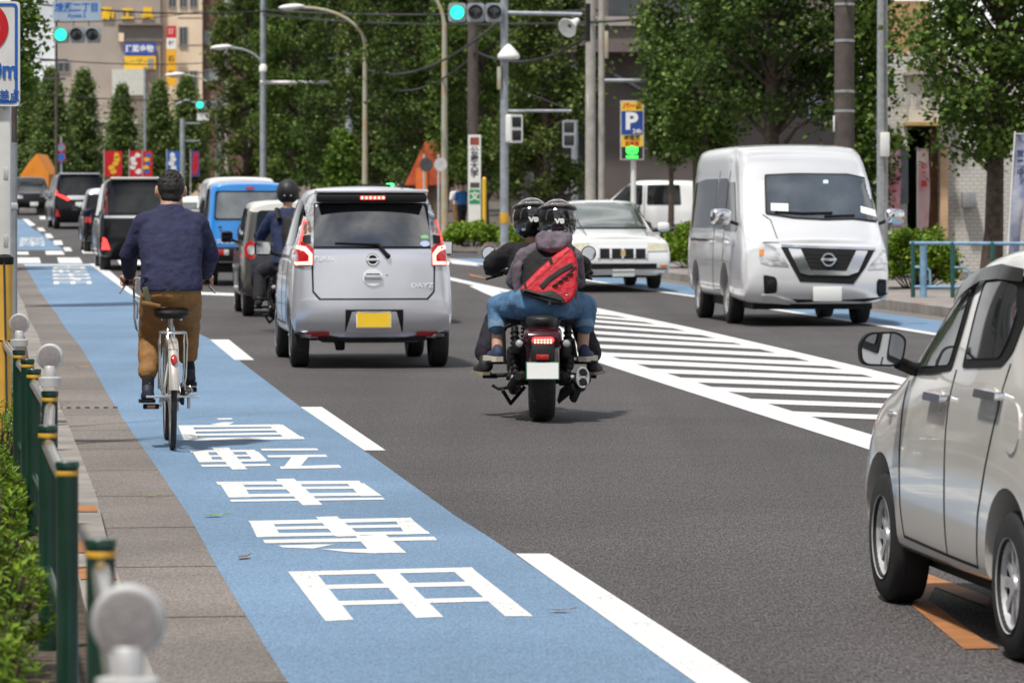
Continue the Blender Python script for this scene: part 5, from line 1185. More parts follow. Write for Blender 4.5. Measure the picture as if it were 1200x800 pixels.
def ridergroup():
    M_jb = mat('black_jacket', (.0055, .0055, .0065), .85, var=.3, scale=12, bump=.4, bscale=40)
    M_gp = mat('grey_purple_fleece', (.125, .10, .125), .9, var=.28, scale=18, bump=.4, bscale=60)
    M_jean = mat('blue_denim', (.075, .17, .31), .85, var=.30, scale=9, bump=.35, bscale=60)
    M_dnavy = mat('dark_navy_cloth', (.012, .011, .020), .85, var=.3, scale=12, bump=.3)
    # front rider
    p = thing('person', 'motorcycle rider in black jacket with arms out to the bars, in front of the passenger', 'person', (MO.x, MO.y, 0), rzo)
    mb = MB(); headmesh(mb, (-.06, .66, 1.42)); mb.caps((-.05, .62, 1.20), (-.058, .65, 1.36), .058, .054); torso(mb, [((-.02, .50, .76), .13, .10), ((-.03, .55, 1.0), .13, .09), ((-.045, .60, 1.20), .14, .08)])
    for sg in (-1, 1):
        A = [(-.04+sg*.16, .60, 1.18), (sg*.33-.015, .70, 1.10), (sg*.335, .90, 1.06)]; limb(mb, A, [.045, .036, .027])
        limb(mb, [(sg*.09, .52, .76), (sg*.30-.04, .86, .70), (sg*.355-.02, .74, .42)], [.06, .045, .036])
    organic('body', mb, M_skin, p, .009, 3)
    mb = MB(); torso(mb, [((-.02, .50, .76), .175, .13), ((-.03, .53, .92), .175, .125), ((-.04, .57, 1.08), .195, .125), ((-.05, .60, 1.19), .19, .105), ((-.055, .62, 1.26), .10, .085)])
    for sg in (-1, 1): limb(mb, [(-.045+sg*.165, .60, 1.185), (sg*.33-.02, .70, 1.095), (sg*.335, .885, 1.06)], [.082, .070, .048])
    organic('jacket', mb, M_jb, p, .012, 5, .02, .07)
    for sg in (-1, 1):
        mb = MB(); c = Vector((sg*.335, .965, 1.037)); mb.caps((sg*.335, .89, 1.055), c+Vector((0, -.01, .02)), .042, .045); mb.ell(c+Vector((0, .01, .01)), (.052, .050, .042)); 
        for i in range(4): mb.caps(c+Vector((-.036+.024*i, .03, .025)), c+Vector((-.036+.024*i, .045, -.015)), .014, .012)
        organic('glove', mb, M_jb, p, .008, 2)
    mb = MB(); torso(mb, [((-.02, .50, .70), .16, .14), ((-.02, .50, .82), .17, .13)])
    for sg in (-1, 1): limb(mb, [(sg*.09, .52, .76), (sg*.31-.02, .86, .69)], [.09, .075]); limb(mb, [(sg*.31-.02, .86, .69), (sg*.385-.01, .74, .46)], [.072, .082])
    organic('trousers', mb, M_dnavy, p, .012, 4, .02, .08)
    for sg in (-1, 1):
        h_, t_ = (sg*.39-.01, .62, .30), (sg*.45-.01, .86, .30); mb = MB(); mb.caps((sg*.375, .73, .45), (sg*.38, .68, .36), .042, .042); shoe(mb, h_, t_, .09, .048); s_ = organic('shoe', mb, mat('black_trainer', (.012, .011, .013), .7, var=.4, scale=20), p, .008, 2); soleslab(h_, t_, .05, .022).build('sole', mat('tan_sole', (.30, .25, .18), .8, var=.1), s_, 40)
    add_helmet(p, (-.06, .66, 1.435))
    # passenger
    q = thing('person', 'motorcycle passenger in grey hooded jacket and blue jeans, sitting behind the rider', 'person', (MO.x, MO.y, 0), rzo)
    mb = MB(); headmesh(mb, (.12, .36, 1.42)); mb.caps((.075, .30, 1.20), (.11, .35, 1.36), .055, .052); torso(mb, [((.02, .13, .80), .13, .10), ((.03, .17, 1.0), .12, .085), ((.06, .26, 1.19), .13, .08)])
    for sg in (-1, 1):
        limb(mb, [(.06+sg*.15, .28, 1.17), (.04+sg*.21, .40, .99), (.0+sg*.13, .62, .95)], [.042, .034, .026]); c = Vector((sg*.09-.02, .68, .95)); mb.ell(c, (.045, .03, .022))
        for i in range(4): mb.caps(c+Vector((-sg*.03, .012*i-.018, 0)), c+Vector((-sg*.075, .012*i-.01, -.008)), .008, .007)
        mb.caps(c+Vector((0, -.02, .01)), c+Vector((-sg*.04, -.035, .02)), .010, .008)
        limb(mb, [(sg*.09+.01, .18, .83), (sg*.315+.01, .52, .80), (sg*.305-.005, .385, .49)], [.07, .05, .042]); 
    organic('body', mb, M_skin, q, .009, 3)
    mb = MB(); torso(mb, [((.02, .11, .82), .175, .125), ((.025, .13, .92), .165, .12), ((.04, .18, 1.05), .175, .12), ((.06, .24, 1.15), .185, .11), ((.07, .28, 1.215), .13, .09)])
    organic('jacket', mb, M_jb, q, .012, 5, .022, .07)
    mb = MB()
    for sg in (-1, 1): limb(mb, [(.065+sg*.10, .27, 1.205), (.06+sg*.175, .28, 1.15), (.035+sg*.235, .38, .985), (.0+sg*.15, .60, .95)], [.062, .072, .058, .045]); limb(mb, [(.03+sg*.20, .20, 1.08), (.03+sg*.195, .20, .86)], [.04, .035])
    organic('sleeves', mb, M_gp, q, .012, 4, .02, .07)
    mb = MB(); torso(mb, [((.085, .17, 1.185), .05, .045), ((.085, .18, 1.22), .11, .075), ((.088, .215, 1.27), .135, .095), ((.095, .26, 1.32), .125, .10), ((.10, .30, 1.345), .09, .09)]); organic('hood', mb, M_gp, q, .011, 4, .03, .06)
    mb = MB(); torso(mb, [((.02, .12, .735), .15, .13), ((.02, .10, .80), .19, .15), ((.02, .10, .87), .18, .14), ((.02, .11, .93), .15, .12)])
    for sg in (-1, 1): limb(mb, [(sg*.10+.015, .18, .83), (sg*.315+.01, .51, .80)], [.125, .088]); limb(mb, [(sg*.315+.01, .51, .80), (sg*.315+.005, .41, .665)], [.088, .068])
    organic('jeans', mb, M_jean, q, .011, 5, .02, .09)
    for sg in (-1, 1): MB().lathe([(.066, -.03), (.071, 0), (.066, .03)], (sg*.313+.005, .408, .662), (0, .5, 1), 18).build('turned_up_cuff', mat('pale_denim', (.16, .26, .38), .85, var=.2, scale=10), q, 60)
    for sg in (-1, 1):
        h_, t_ = (sg*.305-.0, .27, .415), (sg*.365+.0, .50, .415); mb = MB(); shoe(mb, h_, t_, .07, .046); s_ = organic('shoe', mb, mat('navy_canvas_shoe', (.022, .03, .075), .75, var=.2), q, .008, 2); soleslab((h_[0], h_[1], h_[2]-.004), (t_[0], t_[1], t_[2]-.004), .055, .036).build('sole', M_sole, s_, 40)
    add_helmet(q, (.12, .36, 1.425))
    # sling bag on the passenger's back
    b = thing('sling_bag', 'red and black sling bag worn slantwise on the passenger\'s back', 'bag', (MO.x, MO.y, 0), rzo)
    s165 = lambda X_, Y_: ((555+X_/5.333-635)/165, (493-(230+Y_/5.333))/165)
    ol = [s165(*t) for t in ((608,305),(640,360),(652,470),(648,570),(618,650),(570,678),(480,668),(300,610),(288,580),(318,548),(400,465),(500,375))]
    def slab(poly, y0, th, nm, m, par, rad=.02, slope=.30):
        poly = rr(poly, rad); bm = bmesh.new(); zc = 1.02
        f = bm.faces.new([bm.verts.new((x, 0, z)) for x, z in poly]); g = bmesh.ops.extrude_face_region(bm, geom=[f])
        for v in [e for e in g['geom'] if isinstance(e, bmesh.types.BMVert)]: v.co.y -= th
        bmesh.ops.recalc_face_normals(bm, faces=bm.faces[:])
        bmesh.ops.bevel(bm, geom=[e for e in bm.edges if abs(e.verts[0].co.y-e.verts[1].co.y) < 1e-6 and e.verts[0].co.y < -th*.5], offset=min(th*.45, .03), segments=3, affect='EDGES', profile=.6)
        for v in bm.verts: v.co.y += y0+(v.co.z-zc)*slope
        me = bpy.data.meshes.new(nm); bm.to_mesh(me); bm.free(); return link(nm, me, m, par, 50)
    M_rb = mat('red_nylon', (.50, .006, .020), .6, var=.2, scale=22, bump=.5, bscale=26); M_bn = mat('black_nylon', (.012, .012, .013), .7, var=.3, bump=.3)
    main = slab(ol, .095, .12, 'bag_body', M_rb, b, .03)
    slab([s165(*t) for t in ((288,580),(330,575),(400,600),(490,585),(545,620),(568,640),(570,678),(480,672),(298,612))], .022, .064, 'bag_base', M_bn, b, .02)
    def strap(pts, wd, y0, nm='strap', m=M_bn): 
        pl = strip([s165(*t) for t in pts], wd); return slab(pl, y0, .010, nm, m, main, .003)
    strap(((420,570),(470,520),(540,470),(620,428)), .036, -.022, 'zip_flap'); strap(((330,590),(318,540)), .02, -.015)
    strap(((490,565),(540,530),(600,480),(640,440)), .014, -.022)
    for t in ((510,552),(545,528),(575,508),(605,485)): slab([((s165(*t)[0]+a), (s165(*t)[1]+c)) for a, c in ((-.016, -.010), (.016, -.002), (.016, .012), (-.016, .004))], -.028, .016, 'buckle', M_bn, main, .004)
    strap(((600,300),(612,340),(632,385)), .032, -.01); strap(((475,385),(490,430)), .026, -.016); strap(((640,500),(672,545)), .02, -.01); strap(((470,680),(492,600)), .022, -.03); strap(((430,400),(470,390)), .016, -.01)
    slab([s165(*t) for t in ((570,612),(592,614),(578,622))], -.026, .004, 'small_logo', M_plate, main, .001)
    mb = MB(); mb.tube([(.22, .15, 1.12), (.20, .30, 1.24), (.12, .38, 1.22), (-.05, .36, 1.0), (-.13, .24, .9), (-.13, .08, .88)], .014, 8, flat=2); mb.build('shoulder_strap', M_bn, b, 60)
ridergroup()
# ---- the rider filtering between the cars
RX = Vector((XP(337, 46.6), 46.6))
MC2 = dup(MC1, (RX.x, RX.y, 0), R(3.2), 'dark motorcycle between the silver hatchback and the dark kei car, mostly hidden')
p = thing('person', 'rider in navy jacket, matt black helmet and black backpack beside the silver hatchback', 'person', (RX.x, RX.y, 0), R(3.2))
mb = MB(); headmesh(mb, (0, .60, 1.70)); mb.caps((0, .55, 1.48), (0, .58, 1.62), .06, .055); torso(mb, [((0, .42, .82), .13, .1), ((0, .5, 1.15), .13, .09), ((0, .54, 1.42), .15, .08)])
for sg in (-1, 1): A = [(sg*.18, .54, 1.40), (sg*.32, .66, 1.18), (sg*.335, .88, 1.06)]; limb(mb, A, [.045, .036, .027]); handmesh(mb, (sg*.335, .965, 1.037), sg, A[2]); limb(mb, [(sg*.09, .46, .82), (sg*.30, .82, .74), (sg*.34, .70, .40)], [.06, .05, .04])
organic('body', mb, M_skin, p, .011, 3)
mb = MB(); torso(mb, [((0, .40, .84), .18, .13), ((0, .46, 1.08), .185, .125), ((0, .52, 1.32), .215, .125), ((0, .55, 1.44), .18, .10), ((0, .56, 1.52), .08, .08)])
for sg in (-1, 1): limb(mb, [(sg*.18, .54, 1.40), (sg*.325, .66, 1.18), (sg*.335, .87, 1.065)], [.09, .07, .05])
organic('jacket', mb, mat('navy_jacket', (.012, .022, .075), .8, var=.3, scale=12), p, .014, 5, .025, .09)
mb = MB(); torso(mb, [((0, .42, .74), .16, .14), ((0, .42, .86), .17, .13)])
for sg in (-1, 1): limb(mb, [(sg*.10, .46, .82), (sg*.31, .82, .73), (sg*.35, .68, .42)], [.115, .10, .085])
organic('trousers', mb, mat('charcoal_trousers', (.014, .014, .017), .85, var=.3), p, .014, 4, .02, .08)
for sg in (-1, 1):
    h_, t_ = (sg*.35, .60, .30), (sg*.38, .84, .30); mb = MB(); shoe(mb, h_, t_, .09, .048); mb.caps((sg*.345, .69, .44), (sg*.35, .65, .36), .045, .045); organic('shoe', mb, M_shoe, p, .009, 2)
h = add_helmet(p, (0, .60, 1.72), False, False, mat('matt_black_helmet', (.014, .014, .015), .55, var=.15))
for x in (-.04, .035): MB().ell((x, .455, 1.665), (.014, .006, .012)).build('vent_cap', M_chrome, h, 60)
bg = thing('backpack', 'slim black backpack on the back of the navy-jacketed rider', 'bag', (RX.x, RX.y, 0), R(3.2))
mb = MB(); torso(mb, [((.06, .30, 1.05), .12, .07), ((.06, .32, 1.2), .14, .08), ((.06, .37, 1.38), .12, .07), ((.06, .40, 1.43), .08, .05)]); organic('bag_body', mb, mat('black_backpack_cloth', (.011, .011, .012), .8, var=.3), bg, .013, 4)
for sg in (-1, 1): MB().tube([(.02+sg*.12, .38, 1.38), (.0+sg*.13, .52, 1.50), (sg*.13, .66, 1.40), (sg*.13, .66, 1.2)], .02, 6, flat=1.8).build('shoulder_strap', M_blk, bg, 60)
# ================================================================= TREES AND PLANTS
import numpy as np
def leafmesh(name, cents, rads, per, size, seed, up=.35):
    g = np.random.default_rng(seed); C = np.repeat(np.array(cents), per, 0); Rr = np.repeat(np.array(rads), per)[:, None]
    n = len(C); p = C+g.normal(0, .5, (n, 3))*Rr*np.array([1, 1, .8])
    nrm = g.normal(0, 1, (n, 3)); nrm[:, 2] = np.abs(nrm[:, 2])+up; nrm /= np.linalg.norm(nrm, axis=1)[:, None]
    t = np.cross(nrm, g.normal(0, 1, (n, 3))); t /= np.linalg.norm(t, axis=1)[:, None]; b = np.cross(nrm, t)
    s = size*g.uniform(.6, 1.25, (n, 1)); fold = nrm*s*.22
    v = np.stack([p-t*s*.5, p-b*s*.42+fold, p+t*s*.55, p+b*s*.42+fold], 1).reshape(-1, 3)
    i = np.arange(n)[:, None]*4; f = np.concatenate([i+[0, 1, 2], i+[0, 2, 3]], 1).reshape(-1, 3)
    me = bpy.data.meshes.new(name); me.vertices.add(len(v)); me.vertices.foreach_set('co', v.astype(np.float32).ravel())
    me.loops.add(len(f)*3); me.loops.foreach_set('vertex_index', f.astype(np.int32).ravel()); me.polygons.add(len(f)); me.polygons.foreach_set('loop_start', np.arange(0, len(f)*3, 3, dtype=np.int32)); me.update(calc_edges=True); return me
L_green = leafmat('street_tree_leaf', (.032, .068, .010), (.145, .235, .038), (.27, .33, .08))
L_dark = leafmat('dark_tree_leaf', (.024, .052, .010), (.112, .185, .034), (.22, .26, .07))
L_cone = leafmat('conical_tree_leaf', (.055, .100, .028), (.19, .27, .070), (.29, .33, .11))  # leaf tones raised to stand in for sunlight on the far trees
L_lit = leafmat('sunlit_fresh_leaf', (.05, .11, .012), (.16, .26, .035), (.26, .34, .06))  # bright tones put sunlight into the left-edge tree; young tree shares them
L_az = leafmat('azalea_leaf', (.055, .125, .010), (.235, .36, .024), (.46, .48, .06), .3)
L_olive = leafmat('olive_tree_leaf', (.045, .075, .014), (.14, .20, .042), (.26, .26, .07))
M_bark = mat('bark', (.075, .055, .042), .9, var=.4, scale=12, bump=.9, bscale=18)
def shape_crown(kind, t):                    # radius factor along the crown, t from bottom 0 to top 1
    if kind == 'cone': return (min(1, t*6+.35))*(1-t)**.75*1.05+.03
    if kind == 'pillar': return (min(1, t*4+.45))*(1-t**3)**.5
    return math.sqrt(max(0, 1-(abs(t-.45)/.57)**2.2))*.9+.08
def make_tree(name, label, x, y, H, z0, r, tr, m, kind='oval', ncl=110, per=90, leaf=.13, seed=1, group=None, lean=0, base=None, clr=.43):
    g = random.Random(seed); zb = gz(y)+(.13 if base is None else base)
    o = thing(name, label, 'tree', (x, y, zb), 0, group)
    mb = MB(); top = H*.93; pts = []; rs = []
    for i in range(9):
        t = i/8; pts.append((lean*t+g.uniform(-.06, .06)*H*.05, g.uniform(-.06, .06)*H*.05, top*t)); rs.append(tr*(1.25 if i == 0 else 1-.78*t))
    mb.tube(pts, rs, 10)
    cs = []; rd = []
    ncl = int(ncl*1.15)
    for k in range(ncl):
        t = (k+g.random())/ncl; t = t**.9; a = g.uniform(0, 6.283); rr_ = r*shape_crown(kind, t)*math.sqrt(g.uniform(.12, 1))*g.uniform(.82, 1.15)
        c = Vector((rr_*math.cos(a)+lean*t, rr_*math.sin(a), z0+(H-z0)*t)); cs.append(tuple(c)); rd.append(clr*g.uniform(.55, 1.2)*(1 if kind != 'cone' else .75+.4*(1-t)))
        if k % 3 == 0:
            zt = max(z0*.55, c.z-rr_*(.75 if kind != 'cone' else .3)); q = zt/top; s0 = Vector((lean*min(q, 1), 0, zt)); mid = s0.lerp(c, .55)+Vector((0, 0, .12*rr_)); w_ = tr*(1-.75*min(q, 1))*.42
            mb.tube([s0, mid, c], [w_, w_*.55, w_*.2], 6)
    mb.build('trunk', M_bark, o, 60)
    link('crown', leafmesh('crown', cs, rd, per, leaf, seed), m, o, 0)
    return o
GR = 'street trees on the right side of the road'
make_tree('street_tree', 'tree with thick bare trunk beside the cream shop, branches hanging over the pearl car', XP(1160, 62), 62, 8.5, 2.25, 1.35, .17, L_green, 'oval', 210, 100, .11, 11, GR, lean=.35)
make_tree('street_tree', 'narrow leafy tree between the brown pole and the grey lamp post', XP(1014, 71), 71, 8.0, .9, .55, .10, L_green, 'pillar', 110, 75, .12, 12, GR, clr=.4)
make_tree('street_tree', 'tree above the roof of the passenger van', XP(905, 72), 72, 9.0, 3.0, 1.7, .19, L_dark, 'oval', 190, 115, .11, 13, GR)
make_tree('street_tree', 'tall tree with full crown just right of the yellow parking sign', XP(822, 80), 80, 9.5, 2.3, 1.22, .21, L_green, 'pillar', 190, 120, .105, 14, GR)
make_tree('street_tree', 'thin young tree in front of the white kei van', XP(786, 98), 98, 5.5, 2.3, .55, .09, L_dark, 'oval', 60, 80, .15, 15, GR)
make_tree('street_tree', 'tree behind the right pedestrian signal and its arm', XP(640, 114), 114, 8.6, 1.2, 1.55, .18, L_olive, 'oval', 150, 100, .135, 16, GR)
make_tree('street_tree', 'tree behind the traffic signal pole and the white shop sign', XP(565, 119), 119, 9.4, 1.5, 1.85, .19, L_green, 'oval', 160, 100, .135, 17, GR)
T0 = make_tree('street_tree', 'dark tree beside the rusty green lamp post', XP(500, 131), 131, 10, 1.3, 2.1, .2, L_dark, 'oval', 180, 105, .145, 18, GR)
make_tree('street_tree', 'tree behind the red awning, left of the rusty green lamp post', XP(452, 141), 141, 10.5, 1.2, 2.0, .2, L_olive, 'oval', 170, 95, .15, 19, GR)
make_tree('street_tree', 'tree right of the signal mast arm end post', XP(398, 151), 151, 11, 1.0, 2.1, .2, L_dark, 'oval', 170, 95, .15, 20, GR)
make_tree('street_tree', 'tree behind the long horizontal signal arm', XP(345, 160), 160, 11, 1.0, 2.1, .2, L_green, 'oval', 170, 95, .15, 21, GR)
make_tree('street_tree', 'last tree of the right-hand row, beside the brown apartment block', XP(290, 172), 172, 10.5, .8, 1.8, .2, L_olive, 'oval', 160, 95, .15, 22, GR)
make_tree('young_tree', 'small yellow-green tree in front of the dark street trees', XP(402, 139), 139, 3.2, .4, .75, .06, L_lit, 'cone', 45, 80, .15, 23)
for i, (px_, Y, lab) in enumerate(((675, 150, 'tree showing above the dark office block corner'), (600, 158, 'tall background tree behind the three-lamp signal'), (520, 165, 'tall background tree behind the red awning'), (440, 176, 'tall background tree above the rounded lamp arm'), (370, 186, 'tall background tree left of the second street lamp'), (318, 196, 'tall background tree right of the apartment block'))):
    c = dup(T0, (XP(px_, Y), Y, gz(Y)), i*1.3, lab, scale=(1.25, 1.25, 1.2)); c['group'] = 'taller trees standing behind the roadside row'
GL = 'conical trees at the far end of the left side'
C0 = make_tree('conical_tree', 'conical tree below the yellow rooftop lettering', XP(98, 205), 205, 6.6, .5, 1.25, .12, L_cone, 'cone', 170, 75, .17, 31, GL)
for px_, Y, lab, s_, rz in ((143, 212, 'conical tree below the blue and yellow shop signs', .93, 1), (186, 209, 'conical tree right of the thin grey pole by the shop signs', .95, 2.2), (219, 222, 'conical tree under the green far traffic signal', 1.05, 3.4), (60, 192, 'dark conical tree right of the orange wall', .98, 4.4), (38, 200, 'conical tree behind the orange wall, beside the white pole', .95, 5.2)):
    dup(C0, (XP(px_, Y), Y, gz(Y)), rz, lab, scale=s_)
make_tree('roadside_tree', 'sunlit leafy tree behind the prohibition sign at the left edge', XP(2, 58), 58, 7.5, 2.9, .50, .10, L_lit, 'pillar', 130, 70, .10, 41, None, clr=.32)
def bush(name, label, cx, cy, rx, ry, h, m, n, per, leaf, seed, group=None, zb=None, cr_=.14, yaw=0):
    g = random.Random(seed); z = gz(cy)+.13 if zb is None else zb
    o = thing(name, label, 'shrub', (cx, cy, z), yaw, group); cs = []; rd = []; mb = MB()
    for k in range(n):
        a = g.uniform(0, 6.283); q = math.sqrt(g.random()); x, y = q*math.cos(a)*rx, q*math.sin(a)*ry; zz = h*(1-.45*q**3)*g.uniform(.35, 1.02); cs.append((x, y, zz)); rd.append(cr_*g.uniform(.6, 1.3))
        if k % 4 == 0: mb.tube([(x*.35, y*.35, 0), (x*.8, y*.8, zz*.6), (x, y, zz)], [.012, .008, .004], 5)
    mb.build('stem', M_bark, o, 60); link('foliage', leafmesh('foliage', cs, rd, per, leaf, seed), m, o, 0); return o
H_ = 'clipped shrubs along the right pavement'
bush('shrub', 'bright green shrub beside the blue guard rail, right of the van', XP(1078, 64), 64.5, .66, .8, .95, L_az, 170, 60, .07, 51, H_)
bush('shrub', 'green shrub below the tree by the parking sign, left of the van', XP(815, 78), 78.5, .6, .9, .85, L_az, 130, 55, .08, 52, H_)
bush('shrub', 'low green shrub beside the signal pole, right of the silver hatchback', XP(553, 99), 99.5, .75, .9, .62, L_az, 110, 55, .09, 53, H_)
bush('shrub', 'small green shrub just left of the motorcycle helmets', XP(612, 96), 97, .55, .8, .60, L_az, 90, 55, .09, 54, H_)
# azaleas along the left fence, each one a plant with whorls of leaves
def azalea(label, cx, cy, s, seed):
    g = random.Random(seed); o = thing('azalea_bush', label, 'shrub', (cx, cy, .09), 0, 'azaleas in the left planting bed'); mb = MB(); V = []; Fc = []
    for k in range(300):
        a = g.uniform(0, 6.283); q = math.sqrt(g.random()); x, y = q*math.cos(a)*.40*s, q*math.sin(a)*.80*s; z = (.80*s)*(1-.5*q**2.5)*g.uniform(.25, 1.03)
        tip = Vector((x, y, z)); ax = Vector((x*.9, y*.5, .55+g.uniform(-.2, .3))).normalized(); u = ax.orthogonal().normalized(); v = ax.cross(u)
        if k % 3 == 0: mb.tube([(x*.3, y*.3, 0), (x*.75, y*.75, z*.6), tip], [.008, .005, .003], 5)
        for w_ in range(g.randint(7, 12)):
            b = w_*2.4+g.uniform(-.3, .3); el = g.uniform(.1, 1.1); d = (u*math.cos(b)+v*math.sin(b))*math.cos(el)+ax*math.sin(el); d.normalize(); L = g.uniform(.036, .072)*s*1.1; W = L*.19
            sd_ = d.cross(ax).normalized(); nn = sd_.cross(d); p0 = tip-ax*g.uniform(0, .035); n = len(V)
            V += [p0, p0+d*L*.5+sd_*W+nn*L*.05, p0+d*L*1.0-nn*L*.10, p0+d*L*.5-sd_*W+nn*L*.05]; Fc += [(n, n+1, n+2), (n, n+2, n+3)]
    mb.build('stem', M_bark, o, 60)
    me = bpy.data.meshes.new('foliage'); me.from_pydata([tuple(q) for q in V], [], Fc); me.update(); link('foliage', me, L_az, o, 0); return o
for i, (px_, Y, s_, lab) in enumerate(((16, 8.3, .42, 'small azalea lowest in the bottom left corner'), (14, 9.6, .54, 'azalea in the bottom left corner behind the nearest pair of posts'), (18, 11.4, .62, 'azalea beside the second green post, leaves catching the light'), (20, 13.6, .66, 'tall yellow-green azalea below the yellow guy guard'), (14, 16.5, .50, 'azalea behind the middle fence posts'), (24, 20, .52, 'azalea at the base of the white sign pole'), (40, 25, .5, 'azalea sprig showing past the farthest fence post'))):
    azalea(lab, XP(px_, Y)-.13, Y, s_, 60+i)
# fallen leaves
def fallen(label, px_, py_, m, s, rz):
    p_ = G(px_, py_); mb = MB(); pts = [(-.5, 0, .01), (-.2, .22, .03), (.2, .25, .02), (.5, .02, .05), (.2, -.22, .012), (-.2, -.2, .035)]
    mb.add([(x*s, y*s, z*s+.012) for x, y, z in pts], [(0, 1, 2, 3), (0, 3, 4, 5)]); mb.tube([(.5*s, .02*s, .05*s+.012), (.85*s, .05*s, .02)], .002, 4)
    o = mb.build('fallen_leaf', m, None, 0); o.location = p_; o.rotation_euler = (0, 0, rz); tag(o, label, 'leaf'); return o
M_ly = mat('yellow_dead_leaf', (.50, .26, .03), .7, var=.3, scale=20); M_lg = mat('green_fallen_leaf', (.16, .30, .05), .7, var=.3, scale=20); M_lb = mat('brown_dead_leaf', (.22, .10, .035), .8, var=.3, scale=20)
fallen('yellow fallen leaf on the gutter strip beside the drain', 93, 431, M_ly, .13, .2); fallen('green fallen leaf on the blue lane left of the lettering', 250, 606, M_lg, .11, .4); fallen('brown fallen leaf on the blue lane near the lettering', 286, 655, M_lb, .10, 1.2)
fallen('green fallen leaf on the gutter strip beside the kerb', 108, 577, M_lg, .10, 2); fallen('brown leaf lying on the drain grating', 70, 475, M_lb, .11, .7); fallen('pale brown leaf on the asphalt at the right of the white dash', 655, 718, M_lb, .08, .1)
fallen('small green leaf on the gutter strip left of the bicycle lettering', 175, 583, M_lg, .07, .3)

for i, (x, y, lab) in enumerate(((-13.4, 80, 'left pavement tree just outside the picture, level with the parking sign'), (-16.2, 95, 'left pavement tree outside the picture, near the junction'), (-20.5, 112, 'left pavement tree outside the picture, beyond the junction'))):
    c = dup(T0, (x, y, gz(y)), i*2.1, lab, scale=(.85, .85, .9)); c['group'] = 'trees along the left pavement'
# trees behind the viewer, which car paint and glass reflect
for i, (x, y, lab) in enumerate(((-7, -18, 'tree on the left pavement behind the viewer'), (9.5, -14, 'tree on the right pavement behind the viewer'), (-9, -34, 'farther tree on the left behind the viewer'), (12, -32, 'farther tree on the right behind the viewer'), (11, 6, 'tree on the right pavement level with the viewer'), (10, 24, 'tree on the right pavement beyond the pearl car, outside the picture'))):
    c = dup(T0, (x, y, .1), i*1.7, lab, scale=(1.2, 1.2, 1.0)); c['group'] = 'trees around the viewer'
# ================================================================= STREET FURNITURE
M_post = mat('dark_green_enamel', (.004, .034, .020), .35, var=.2, scale=9, coat=.15)
M_band = mat('yellow_reflective_band', (.62, .34, .03), .45, var=.1)
M_stain = mat('stainless_pipe', (.62, .60, .56), .22, .95, var=.12, scale=6)
M_refl = mat('grey_reflector_lens', (.30, .275, .28), .5, var=.12, scale=60, bump=.4, bscale=300)
M_alu = mat('grey_aluminium', (.55, .55, .55), .5, .3, var=.15)
M_gpole = mat('grey_painted_steel', (.30, .33, .36), .5, .2, var=.2, scale=5)
M_wpole = mat('white_painted_steel', (.72, .72, .70), .5, var=.10, scale=5)
M_conc = mat('pole_concrete', (.36, .34, .31), .85, var=.18, scale=4)
M_bpole = mat('brown_pole', (.085, .070, .062), .85, var=.25, scale=5, bump=.3)
M_rust = mat('rusty_green_paint', (.36, .42, .36), .7, c2=(.42, .30, .18), scale=3.5)
M_dkg = mat('dark_fitting', (.05, .052, .055), .6, var=.2)
FN = thing('guard_fence', 'dark green post fence with stainless rail, yellow bands and round reflectors along the planting bed', 'fence', (0, 0, 0))
fp = [(-.52, 5.2, 1), (-.857, 8.0, 0), (-1.21, 10.45, 0), (-1.475, 12.2, 0), (-1.745, 14.5, 1), (-2.055, 16.5, 0), (-2.22, 17.6, 0), (-2.40, 18.7, 1), (-2.95, 22.2, 0), (-3.45, 25.6, 0)]
for x, y, rf in fp:
    mb = MB(); mb.cyl((x, y, .05), (x, y, .80), .0302, n=24); po = mb.build('post', M_post, FN, 50)
    MB().lathe([(.0302, -.004), (.0330, -.002), (.0330, .010), (.030, .014), (.001, .015)], (x, y, .80), (0, 0, 1), 24).build('post_cap', M_post, po, 50)
    MB().lathe([(.0303, 0), (.0313, .002), (.0313, .012), (.0303, .014)], (x, y, .775), (0, 0, 1), 24).build('yellow_band', M_band, po, 40)
    if rf:
        mb = MB(); mb.lathe([(.001, 0), (.044, 0), (.044, .03), (.022, .034), (.022, .072), (.019, .075)], (x, y, .834), (0, 0, 1), 24)
        mb.lathe([(.001, -.012), (.046, -.010), (.0505, -.004), (.0505, .008), (.046, .014), (.001, .016)], (x, y, .942), (0, 1, .04), 32); rf_ = mb.build('reflector', M_alu, po, 50)
        MB().lathe([(.001, -.0150), (.030, -.0140), (.042, -.0125), (.042, -.008)], (x, y, .942), (0, 1, .04), 32).build('reflector_lens', M_refl, rf_, 60)
for k_, ((x, y, _), (x2, y2, _)) in enumerate(zip(fp, fp[1:])):
    if k_ in (1, 5): continue
    a, b = Vector((x, y, 0)), Vector((x2, y2, 0)); d = (b-a).normalized(); sd_ = Vector((d.y, -d.x, 0))*0.0
    q = [a+d*.0+Vector((0, 0, .70)), a+d*.10+Vector((0, 0, .785)), a.lerp(b, .5)+Vector((0, 0, .79)), b-d*.10+Vector((0, 0, .785)), b+Vector((0, 0, .70))]
    mb = MB(); mb.tube([a+d*.028+Vector((0, 0, .752)), a.lerp(b, .5)+Vector((0, 0, .748)), b-d*.028+Vector((0, 0, .752))], .0205, 14); mb.build('top_rail', M_stain, FN, 60)
    mb = MB(); mb.tube([a+Vector((0, 0, .36)), b+Vector((0, 0, .36))], .014, 8); mb.build('lower_rail', M_post, FN, 60)
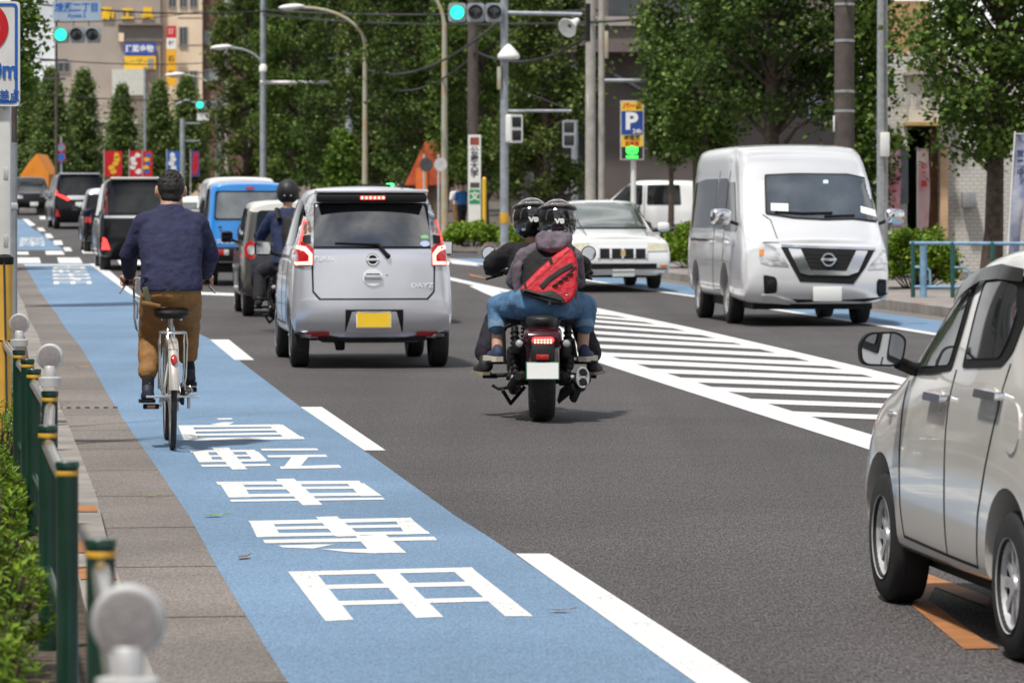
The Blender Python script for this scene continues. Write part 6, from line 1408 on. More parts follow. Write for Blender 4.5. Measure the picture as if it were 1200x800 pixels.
# left sign pole, its neighbour and the yellow guy guard
Ys = 24.0
o = thing('sign_pole', 'white perforated pole carrying the prohibition sign at the left edge', 'pole', (XP(6, Ys), Ys, .1))
mb = MB(); mb.box((0, 0, 1.9), (.075, .05, 3.8), b=.012); mb.build('pole', M_wpole, o, 40)
for z in (.95, 1.20, 1.62, 2.05): MB().box((.008, -.026, z), (.028, .006, .07), b=.002).build('slot', M_alu, o, 30)
o = thing('prohibition_sign', 'white blue-bordered board with part of a red ring and Japanese lettering', 'sign', (0, Ys-.06, 0))
x1 = XP(24.5, Ys); zt, zl = ZP(2.5, Ys), ZP(125, Ys); wd = .62
def rboard(x0, x1, z0, z1, th, r, y=0):
    mb = MB(); mb.prism([(a, y, b) for a, b in rr([(x0, z0), (x1, z0), (x1, z1), (x0, z1)], r, 5)], (0, th, 0)); return mb
rboard(x1-wd, x1, zl, zt, .03, .03).build('board', M_wpole, o, 30)
ol = rr([(x1-wd+.018, zl+.018), (x1-.012, zl+.018), (x1-.012, zt-.012), (x1-wd+.018, zt-.012)], .03, 5); il = rr([(x1-wd+.035, zl+.035), (x1-.030, zl+.035), (x1-.030, zt-.030), (x1-wd+.035, zt-.030)], .02, 5)
def ringpoly(a, b, y, name, m, par, th=.004):
    mb = MB(); n = len(a); mb.v = [(p[0], y, p[1]) for p in a]+[(p[0], y, p[1]) for p in b]; mb.f = [(i, (i+1) % n, n+(i+1) % n, n+i) for i in range(n)]; mb.m = [0]*n; return mb.build(name, m, par, 0)
M_sblue = mat('sign_blue', (.02, .12, .46), .4, var=.05); M_sred = mat('sign_red', (.55, .012, .02), .4, var=.05); M_syel = mat('sign_yellow', (.80, .48, .03), .4, var=.05); M_swh = mat('sign_white', (.78, .78, .76), .45, var=.05); M_sblk = mat('sign_black', (.02, .02, .022), .5, var=.05)
ringpoly(ol, il, -.003, 'blue_border', M_sblue, o)
cx, cz, r1 = XP(11.5, Ys)-.168, ZP(33, Ys), .168
ringpoly([(cx+r1*math.cos(R(k*9)), cz+r1*math.sin(R(k*9))) for k in range(40)], [(cx+.115*math.cos(R(k*9)), cz+.115*math.sin(R(k*9))) for k in range(40)], -.004, 'red_ring', M_sred, o)
lettering('0m', .155, M_sblue, o, (XP(7, Ys), -.003, ZP(83, Ys)), sx=.80, bold=.004); lettering('交差点', .078, M_sblue, o, (XP(6.5, Ys), -.003, ZP(113.5, Ys)), sx=.82, bold=.001)
o = thing('lamp_column', 'slim grey and brown column right behind the white sign pole', 'pole', (XP(16.5, 26), 26, .1)); MB().cyl((0, 0, 0), (0, 0, 1.85), .022, n=14).build('pole', M_gpole, o, 60); MB().cyl((0, 0, 1.85), (0, 0, 7), .020, n=14).build('upper_pole', M_bpole, o, 60)
mb = MB(); mb.box((-.02, 0, 1.42), (.09, .05, .05), b=.01); mb.build('clamp', M_alu, o, 40)
o = thing('guy_guard', 'yellow guy-wire guard with black cap and ties in the shrubs', 'post', (XP(4, 21.5), 21.5, .1)); mb = MB(); mb.tube([(-.008, 0, 0), (0, 0, .6), (.006, 0, 1.10)], .048, 18); mb.build('yellow_sleeve', mat('yellow_plastic', (.70, .40, .06), .45, var=.12, scale=7), o, 60)
MB().lathe([(.049, 0), (.052, .01), (.052, .04), (.030, .055), (.001, .058)], (.006, 0, 1.09), (0, 0, 1), 18).build('black_cap', M_blk, o, 50)
mb = MB(); mb.lathe([(.0495, 0), (.051, .004), (.0495, .008)], (.003, 0, .66), (.05, 0, 1), 18); mb.build('cable_tie', M_blk, o, 50); MB().tube([(.03, -.045, .05), (.02, -.048, .6), (.01, -.048, 1.1)], .006, 6).build('sleeve_seam', M_dkg, o, 40)

def head3(o, c, wd, lit=0, m=M_gpole):
    """a horizontal three-lamp signal head, green on the left lit"""
    x, y, z = c; u = wd/3; h = u*1.02; mb = MB()
    for k in range(3): mb.prism([(a, y, b) for a, b in rr([(x+u*(k-1.5)+.008, z-h/2), (x+u*(k-.5)-.008, z-h/2), (x+u*(k-.5)-.008, z+h/2), (x+u*(k-1.5)+.008, z+h/2)], u*.18, 3)], (0, .16, 0))
    hd = mb.build('signal_head', m, o, 40); hd['label'] = 'grey housing of three lamps, the left one lit green'
    for k in range(3):
        cx_ = x+u*(k-1)
        MB().lathe([(.001, -.012), (u*.25, -.010), (u*.37, -.002), (u*.37, .01)], (cx_, y-.004, z), (0, 1, 0), 26).build('lamp_lens', (mat('lit_green_signal', (.05, .5, .35), .3, var=0, emit=(.02, 1, .50), estr=1.5) if k == lit else mat('dark_signal_lens', (.02, .02, .022), .2, var=0, coat=1)), hd, 60)
        mb = MB(); r_ = u*.42; vs = []; fs = []
        for i in range(15):
            a = R(-20+220*i/14); vs += [(cx_+r_*math.cos(a), y, z+r_*math.sin(a)), (cx_+r_*math.cos(a), y-.12-.08*max(0, math.sin(a)), z+r_*math.sin(a)*.97)]
        for i in range(14): fs.append((2*i, 2*i+2, 2*i+3, 2*i+1))
        mb.add(vs, fs); link('lamp_visor', evalmesh(mb.mesh('v'), [('SOLIDIFY', dict(thickness=.006))]), m, hd, 60)
    return hd
def pedsig(o, c, w_, h, m, lit=None, yaw=0):
    mb = MB(); mb.prism([(a, -.12, b) for a, b in rr([(-w_/2, -h/2), (w_/2, -h/2), (w_/2, h/2), (-w_/2, h/2)], w_*.15, 3)], (0, .24, 0)); hd = mb.build('pedestrian_signal', m, o, 40); hd.location = c; hd.rotation_euler = (0, 0, yaw)
    for sg in (1, -1):
        mb = MB(); mb.box((0, -.125, sg*h*.235), (w_*.72, .014, h*.36), b=.004); mb.build('lamp_lens', M_sblk, hd, 30)
    return hd
# signal over the road at the far left, with the street-name board
Y1 = 100.0
o = thing('traffic_signal', 'traffic signal with lit green lamp under a blue and white street-name board, upper left', 'traffic light', (0, Y1, 0))
zz = ZP(41, Y1); xa, xb = XP(62, Y1), XP(118, Y1)
mb = MB(); mb.cyl((XP(2, Y1), .1, gz(Y1)), (XP(2, Y1), .1, 8.2), .10, .075, 14); mb.build('pole', M_wpole, o, 60)
mb = MB(); mb.tube([(XP(2, Y1), .1, zz+.55), (XP(30, Y1), .1, zz+.35), (XP(62, Y1), .1, zz+.08), (XP(64, Y1), .08, zz)], .035, 10); mb.tube([(XP(2, Y1), .1, zz), (XP(64, Y1), .08, zz)], .03, 8); mb.tube([(xa+.1, .09, zz), (xb+.02, .09, zz)], .03, 8); mb.build('mast_arm', M_wpole, o, 60)
head3(o, ((xa+xb)/2, -.06, zz), xb-xa)
mb = MB()
for px_ in (86, 104): mb.tube([(XP(px_, Y1), .05, zz+.2), (XP(px_, Y1), .05, zz+.9)], .012, 6)
mb.build('hanger', M_dkg, o, 40)
bz0, bz1 = ZP(24.5, Y1), ZP(1.5, Y1); rboard(XP(62, Y1), XP(118, Y1), bz0, bz1, .03, .02).build('street_name_board', mat('pale_blue_board', (.33, .42, .52), .5, var=.05), o, 30)
lettering('綾瀬二丁目', .255, M_sblue, o, (XP(90, Y1), -.003, ZP(9.5, Y1)), sx=.90, bold=.006); lettering('Ayase 2', .15, M_sblue, o, (XP(90, Y1), -.003, ZP(18.5, Y1)), bold=.002)
# the far green signal
Y2 = 178.0; o = thing('traffic_signal', 'small far traffic signal lit green beside a tall grey pole, left of the street trees', 'traffic light', (0, Y2, 0)); zz = ZP(123, Y2)
MB().cyl((XP(257, Y2), 0, gz(Y2)), (XP(257, Y2), 0, ZP(112, Y2)), .12, .09, 12).build('pole', M_gpole, o, 60); mb = MB(); mb.tube([(XP(304, Y2), .05, zz), (XP(257, Y2), .05, zz)], .05, 8); mb.tube([(XP(229, Y2), .05, zz+.1), (XP(218, Y2), .05, zz+.22), (XP(205, Y2), .05, zz)], .05, 8); mb.build('mast_arm', M_gpole, o, 60)
head3(o, (XP(245, Y2), -.06, zz), XP(260.5, Y2)-XP(228.5, Y2)); MB().box((XP(238, Y2), 0, zz-.55), (.55, .04, .35)).build('sign_panel', M_swh, o, 0)
# the signal at the right kerb with pedestrian signals
Y3 = 92.0; o = thing('traffic_signal', 'tall grey signal pole with lit green lamp, two pedestrian signals on its lower arm', 'traffic light', (0, Y3, 0)); zz = ZP(15, Y3); xp = XP(591, Y3)
MB().cyl((xp, .1, gz(Y3)), (xp, .1, 6.9), .105, .09, 16).build('pole', M_gpole, o, 60)
mb = MB(); mb.tube([(xp, .1, zz), (XP(560, Y3), .1, zz+.01)], .04, 8); mb.build('lamp_arm', M_gpole, o, 60); MB().tube([(xp, .1, zz), (XP(682, Y3), .1, zz-.04)], .05, 10).build('mast_arm', M_gpole, o, 60)
head3(o, (XP(557.5, Y3), -.08, zz), XP(590, Y3)-XP(525, Y3))
zl = ZP(130, Y3); MB().tube([(xp, .1, zl), (XP(670, Y3), .1, zl)], .035, 8).build('lower_arm', M_gpole, o, 60); MB().tube([(xp, .1, zl+.65), (XP(665, Y3), .1, zl+.05)], .012, 6).build('stay_wire', M_dkg, o, 60)
pedsig(o, (XP(602.5, Y3), -.02, ZP(151, Y3)), .34, .68, M_swh, yaw=R(28)); pedsig(o, (XP(668, Y3), -.02, ZP(157, Y3)), .33, .66, M_gpole, yaw=R(-12))
mb = MB(); mb.lathe([(.108, 0), (.110, .01), (.110, .25), (.108, .26)], (xp, .1, ZP(262, Y3)), (0, 0, 1), 16); mb.build('yellow_band', M_band, o, 40)
mb = MB(); mb.lathe([(.03, .2), (.10, .14), (.26, -.05), (.27, -.12), (.24, -.16), (.001, -.17)], (XP(592, Y3)+.08, -.1, ZP(62, Y3)), (0, 0, 1), 20); mb.build('siren_horn', M_swh, o, 60); MB().box((XP(585, Y3), 0, ZP(92, Y3)), (.10, .14, .55), b=.02).build('control_box', M_rust, o, 40)
o = thing('loudspeaker_horn', 'white horn loudspeaker fixed at the end of the long signal arm', 'loudspeaker', (XP(670, 93.5), 93.5, ZP(29, 93.5))); MB().lathe([(.06, -.28), (.09, -.1), (.17, .08), (.25, .22), (.24, .23), (.05, .1)], (0, 0, 0), (-.5, -.75, -.42), 20).build('horn', M_swh, o, 60)
# utility poles by the dark building
def utility(name, label, px_, Y, r0, r1, H, m, xt=(), group=None, zb=None):
    o = thing(name, label, 'utility pole', (XP(px_, Y), Y, gz(Y)+.1 if zb is None else zb), 0, group); MB().cyl((0, 0, 0), (0, 0, H), r0, r1, 16).build('pole', m, o, 60)
    for z, a, b, dy in xt: MB().box(((a+b)/2, dy, z), (b-a, .09, .09), b=.01).build('cross_arm', M_dkg, o, 40)
    return o
GP = 'utility poles along the road'
u1 = utility('utility_pole', 'pale concrete pole behind the far pedestrian signal, with black sleeve and wires', 692, 96, .135, .115, 10, M_conc, ((6.6, -.5, .6, .1),), GP); MB().cyl((-.03, -.03, ZP(70, 96)), (-.03, -.03, ZP(26, 96)), .10, n=12).build('cable_sleeve', M_blk, u1, 60)
MB().cyl((-.05, -.06, .2), (-.05, -.06, 3.9), .05, n=10).build('white_conduit', M_wpole, u1, 60)
u2 = utility('utility_pole', 'slim pale pole beside the parking sign, fitted with a grey-green box', 705, 98, .085, .075, 10, M_conc, (), GP); MB().box((.12, -.05, ZP(75, 98)), (.10, .12, .70), b=.02).build('control_box', M_rust, u2, 40); MB().tube([(.02, 0, ZP(116.5, 98)), (1.15, 0, ZP(116.5, 98))], .05, 8).build('side_arm', M_gpole, u2, 50)
u3 = utility('utility_pole', 'thick brown pole with metal bands above the passenger van', 989.5, 68.5, .185, .165, 9.5, M_bpole, (), GP)
mb = None
for z in (3.05, 3.4, 4.3, 4.95): MB().lathe([(.176, 0), (.183, .004), (.183, .045), (.176, .05)], (0, 0, z), (0, 0, 1), 18).build('metal_band', M_steel, u3, 40)
MB().box((-.19, -.06, 2.85), (.03, .06, .28), b=.006).build('number_tag', M_swh, u3, 30); MB().cyl((.05, -.185, .2), (.05, -.175, 2.4), .018, n=8).build('conduit', M_gpole, u3, 60)
o = thing('lamp_post', 'grey steel lamp post with pale service box, beside the pink banners', 'lamp post', (XP(1034, 63.5), 63.5, gz(63.5)+.13)); MB().cyl((0, 0, 0), (0, 0, 9), .098, .075, 18).build('pole', M_steel, o, 60); MB().box((.03, -.13, ZP(167, 63.5)-.2), (.15, .12, .40), b=.015).build('service_box', M_swh, o, 40)
utility('utility_pole', 'dark brown pole rising behind the white vertical shop sign', 554, 108, .16, .13, 10, M_bpole, (), GP)
utility('utility_pole', 'grey pole carrying small signal boxes at the left end of the long arm', 308.5, 152, .14, .11, 9.5, M_gpole, (), GP)
utility('utility_pole', 'thin grey pole in front of the blue and yellow shop signs', 170, 200, .08, .07, 6.8, M_gpole, (), GP)
u = utility('utility_pole', 'short grey post with two crossbars, left of the far green signal', 214, 165, .12, .11, 3.9, M_gpole, (), GP)
for z, a in ((3.7, .75), (2.95, .75)): MB().box((a/2, 0, z), (a, .06, .07)).build('crossbar', M_gpole, u, 0)
utility('utility_pole', 'slim dark pole left of the first conical trees', 66, 165, .075, .06, 9, M_bpole, ((6.4, -.7, .5, 0), (5.6, -.6, .4, 0)), GP)
utility('utility_pole', 'tall pole against the brown apartment block', 266, 190, .13, .1, 12, M_conc, ((9.5, -.6, .6, 0),), GP)
utility('utility_pole', 'grey pole with short crossarm among the street trees', 409, 148, .16, .13, ZP(66, 148)-1.0, M_gpole, ((ZP(71, 148)-1.05, -.8, .15, 0),), GP)
o = bpy.data.objects.get('utility_pole.004') 
a_ = thing('signal_gantry', 'long horizontal grey arm between the grey pole and the short-crossarm pole', 'gantry', (0, 150.5, 0)); MB().tube([(XP(304, 150), 0, ZP(96.5, 150)), (XP(416, 150), 0, ZP(96.5, 150))], .08, 10).build('arm', M_alu, a_, 60); MB().lathe([(.001, .0), (.16, .02), (.16, .2), (.08, .3)], (XP(308, 150), -.25, ZP(84, 150)), (0, 0, 1), 14).build('camera_housing', M_swh, a_, 50)
def streetlamp(label, px_, Y, head, top, m, r=.08):
    o = thing('street_lamp', label, 'street lamp', (0, Y, 0), 0, 'curved-arm street lamps over the road'); x = XP(px_, Y)
    hx, hz = XP(head[0], Y), ZP(head[1], Y); tz = ZP(top, Y)
    MB().cyl((x, 0, gz(Y)), (x, 0, tz-.3), r*1.15, r*.8, 12).build('pole', m, o, 60)
    pts = [Vector((x, 0, tz-.3))]
    for k in range(1, 8): t = k/7; pts.append(Vector((x+(hx-x)*t**1.5, 0, (tz-.3)+(hz-tz+.3)*(1-(1-t)**2))))
    MB().tube(pts, [r*.75]+[r*.55]*7, 10).build('curved_arm', m, o, 60)
    sg = -1 if hx < x else 1
    mb = MB(); mb.ell((hx+sg*.30, 0, hz+.02), (.46, .14, .10), Matrix.Rotation(sg*R(4), 3, 'Y')); lh = mb.build('lamp_head', M_swh, o, 60); MB().ell((hx+sg*.36, 0, hz-.05), (.26, .11, .07)).build('lamp_glass', M_clear, lh, 60); return o
streetlamp('street lamp whose arm curves left over the far road, on the grey pole', 309.5, 155, (268, 56), 72, M_gpole, .08)
streetlamp('white-headed street lamp with a long sloping arm over the blue off-roader', 428, 132, (352, 9), 40, M_rust, .10)
streetlamp('rusty pale green street lamp rising past the red awning', 521, 116, (488, -14), 20, M_rust, .10)
streetlamp('pale street lamp reaching left above the far green signal', 254, 172, (213, 88), 104, M_rust, .07)
# parking sign
Yp = 92.5; o = thing('parking_sign', 'illuminated yellow and blue parking sign on a pole, green vacancy display below', 'sign', (0, Yp, 0)); x0, x1 = XP(727, Yp), XP(754.5, Yp); xm = (x0+x1)/2
MB().cyl((XP(742.5, Yp), .15, gz(Yp)), (XP(742.5, Yp), .15, ZP(150, Yp)), .065, n=12).build('pole', M_wpole, o, 60); rboard(x0, x1, ZP(187.5, Yp), ZP(118, Yp), .16, .02).build('sign_case', M_alu, o, 30)
def panel(p0, p1, m, n): return rboard(x0+.025, x1-.025, ZP(p1, Yp), ZP(p0, Yp), .006, .008, -.005).build(n, m, o, 0)
panel(119.5, 130, M_syel, 'yellow_panel'); panel(130.6, 158, mat('parking_blue', (.02, .06, .28), .4, var=0), 'blue_panel'); panel(158.6, 172, M_syel, 'yellow_panel'); panel(172.6, 186, M_sblk, 'display_panel')
lettering('P', .56, M_swh, o, (xm-.02, -.008, ZP(143, Yp)), bold=.022, sx=1.05); lettering('24h', .15, M_swh, o, (xm+.12, -.010, ZP(154, Yp)), bold=.003); lettering('パーク', .15, M_sred, o, (xm, -.008, ZP(124.5, Yp)), bold=.006)
lettering('時間貸', .13, M_sblk, o, (xm, -.008, ZP(162, Yp)), bold=.003); lettering('駐車場', .11, M_sred, o, (xm, -.008, ZP(168.5, Yp)), bold=.003)
lettering('空', .30, mat('lit_green_display', (.05, .8, .1), .4, var=0, emit=(.03, 1, .05), estr=3.0), o, (xm, -.010, ZP(179.5, Yp)), bold=.012)
# white vertical shop sign, yellow post, round sign backs
Yq = 104; o = thing('shop_sign', 'tall white vertical sign with dark characters and a green symbol panel', 'sign', (0, Yq, 0)); rboard(XP(548.5, Yq), XP(563.5, Yq), ZP(262, Yq), ZP(158, Yq), .12, .01).build('board', M_swh, o, 30)
MB().cyl((XP(556, Yq), .06, gz(Yq)), (XP(556, Yq), .06, ZP(262, Yq)), .04, n=10).build('pole', M_gpole, o, 60)
rboard(XP(550, Yq), XP(562.5, Yq), ZP(239, Yq), ZP(222, Yq), .006, .005, -.006).build('green_panel', mat('sign_green', (.03, .30, .10), .4, var=0), o, 0); lettering('文', .26, M_swh, o, (XP(556.3, Yq), -.009, ZP(230.5, Yq)), bold=.008)
rboard(XP(551, Yq), XP(561.5, Yq), ZP(170, Yq), ZP(161, Yq), .006, .005, -.006).build('red_panel', mat('faded_red', (.30, .07, .05), .5, var=.1), o, 0)
for ch_, py_ in (('公', 177), ('衆', 186), ('大', 195), ('学', 204)): lettering(ch_, .23, M_sblk, o, (XP(556, Yq), -.004, ZP(py_, Yq)), bold=.004)
rboard(XP(551, Yq), XP(562, Yq), ZP(220, Yq), ZP(214, Yq), .006, .003, -.006).build('dark_panel', mat('sign_brown', (.09, .07, .06), .5, var=.1), o, 0)
o = thing('marker_post', 'yellow post beside the white vertical shop sign', 'post', (XP(567.5, 103), 103, gz(103)+.13)); MB().cyl((0, 0, 0), (0, 0, 1.75), .055, n=12).build('post', M_syel, o, 50); MB().lathe([(.056, 0), (.03, .04), (.001, .05)], (0, 0, 1.75), (0, 0, 1), 12).build('post_cap', M_syel, o, 50)
for lab, px_, Y, m_ in (('dark round traffic sign in front of the red awning', 497, 112, M_dkg), ('grey round traffic sign seen from behind, right of the red awning', 514, 114, M_alu)):
    o = thing('round_sign', lab, 'sign', (XP(px_, Y), Y, gz(Y)+.1), 0); zc = ZP(193, Y)-gz(Y)-.1; MB().cyl((0, 0, 0), (0, 0, zc+.3), .035, n=10).build('post', M_alu, o, 50); MB().lathe([(.001, 0), (.20, 0), (.205, .012), (.20, .02), (.001, .02)], (.06, -.06, zc), (.3, 1, 0), 24).build('disc', m_, o, 50)
o = thing('round_sign', 'pair of round blue and red-rimmed signs on one post beside the orange wall', 'sign', (XP(72, 170), 170, gz(170)), 0)
MB().cyl((0, 0, 0), (0, 0, 3.2), .05, n=8).build('post', M_gpole, o, 50)
for zc, m_ in ((ZP(173, 170)-gz(170), mat('sign_grey_blue', (.16, .22, .34), .5, var=.1)), (ZP(184.5, 170)-gz(170), M_sblue)): MB().lathe([(.001, 0), (.17, 0), (.17, .03), (.001, .03)], (0, -.08, zc), (0, 1, 0), 20).build('disc', m_, o, 50); MB().lathe([(.17, -.004), (.20, -.004), (.20, .03), (.17, .03)], (0, -.08, zc), (0, 1, 0), 20).build('red_rim', M_sred, o, 50)
# blue guard rail on the right pavement
Yr = 59.0; o = thing('guard_rail', 'light blue pipe railing with dark green posts on the right pavement', 'railing', (XP(1070, Yr), Yr, gz(Yr)+.13))
M_pblue = mat('faded_blue_paint', (.16, .29, .42), .55, var=.25, scale=6); M_tealp = mat('dark_teal_post', (.015, .075, .070), .5, var=.2)
d = Vector((.95, -2.2, 0)).normalized(); d = Vector((1.0, -.35, 0)).normalized()
for k in range(5):
    p0 = d*(.62*k); MB().cyl(p0, p0+Vector((0, 0, .86)), .035, n=12).build('post', M_tealp, o, 50)
MB().cyl(d*.16+Vector((0, -.02, 0)), d*.16+Vector((0, -.02, .80)), .055, n=12).build('blue_post', M_pblue, o, 50)
MB().tube([d*-.05+Vector((0, 0, .84)), d*2.6+Vector((0, 0, .84))], .028, 10).build('top_rail', M_pblue, o, 50); MB().tube([d*0+Vector((0, 0, .17)), d*2.5+Vector((0, 0, .17))], .025, 10).build('lower_rail', M_pblue, o, 50)
for k in range(4): a = d*(.62*k); mb = MB(); mb.tube([a+Vector((0, 0, .47)), a+d*.20+Vector((0, 0, .47)), a+d*.26+Vector((0, 0, .42)), a+d*.27+Vector((0, 0, .17))], .02, 8); mb.build('bent_rail', M_pblue, o, 60)
# overhead wires
def wire(label, a, b, sag, r=.018):
    a, b = P(*a), P(*b); mb = MB(); mb.tube([a.lerp(b, t/16)-Vector((0, 0, sag*4*(t/16)*(1-t/16))) for t in range(17)], r, 6); o = mb.build('overhead_wire', mat('black_cable', (.012, .012, .013), .6, var=0), None, 60); tag(o, label, 'wire', 'overhead wires across the street'); return o
wire('thick black cable crossing above the street-name board to the right', (-40, -6, 120), (320, 13, 152), .3, .03); wire('black cable running level across the tree tops from the grey pole', (308, 12, 152), (705, 12, 98), .15, .035)
wire('second black cable just below the level one across the tree tops', (308, 17, 152), (705, 26, 98), .2, .03); wire('black cable sagging from the short-crossarm pole to the signal pole', (410, 71, 148), (591, 20, 93), .9, .035)
wire('drooping black cable low between the short-crossarm pole and the shop sign pole', (410, 73, 148), (560, 60, 107), 1.1, .03); wire('black cable from the twin pale poles into the top right corner', (692, 26, 96), (990, -20, 68), .15, .03)
wire('sagging cable left of the twin pale poles, below the loudspeaker', (560, 62, 107), (692, 40, 96), .45, .035); wire('thin cable crossing the beige shop building below its lettering', (-30, 60, 140), (266, 72, 190), .3, .022)
wire('thin cable crossing low over the conical trees', (-30, 104, 130), (257, 118, 178), .15, .022); wire('thin cable running from the dark pole to the apartment block pole', (63, 26, 150), (266, 8, 190), .2, .02)
# parked motorcycle and the two people walking
c = dup(MC1, (XP(787, 84), 84, gz(84)+.13), R(62), 'dark motorcycle parked on the pavement beside the thin young tree', scale=1.0)
for lab, px_, Y, m1, m2 in (('pedestrian in white shirt walking on the far right pavement', 536, 121, M_swh, M_brown), ('pedestrian in bright blue top walking on the far right pavement', 541.5, 119.5, mat('bright_blue_cloth', (.03, .17, .50), .8, var=.1), mat('dark_skirt', (.02, .02, .025), .9, var=.1))):
    p = thing('person', lab, 'person', (XP(px_, Y), Y, gz(Y)+.13), R(20), 'pedestrians on the far pavement'); mb = MB(); headmesh(mb, (0, 0, 1.50)); mb.caps((0, 0, 1.25), (0, 0, 1.42), .055, .05); torso(mb, [((0, 0, .80), .13, .09), ((0, 0, 1.05), .12, .09), ((0, 0, 1.26), .16, .09)])
    for sg in (-1, 1): limb(mb, [(sg*.17, 0, 1.24), (sg*.22, -.03, 1.0), (sg*.22, .06, .78)], [.045, .038, .03]); mb.ell((sg*.22, .08, .72), (.025, .03, .05)); limb(mb, [(sg*.08, 0, .80), (sg*.085, .10*sg, .45), (sg*.085, .10*sg-.05, .08)], [.08, .055, .04]); mb.caps((sg*.085, .10*sg-.05, .04), (sg*.09, .10*sg+.10, .035), .04, .035)
    organic('body', mb, M_skin, p, .016, 3); mb = MB(); torso(mb, [((0, 0, .88), .16, .11), ((0, 0, 1.05), .15, .11), ((0, 0, 1.24), .19, .11), ((0, 0, 1.32), .09, .07)])
    for sg in (-1, 1): limb(mb, [(sg*.17, 0, 1.24), (sg*.22, -.03, 1.05)], [.07, .06])
    organic('shirt', mb, m1, p, .016, 3); mb = MB(); torso(mb, [((0, 0, .70), .15, .12), ((0, 0, .92), .155, .11)]); 
    for sg in (-1, 1): limb(mb, [(sg*.08, 0, .80), (sg*.085, .10*sg, .45), (sg*.085, .10*sg-.05, .14)], [.09, .07, .06])
    organic('trousers', mb, m2, p, .016, 3); mb = MB(); mb.ell((0, -.015, 1.54), (.082, .10, .095)); organic('hair', mb, M_hair, p, .014, 2)
# ================================================================= BUILDINGS
M_win = mat('window_glass', (.03, .036, .04), .06, var=.4, scale=1.5, spec=.8)
M_wframe = mat('window_frame_grey', (.30, .30, .31), .5, .3, var=.1)
def block(name, label, x0, x1, y0, y1, z1, m, wins=(), zb=None, roof=True, ret=False, frame=M_wframe, cat='building', glass=None):
    """a building whose front faces -Y; wins: (x, z, width, height) on the front"""
    o = thing(name, label, cat, (0, y0, 0)); z0 = (gz(y0) if zb is None else zb)-.3; w_ = MB(); w_.box(((x0+x1)/2, (y1-y0)/2, (z0+z1)/2), (x1-x0, y1-y0, z1-z0)); w_.build('wall', m, o, 0)
    if roof: MB().box(((x0+x1)/2, (y1-y0)/2, z1+.15), (x1-x0+.2, y1-y0+.2, .3)).build('parapet', m, o, 0)
    for x, z, ww, hh in wins:
        mb = MB(); t = .06
        mb.box((x, -.02, z+hh/2+t/2), (ww+2*t, .10, t)); mb.box((x, -.02, z-hh/2-t/2), (ww+2*t, .16, t)); mb.box((x-ww/2-t/2, -.02, z), (t, .10, hh)); mb.box((x+ww/2+t/2, -.02, z), (t, .10, hh)); mb.box((x, -.015, z), (.04, .07, hh))
        f = mb.build('window', frame, o, 0); MB().box((x, -.008, z), (ww, .03, hh)).build('pane', glass or M_win, f, 0)
    return o
M_beige = mat('grey_beige_render', (.35, .30, .265), .85, var=.07, scale=.8); M_cream2 = mat('warm_cream_render', (.74, .60, .44), .85, var=.06, scale=.8); M_brick = brickmat('brown_apartment_tile', (.16, .085, .068), (.13, .07, .058), (.10, .07, .06), 1.0, .5, .2)  # cream and beige bases raised to put far sunlight into the walls
Yb = 240.0
def bx(px_): return XP(px_, Yb)
def bz(py_): return ZP(py_, Yb)
B1 = block('tool_shop_building', 'grey-beige shop building with yellow rooftop lettering and blue and yellow signboards, far left', bx(68), bx(188), Yb, Yb+14, bz(-40), M_beige, [(bx(75), bz(79), .7, .55)])
MB().box(((bx(138)+bx(192))/2, -.15, bz(29)), (bx(192)-bx(138), .5, .12)).build('ledge', mat('dark_beige', (.20, .17, .15), .8, var=.1), B1, 0)
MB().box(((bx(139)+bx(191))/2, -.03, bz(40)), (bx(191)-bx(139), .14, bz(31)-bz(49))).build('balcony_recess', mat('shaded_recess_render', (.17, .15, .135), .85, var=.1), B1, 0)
MB().box((bx(142.5), -.16, bz(44)), (.32, .14, .55)).build('balcony_door', M_cream2, B1, 0)
for ch_, px_ in (('動', 126.5), ('工', 149.5), ('具', 173)): lettering(ch_, .80, mat('yellow_rooftop_letter', (.85, .52, .02), .5, var=0), B1, (bx(px_), -.12, bz(17)), bold=.03, ext=.05)
MB().box(((bx(133)+bx(170))/2, -.45, (bz(82)+bz(112))/2), (bx(170)-bx(133), .9, bz(82)-bz(112))).build('porch_block', mat('pale_block', (.50, .50, .47), .8, var=.08), B1, 0)
s1 = thing('signboard', 'blue signboard with white characters on the grey-beige shop building', 'sign', (0, Yb-.3, 0)); rboard(bx(146), bx(182.5), bz(65), bz(51), .14, .02).build('board', mat('signboard_blue', (.03, .07, .36), .5, var=0), s1, 0); lettering('建築金物', .48, M_swh, s1, (bx(164), -.004, bz(58)), bold=.012, sx=.92)
s2 = thing('signboard', 'yellow signboard with dark characters just below the blue one', 'sign', (0, Yb-.3, 0)); rboard(bx(146), bx(183), bz(81.5), bz(66), .14, .02).build('board', M_syel, s2, 0); lettering('レーザー', .42, mat('sign_olive', (.20, .17, .08), .5, var=0), s2, (bx(160), -.004, bz(73)), bold=.004)
MB().box((bx(177), -.02, bz(74.5)), (.34, .06, .60)).build('notice', M_wframe, s2, 0)
s3 = thing('signboard', 'tall narrow red, white and yellow vertical signboard on the corner of the cream building', 'sign', (0, Yb-.5, 0))
for a, b, m_ in ((31, 45, M_sred), (45.3, 58, M_swh), (58.3, 101, mat('signboard_amber', (.80, .40, .02), .5, var=0))): rboard(bx(196), bx(207), bz(b), bz(a), .25, .01).build('sign_panel', m_, s3, 0)
lettering('酒', .36, M_swh, s3, (bx(201.5), -.004, bz(38)), bold=.008); lettering('村', .36, M_sblk, s3, (bx(201.5), -.004, bz(51.5)), bold=.008); lettering('石', .42, M_sblk, s3, (bx(201.5), -.004, bz(70)), bold=.01); lettering('井', .42, M_sblk, s3, (bx(201.5), -.004, bz(87)), bold=.01)
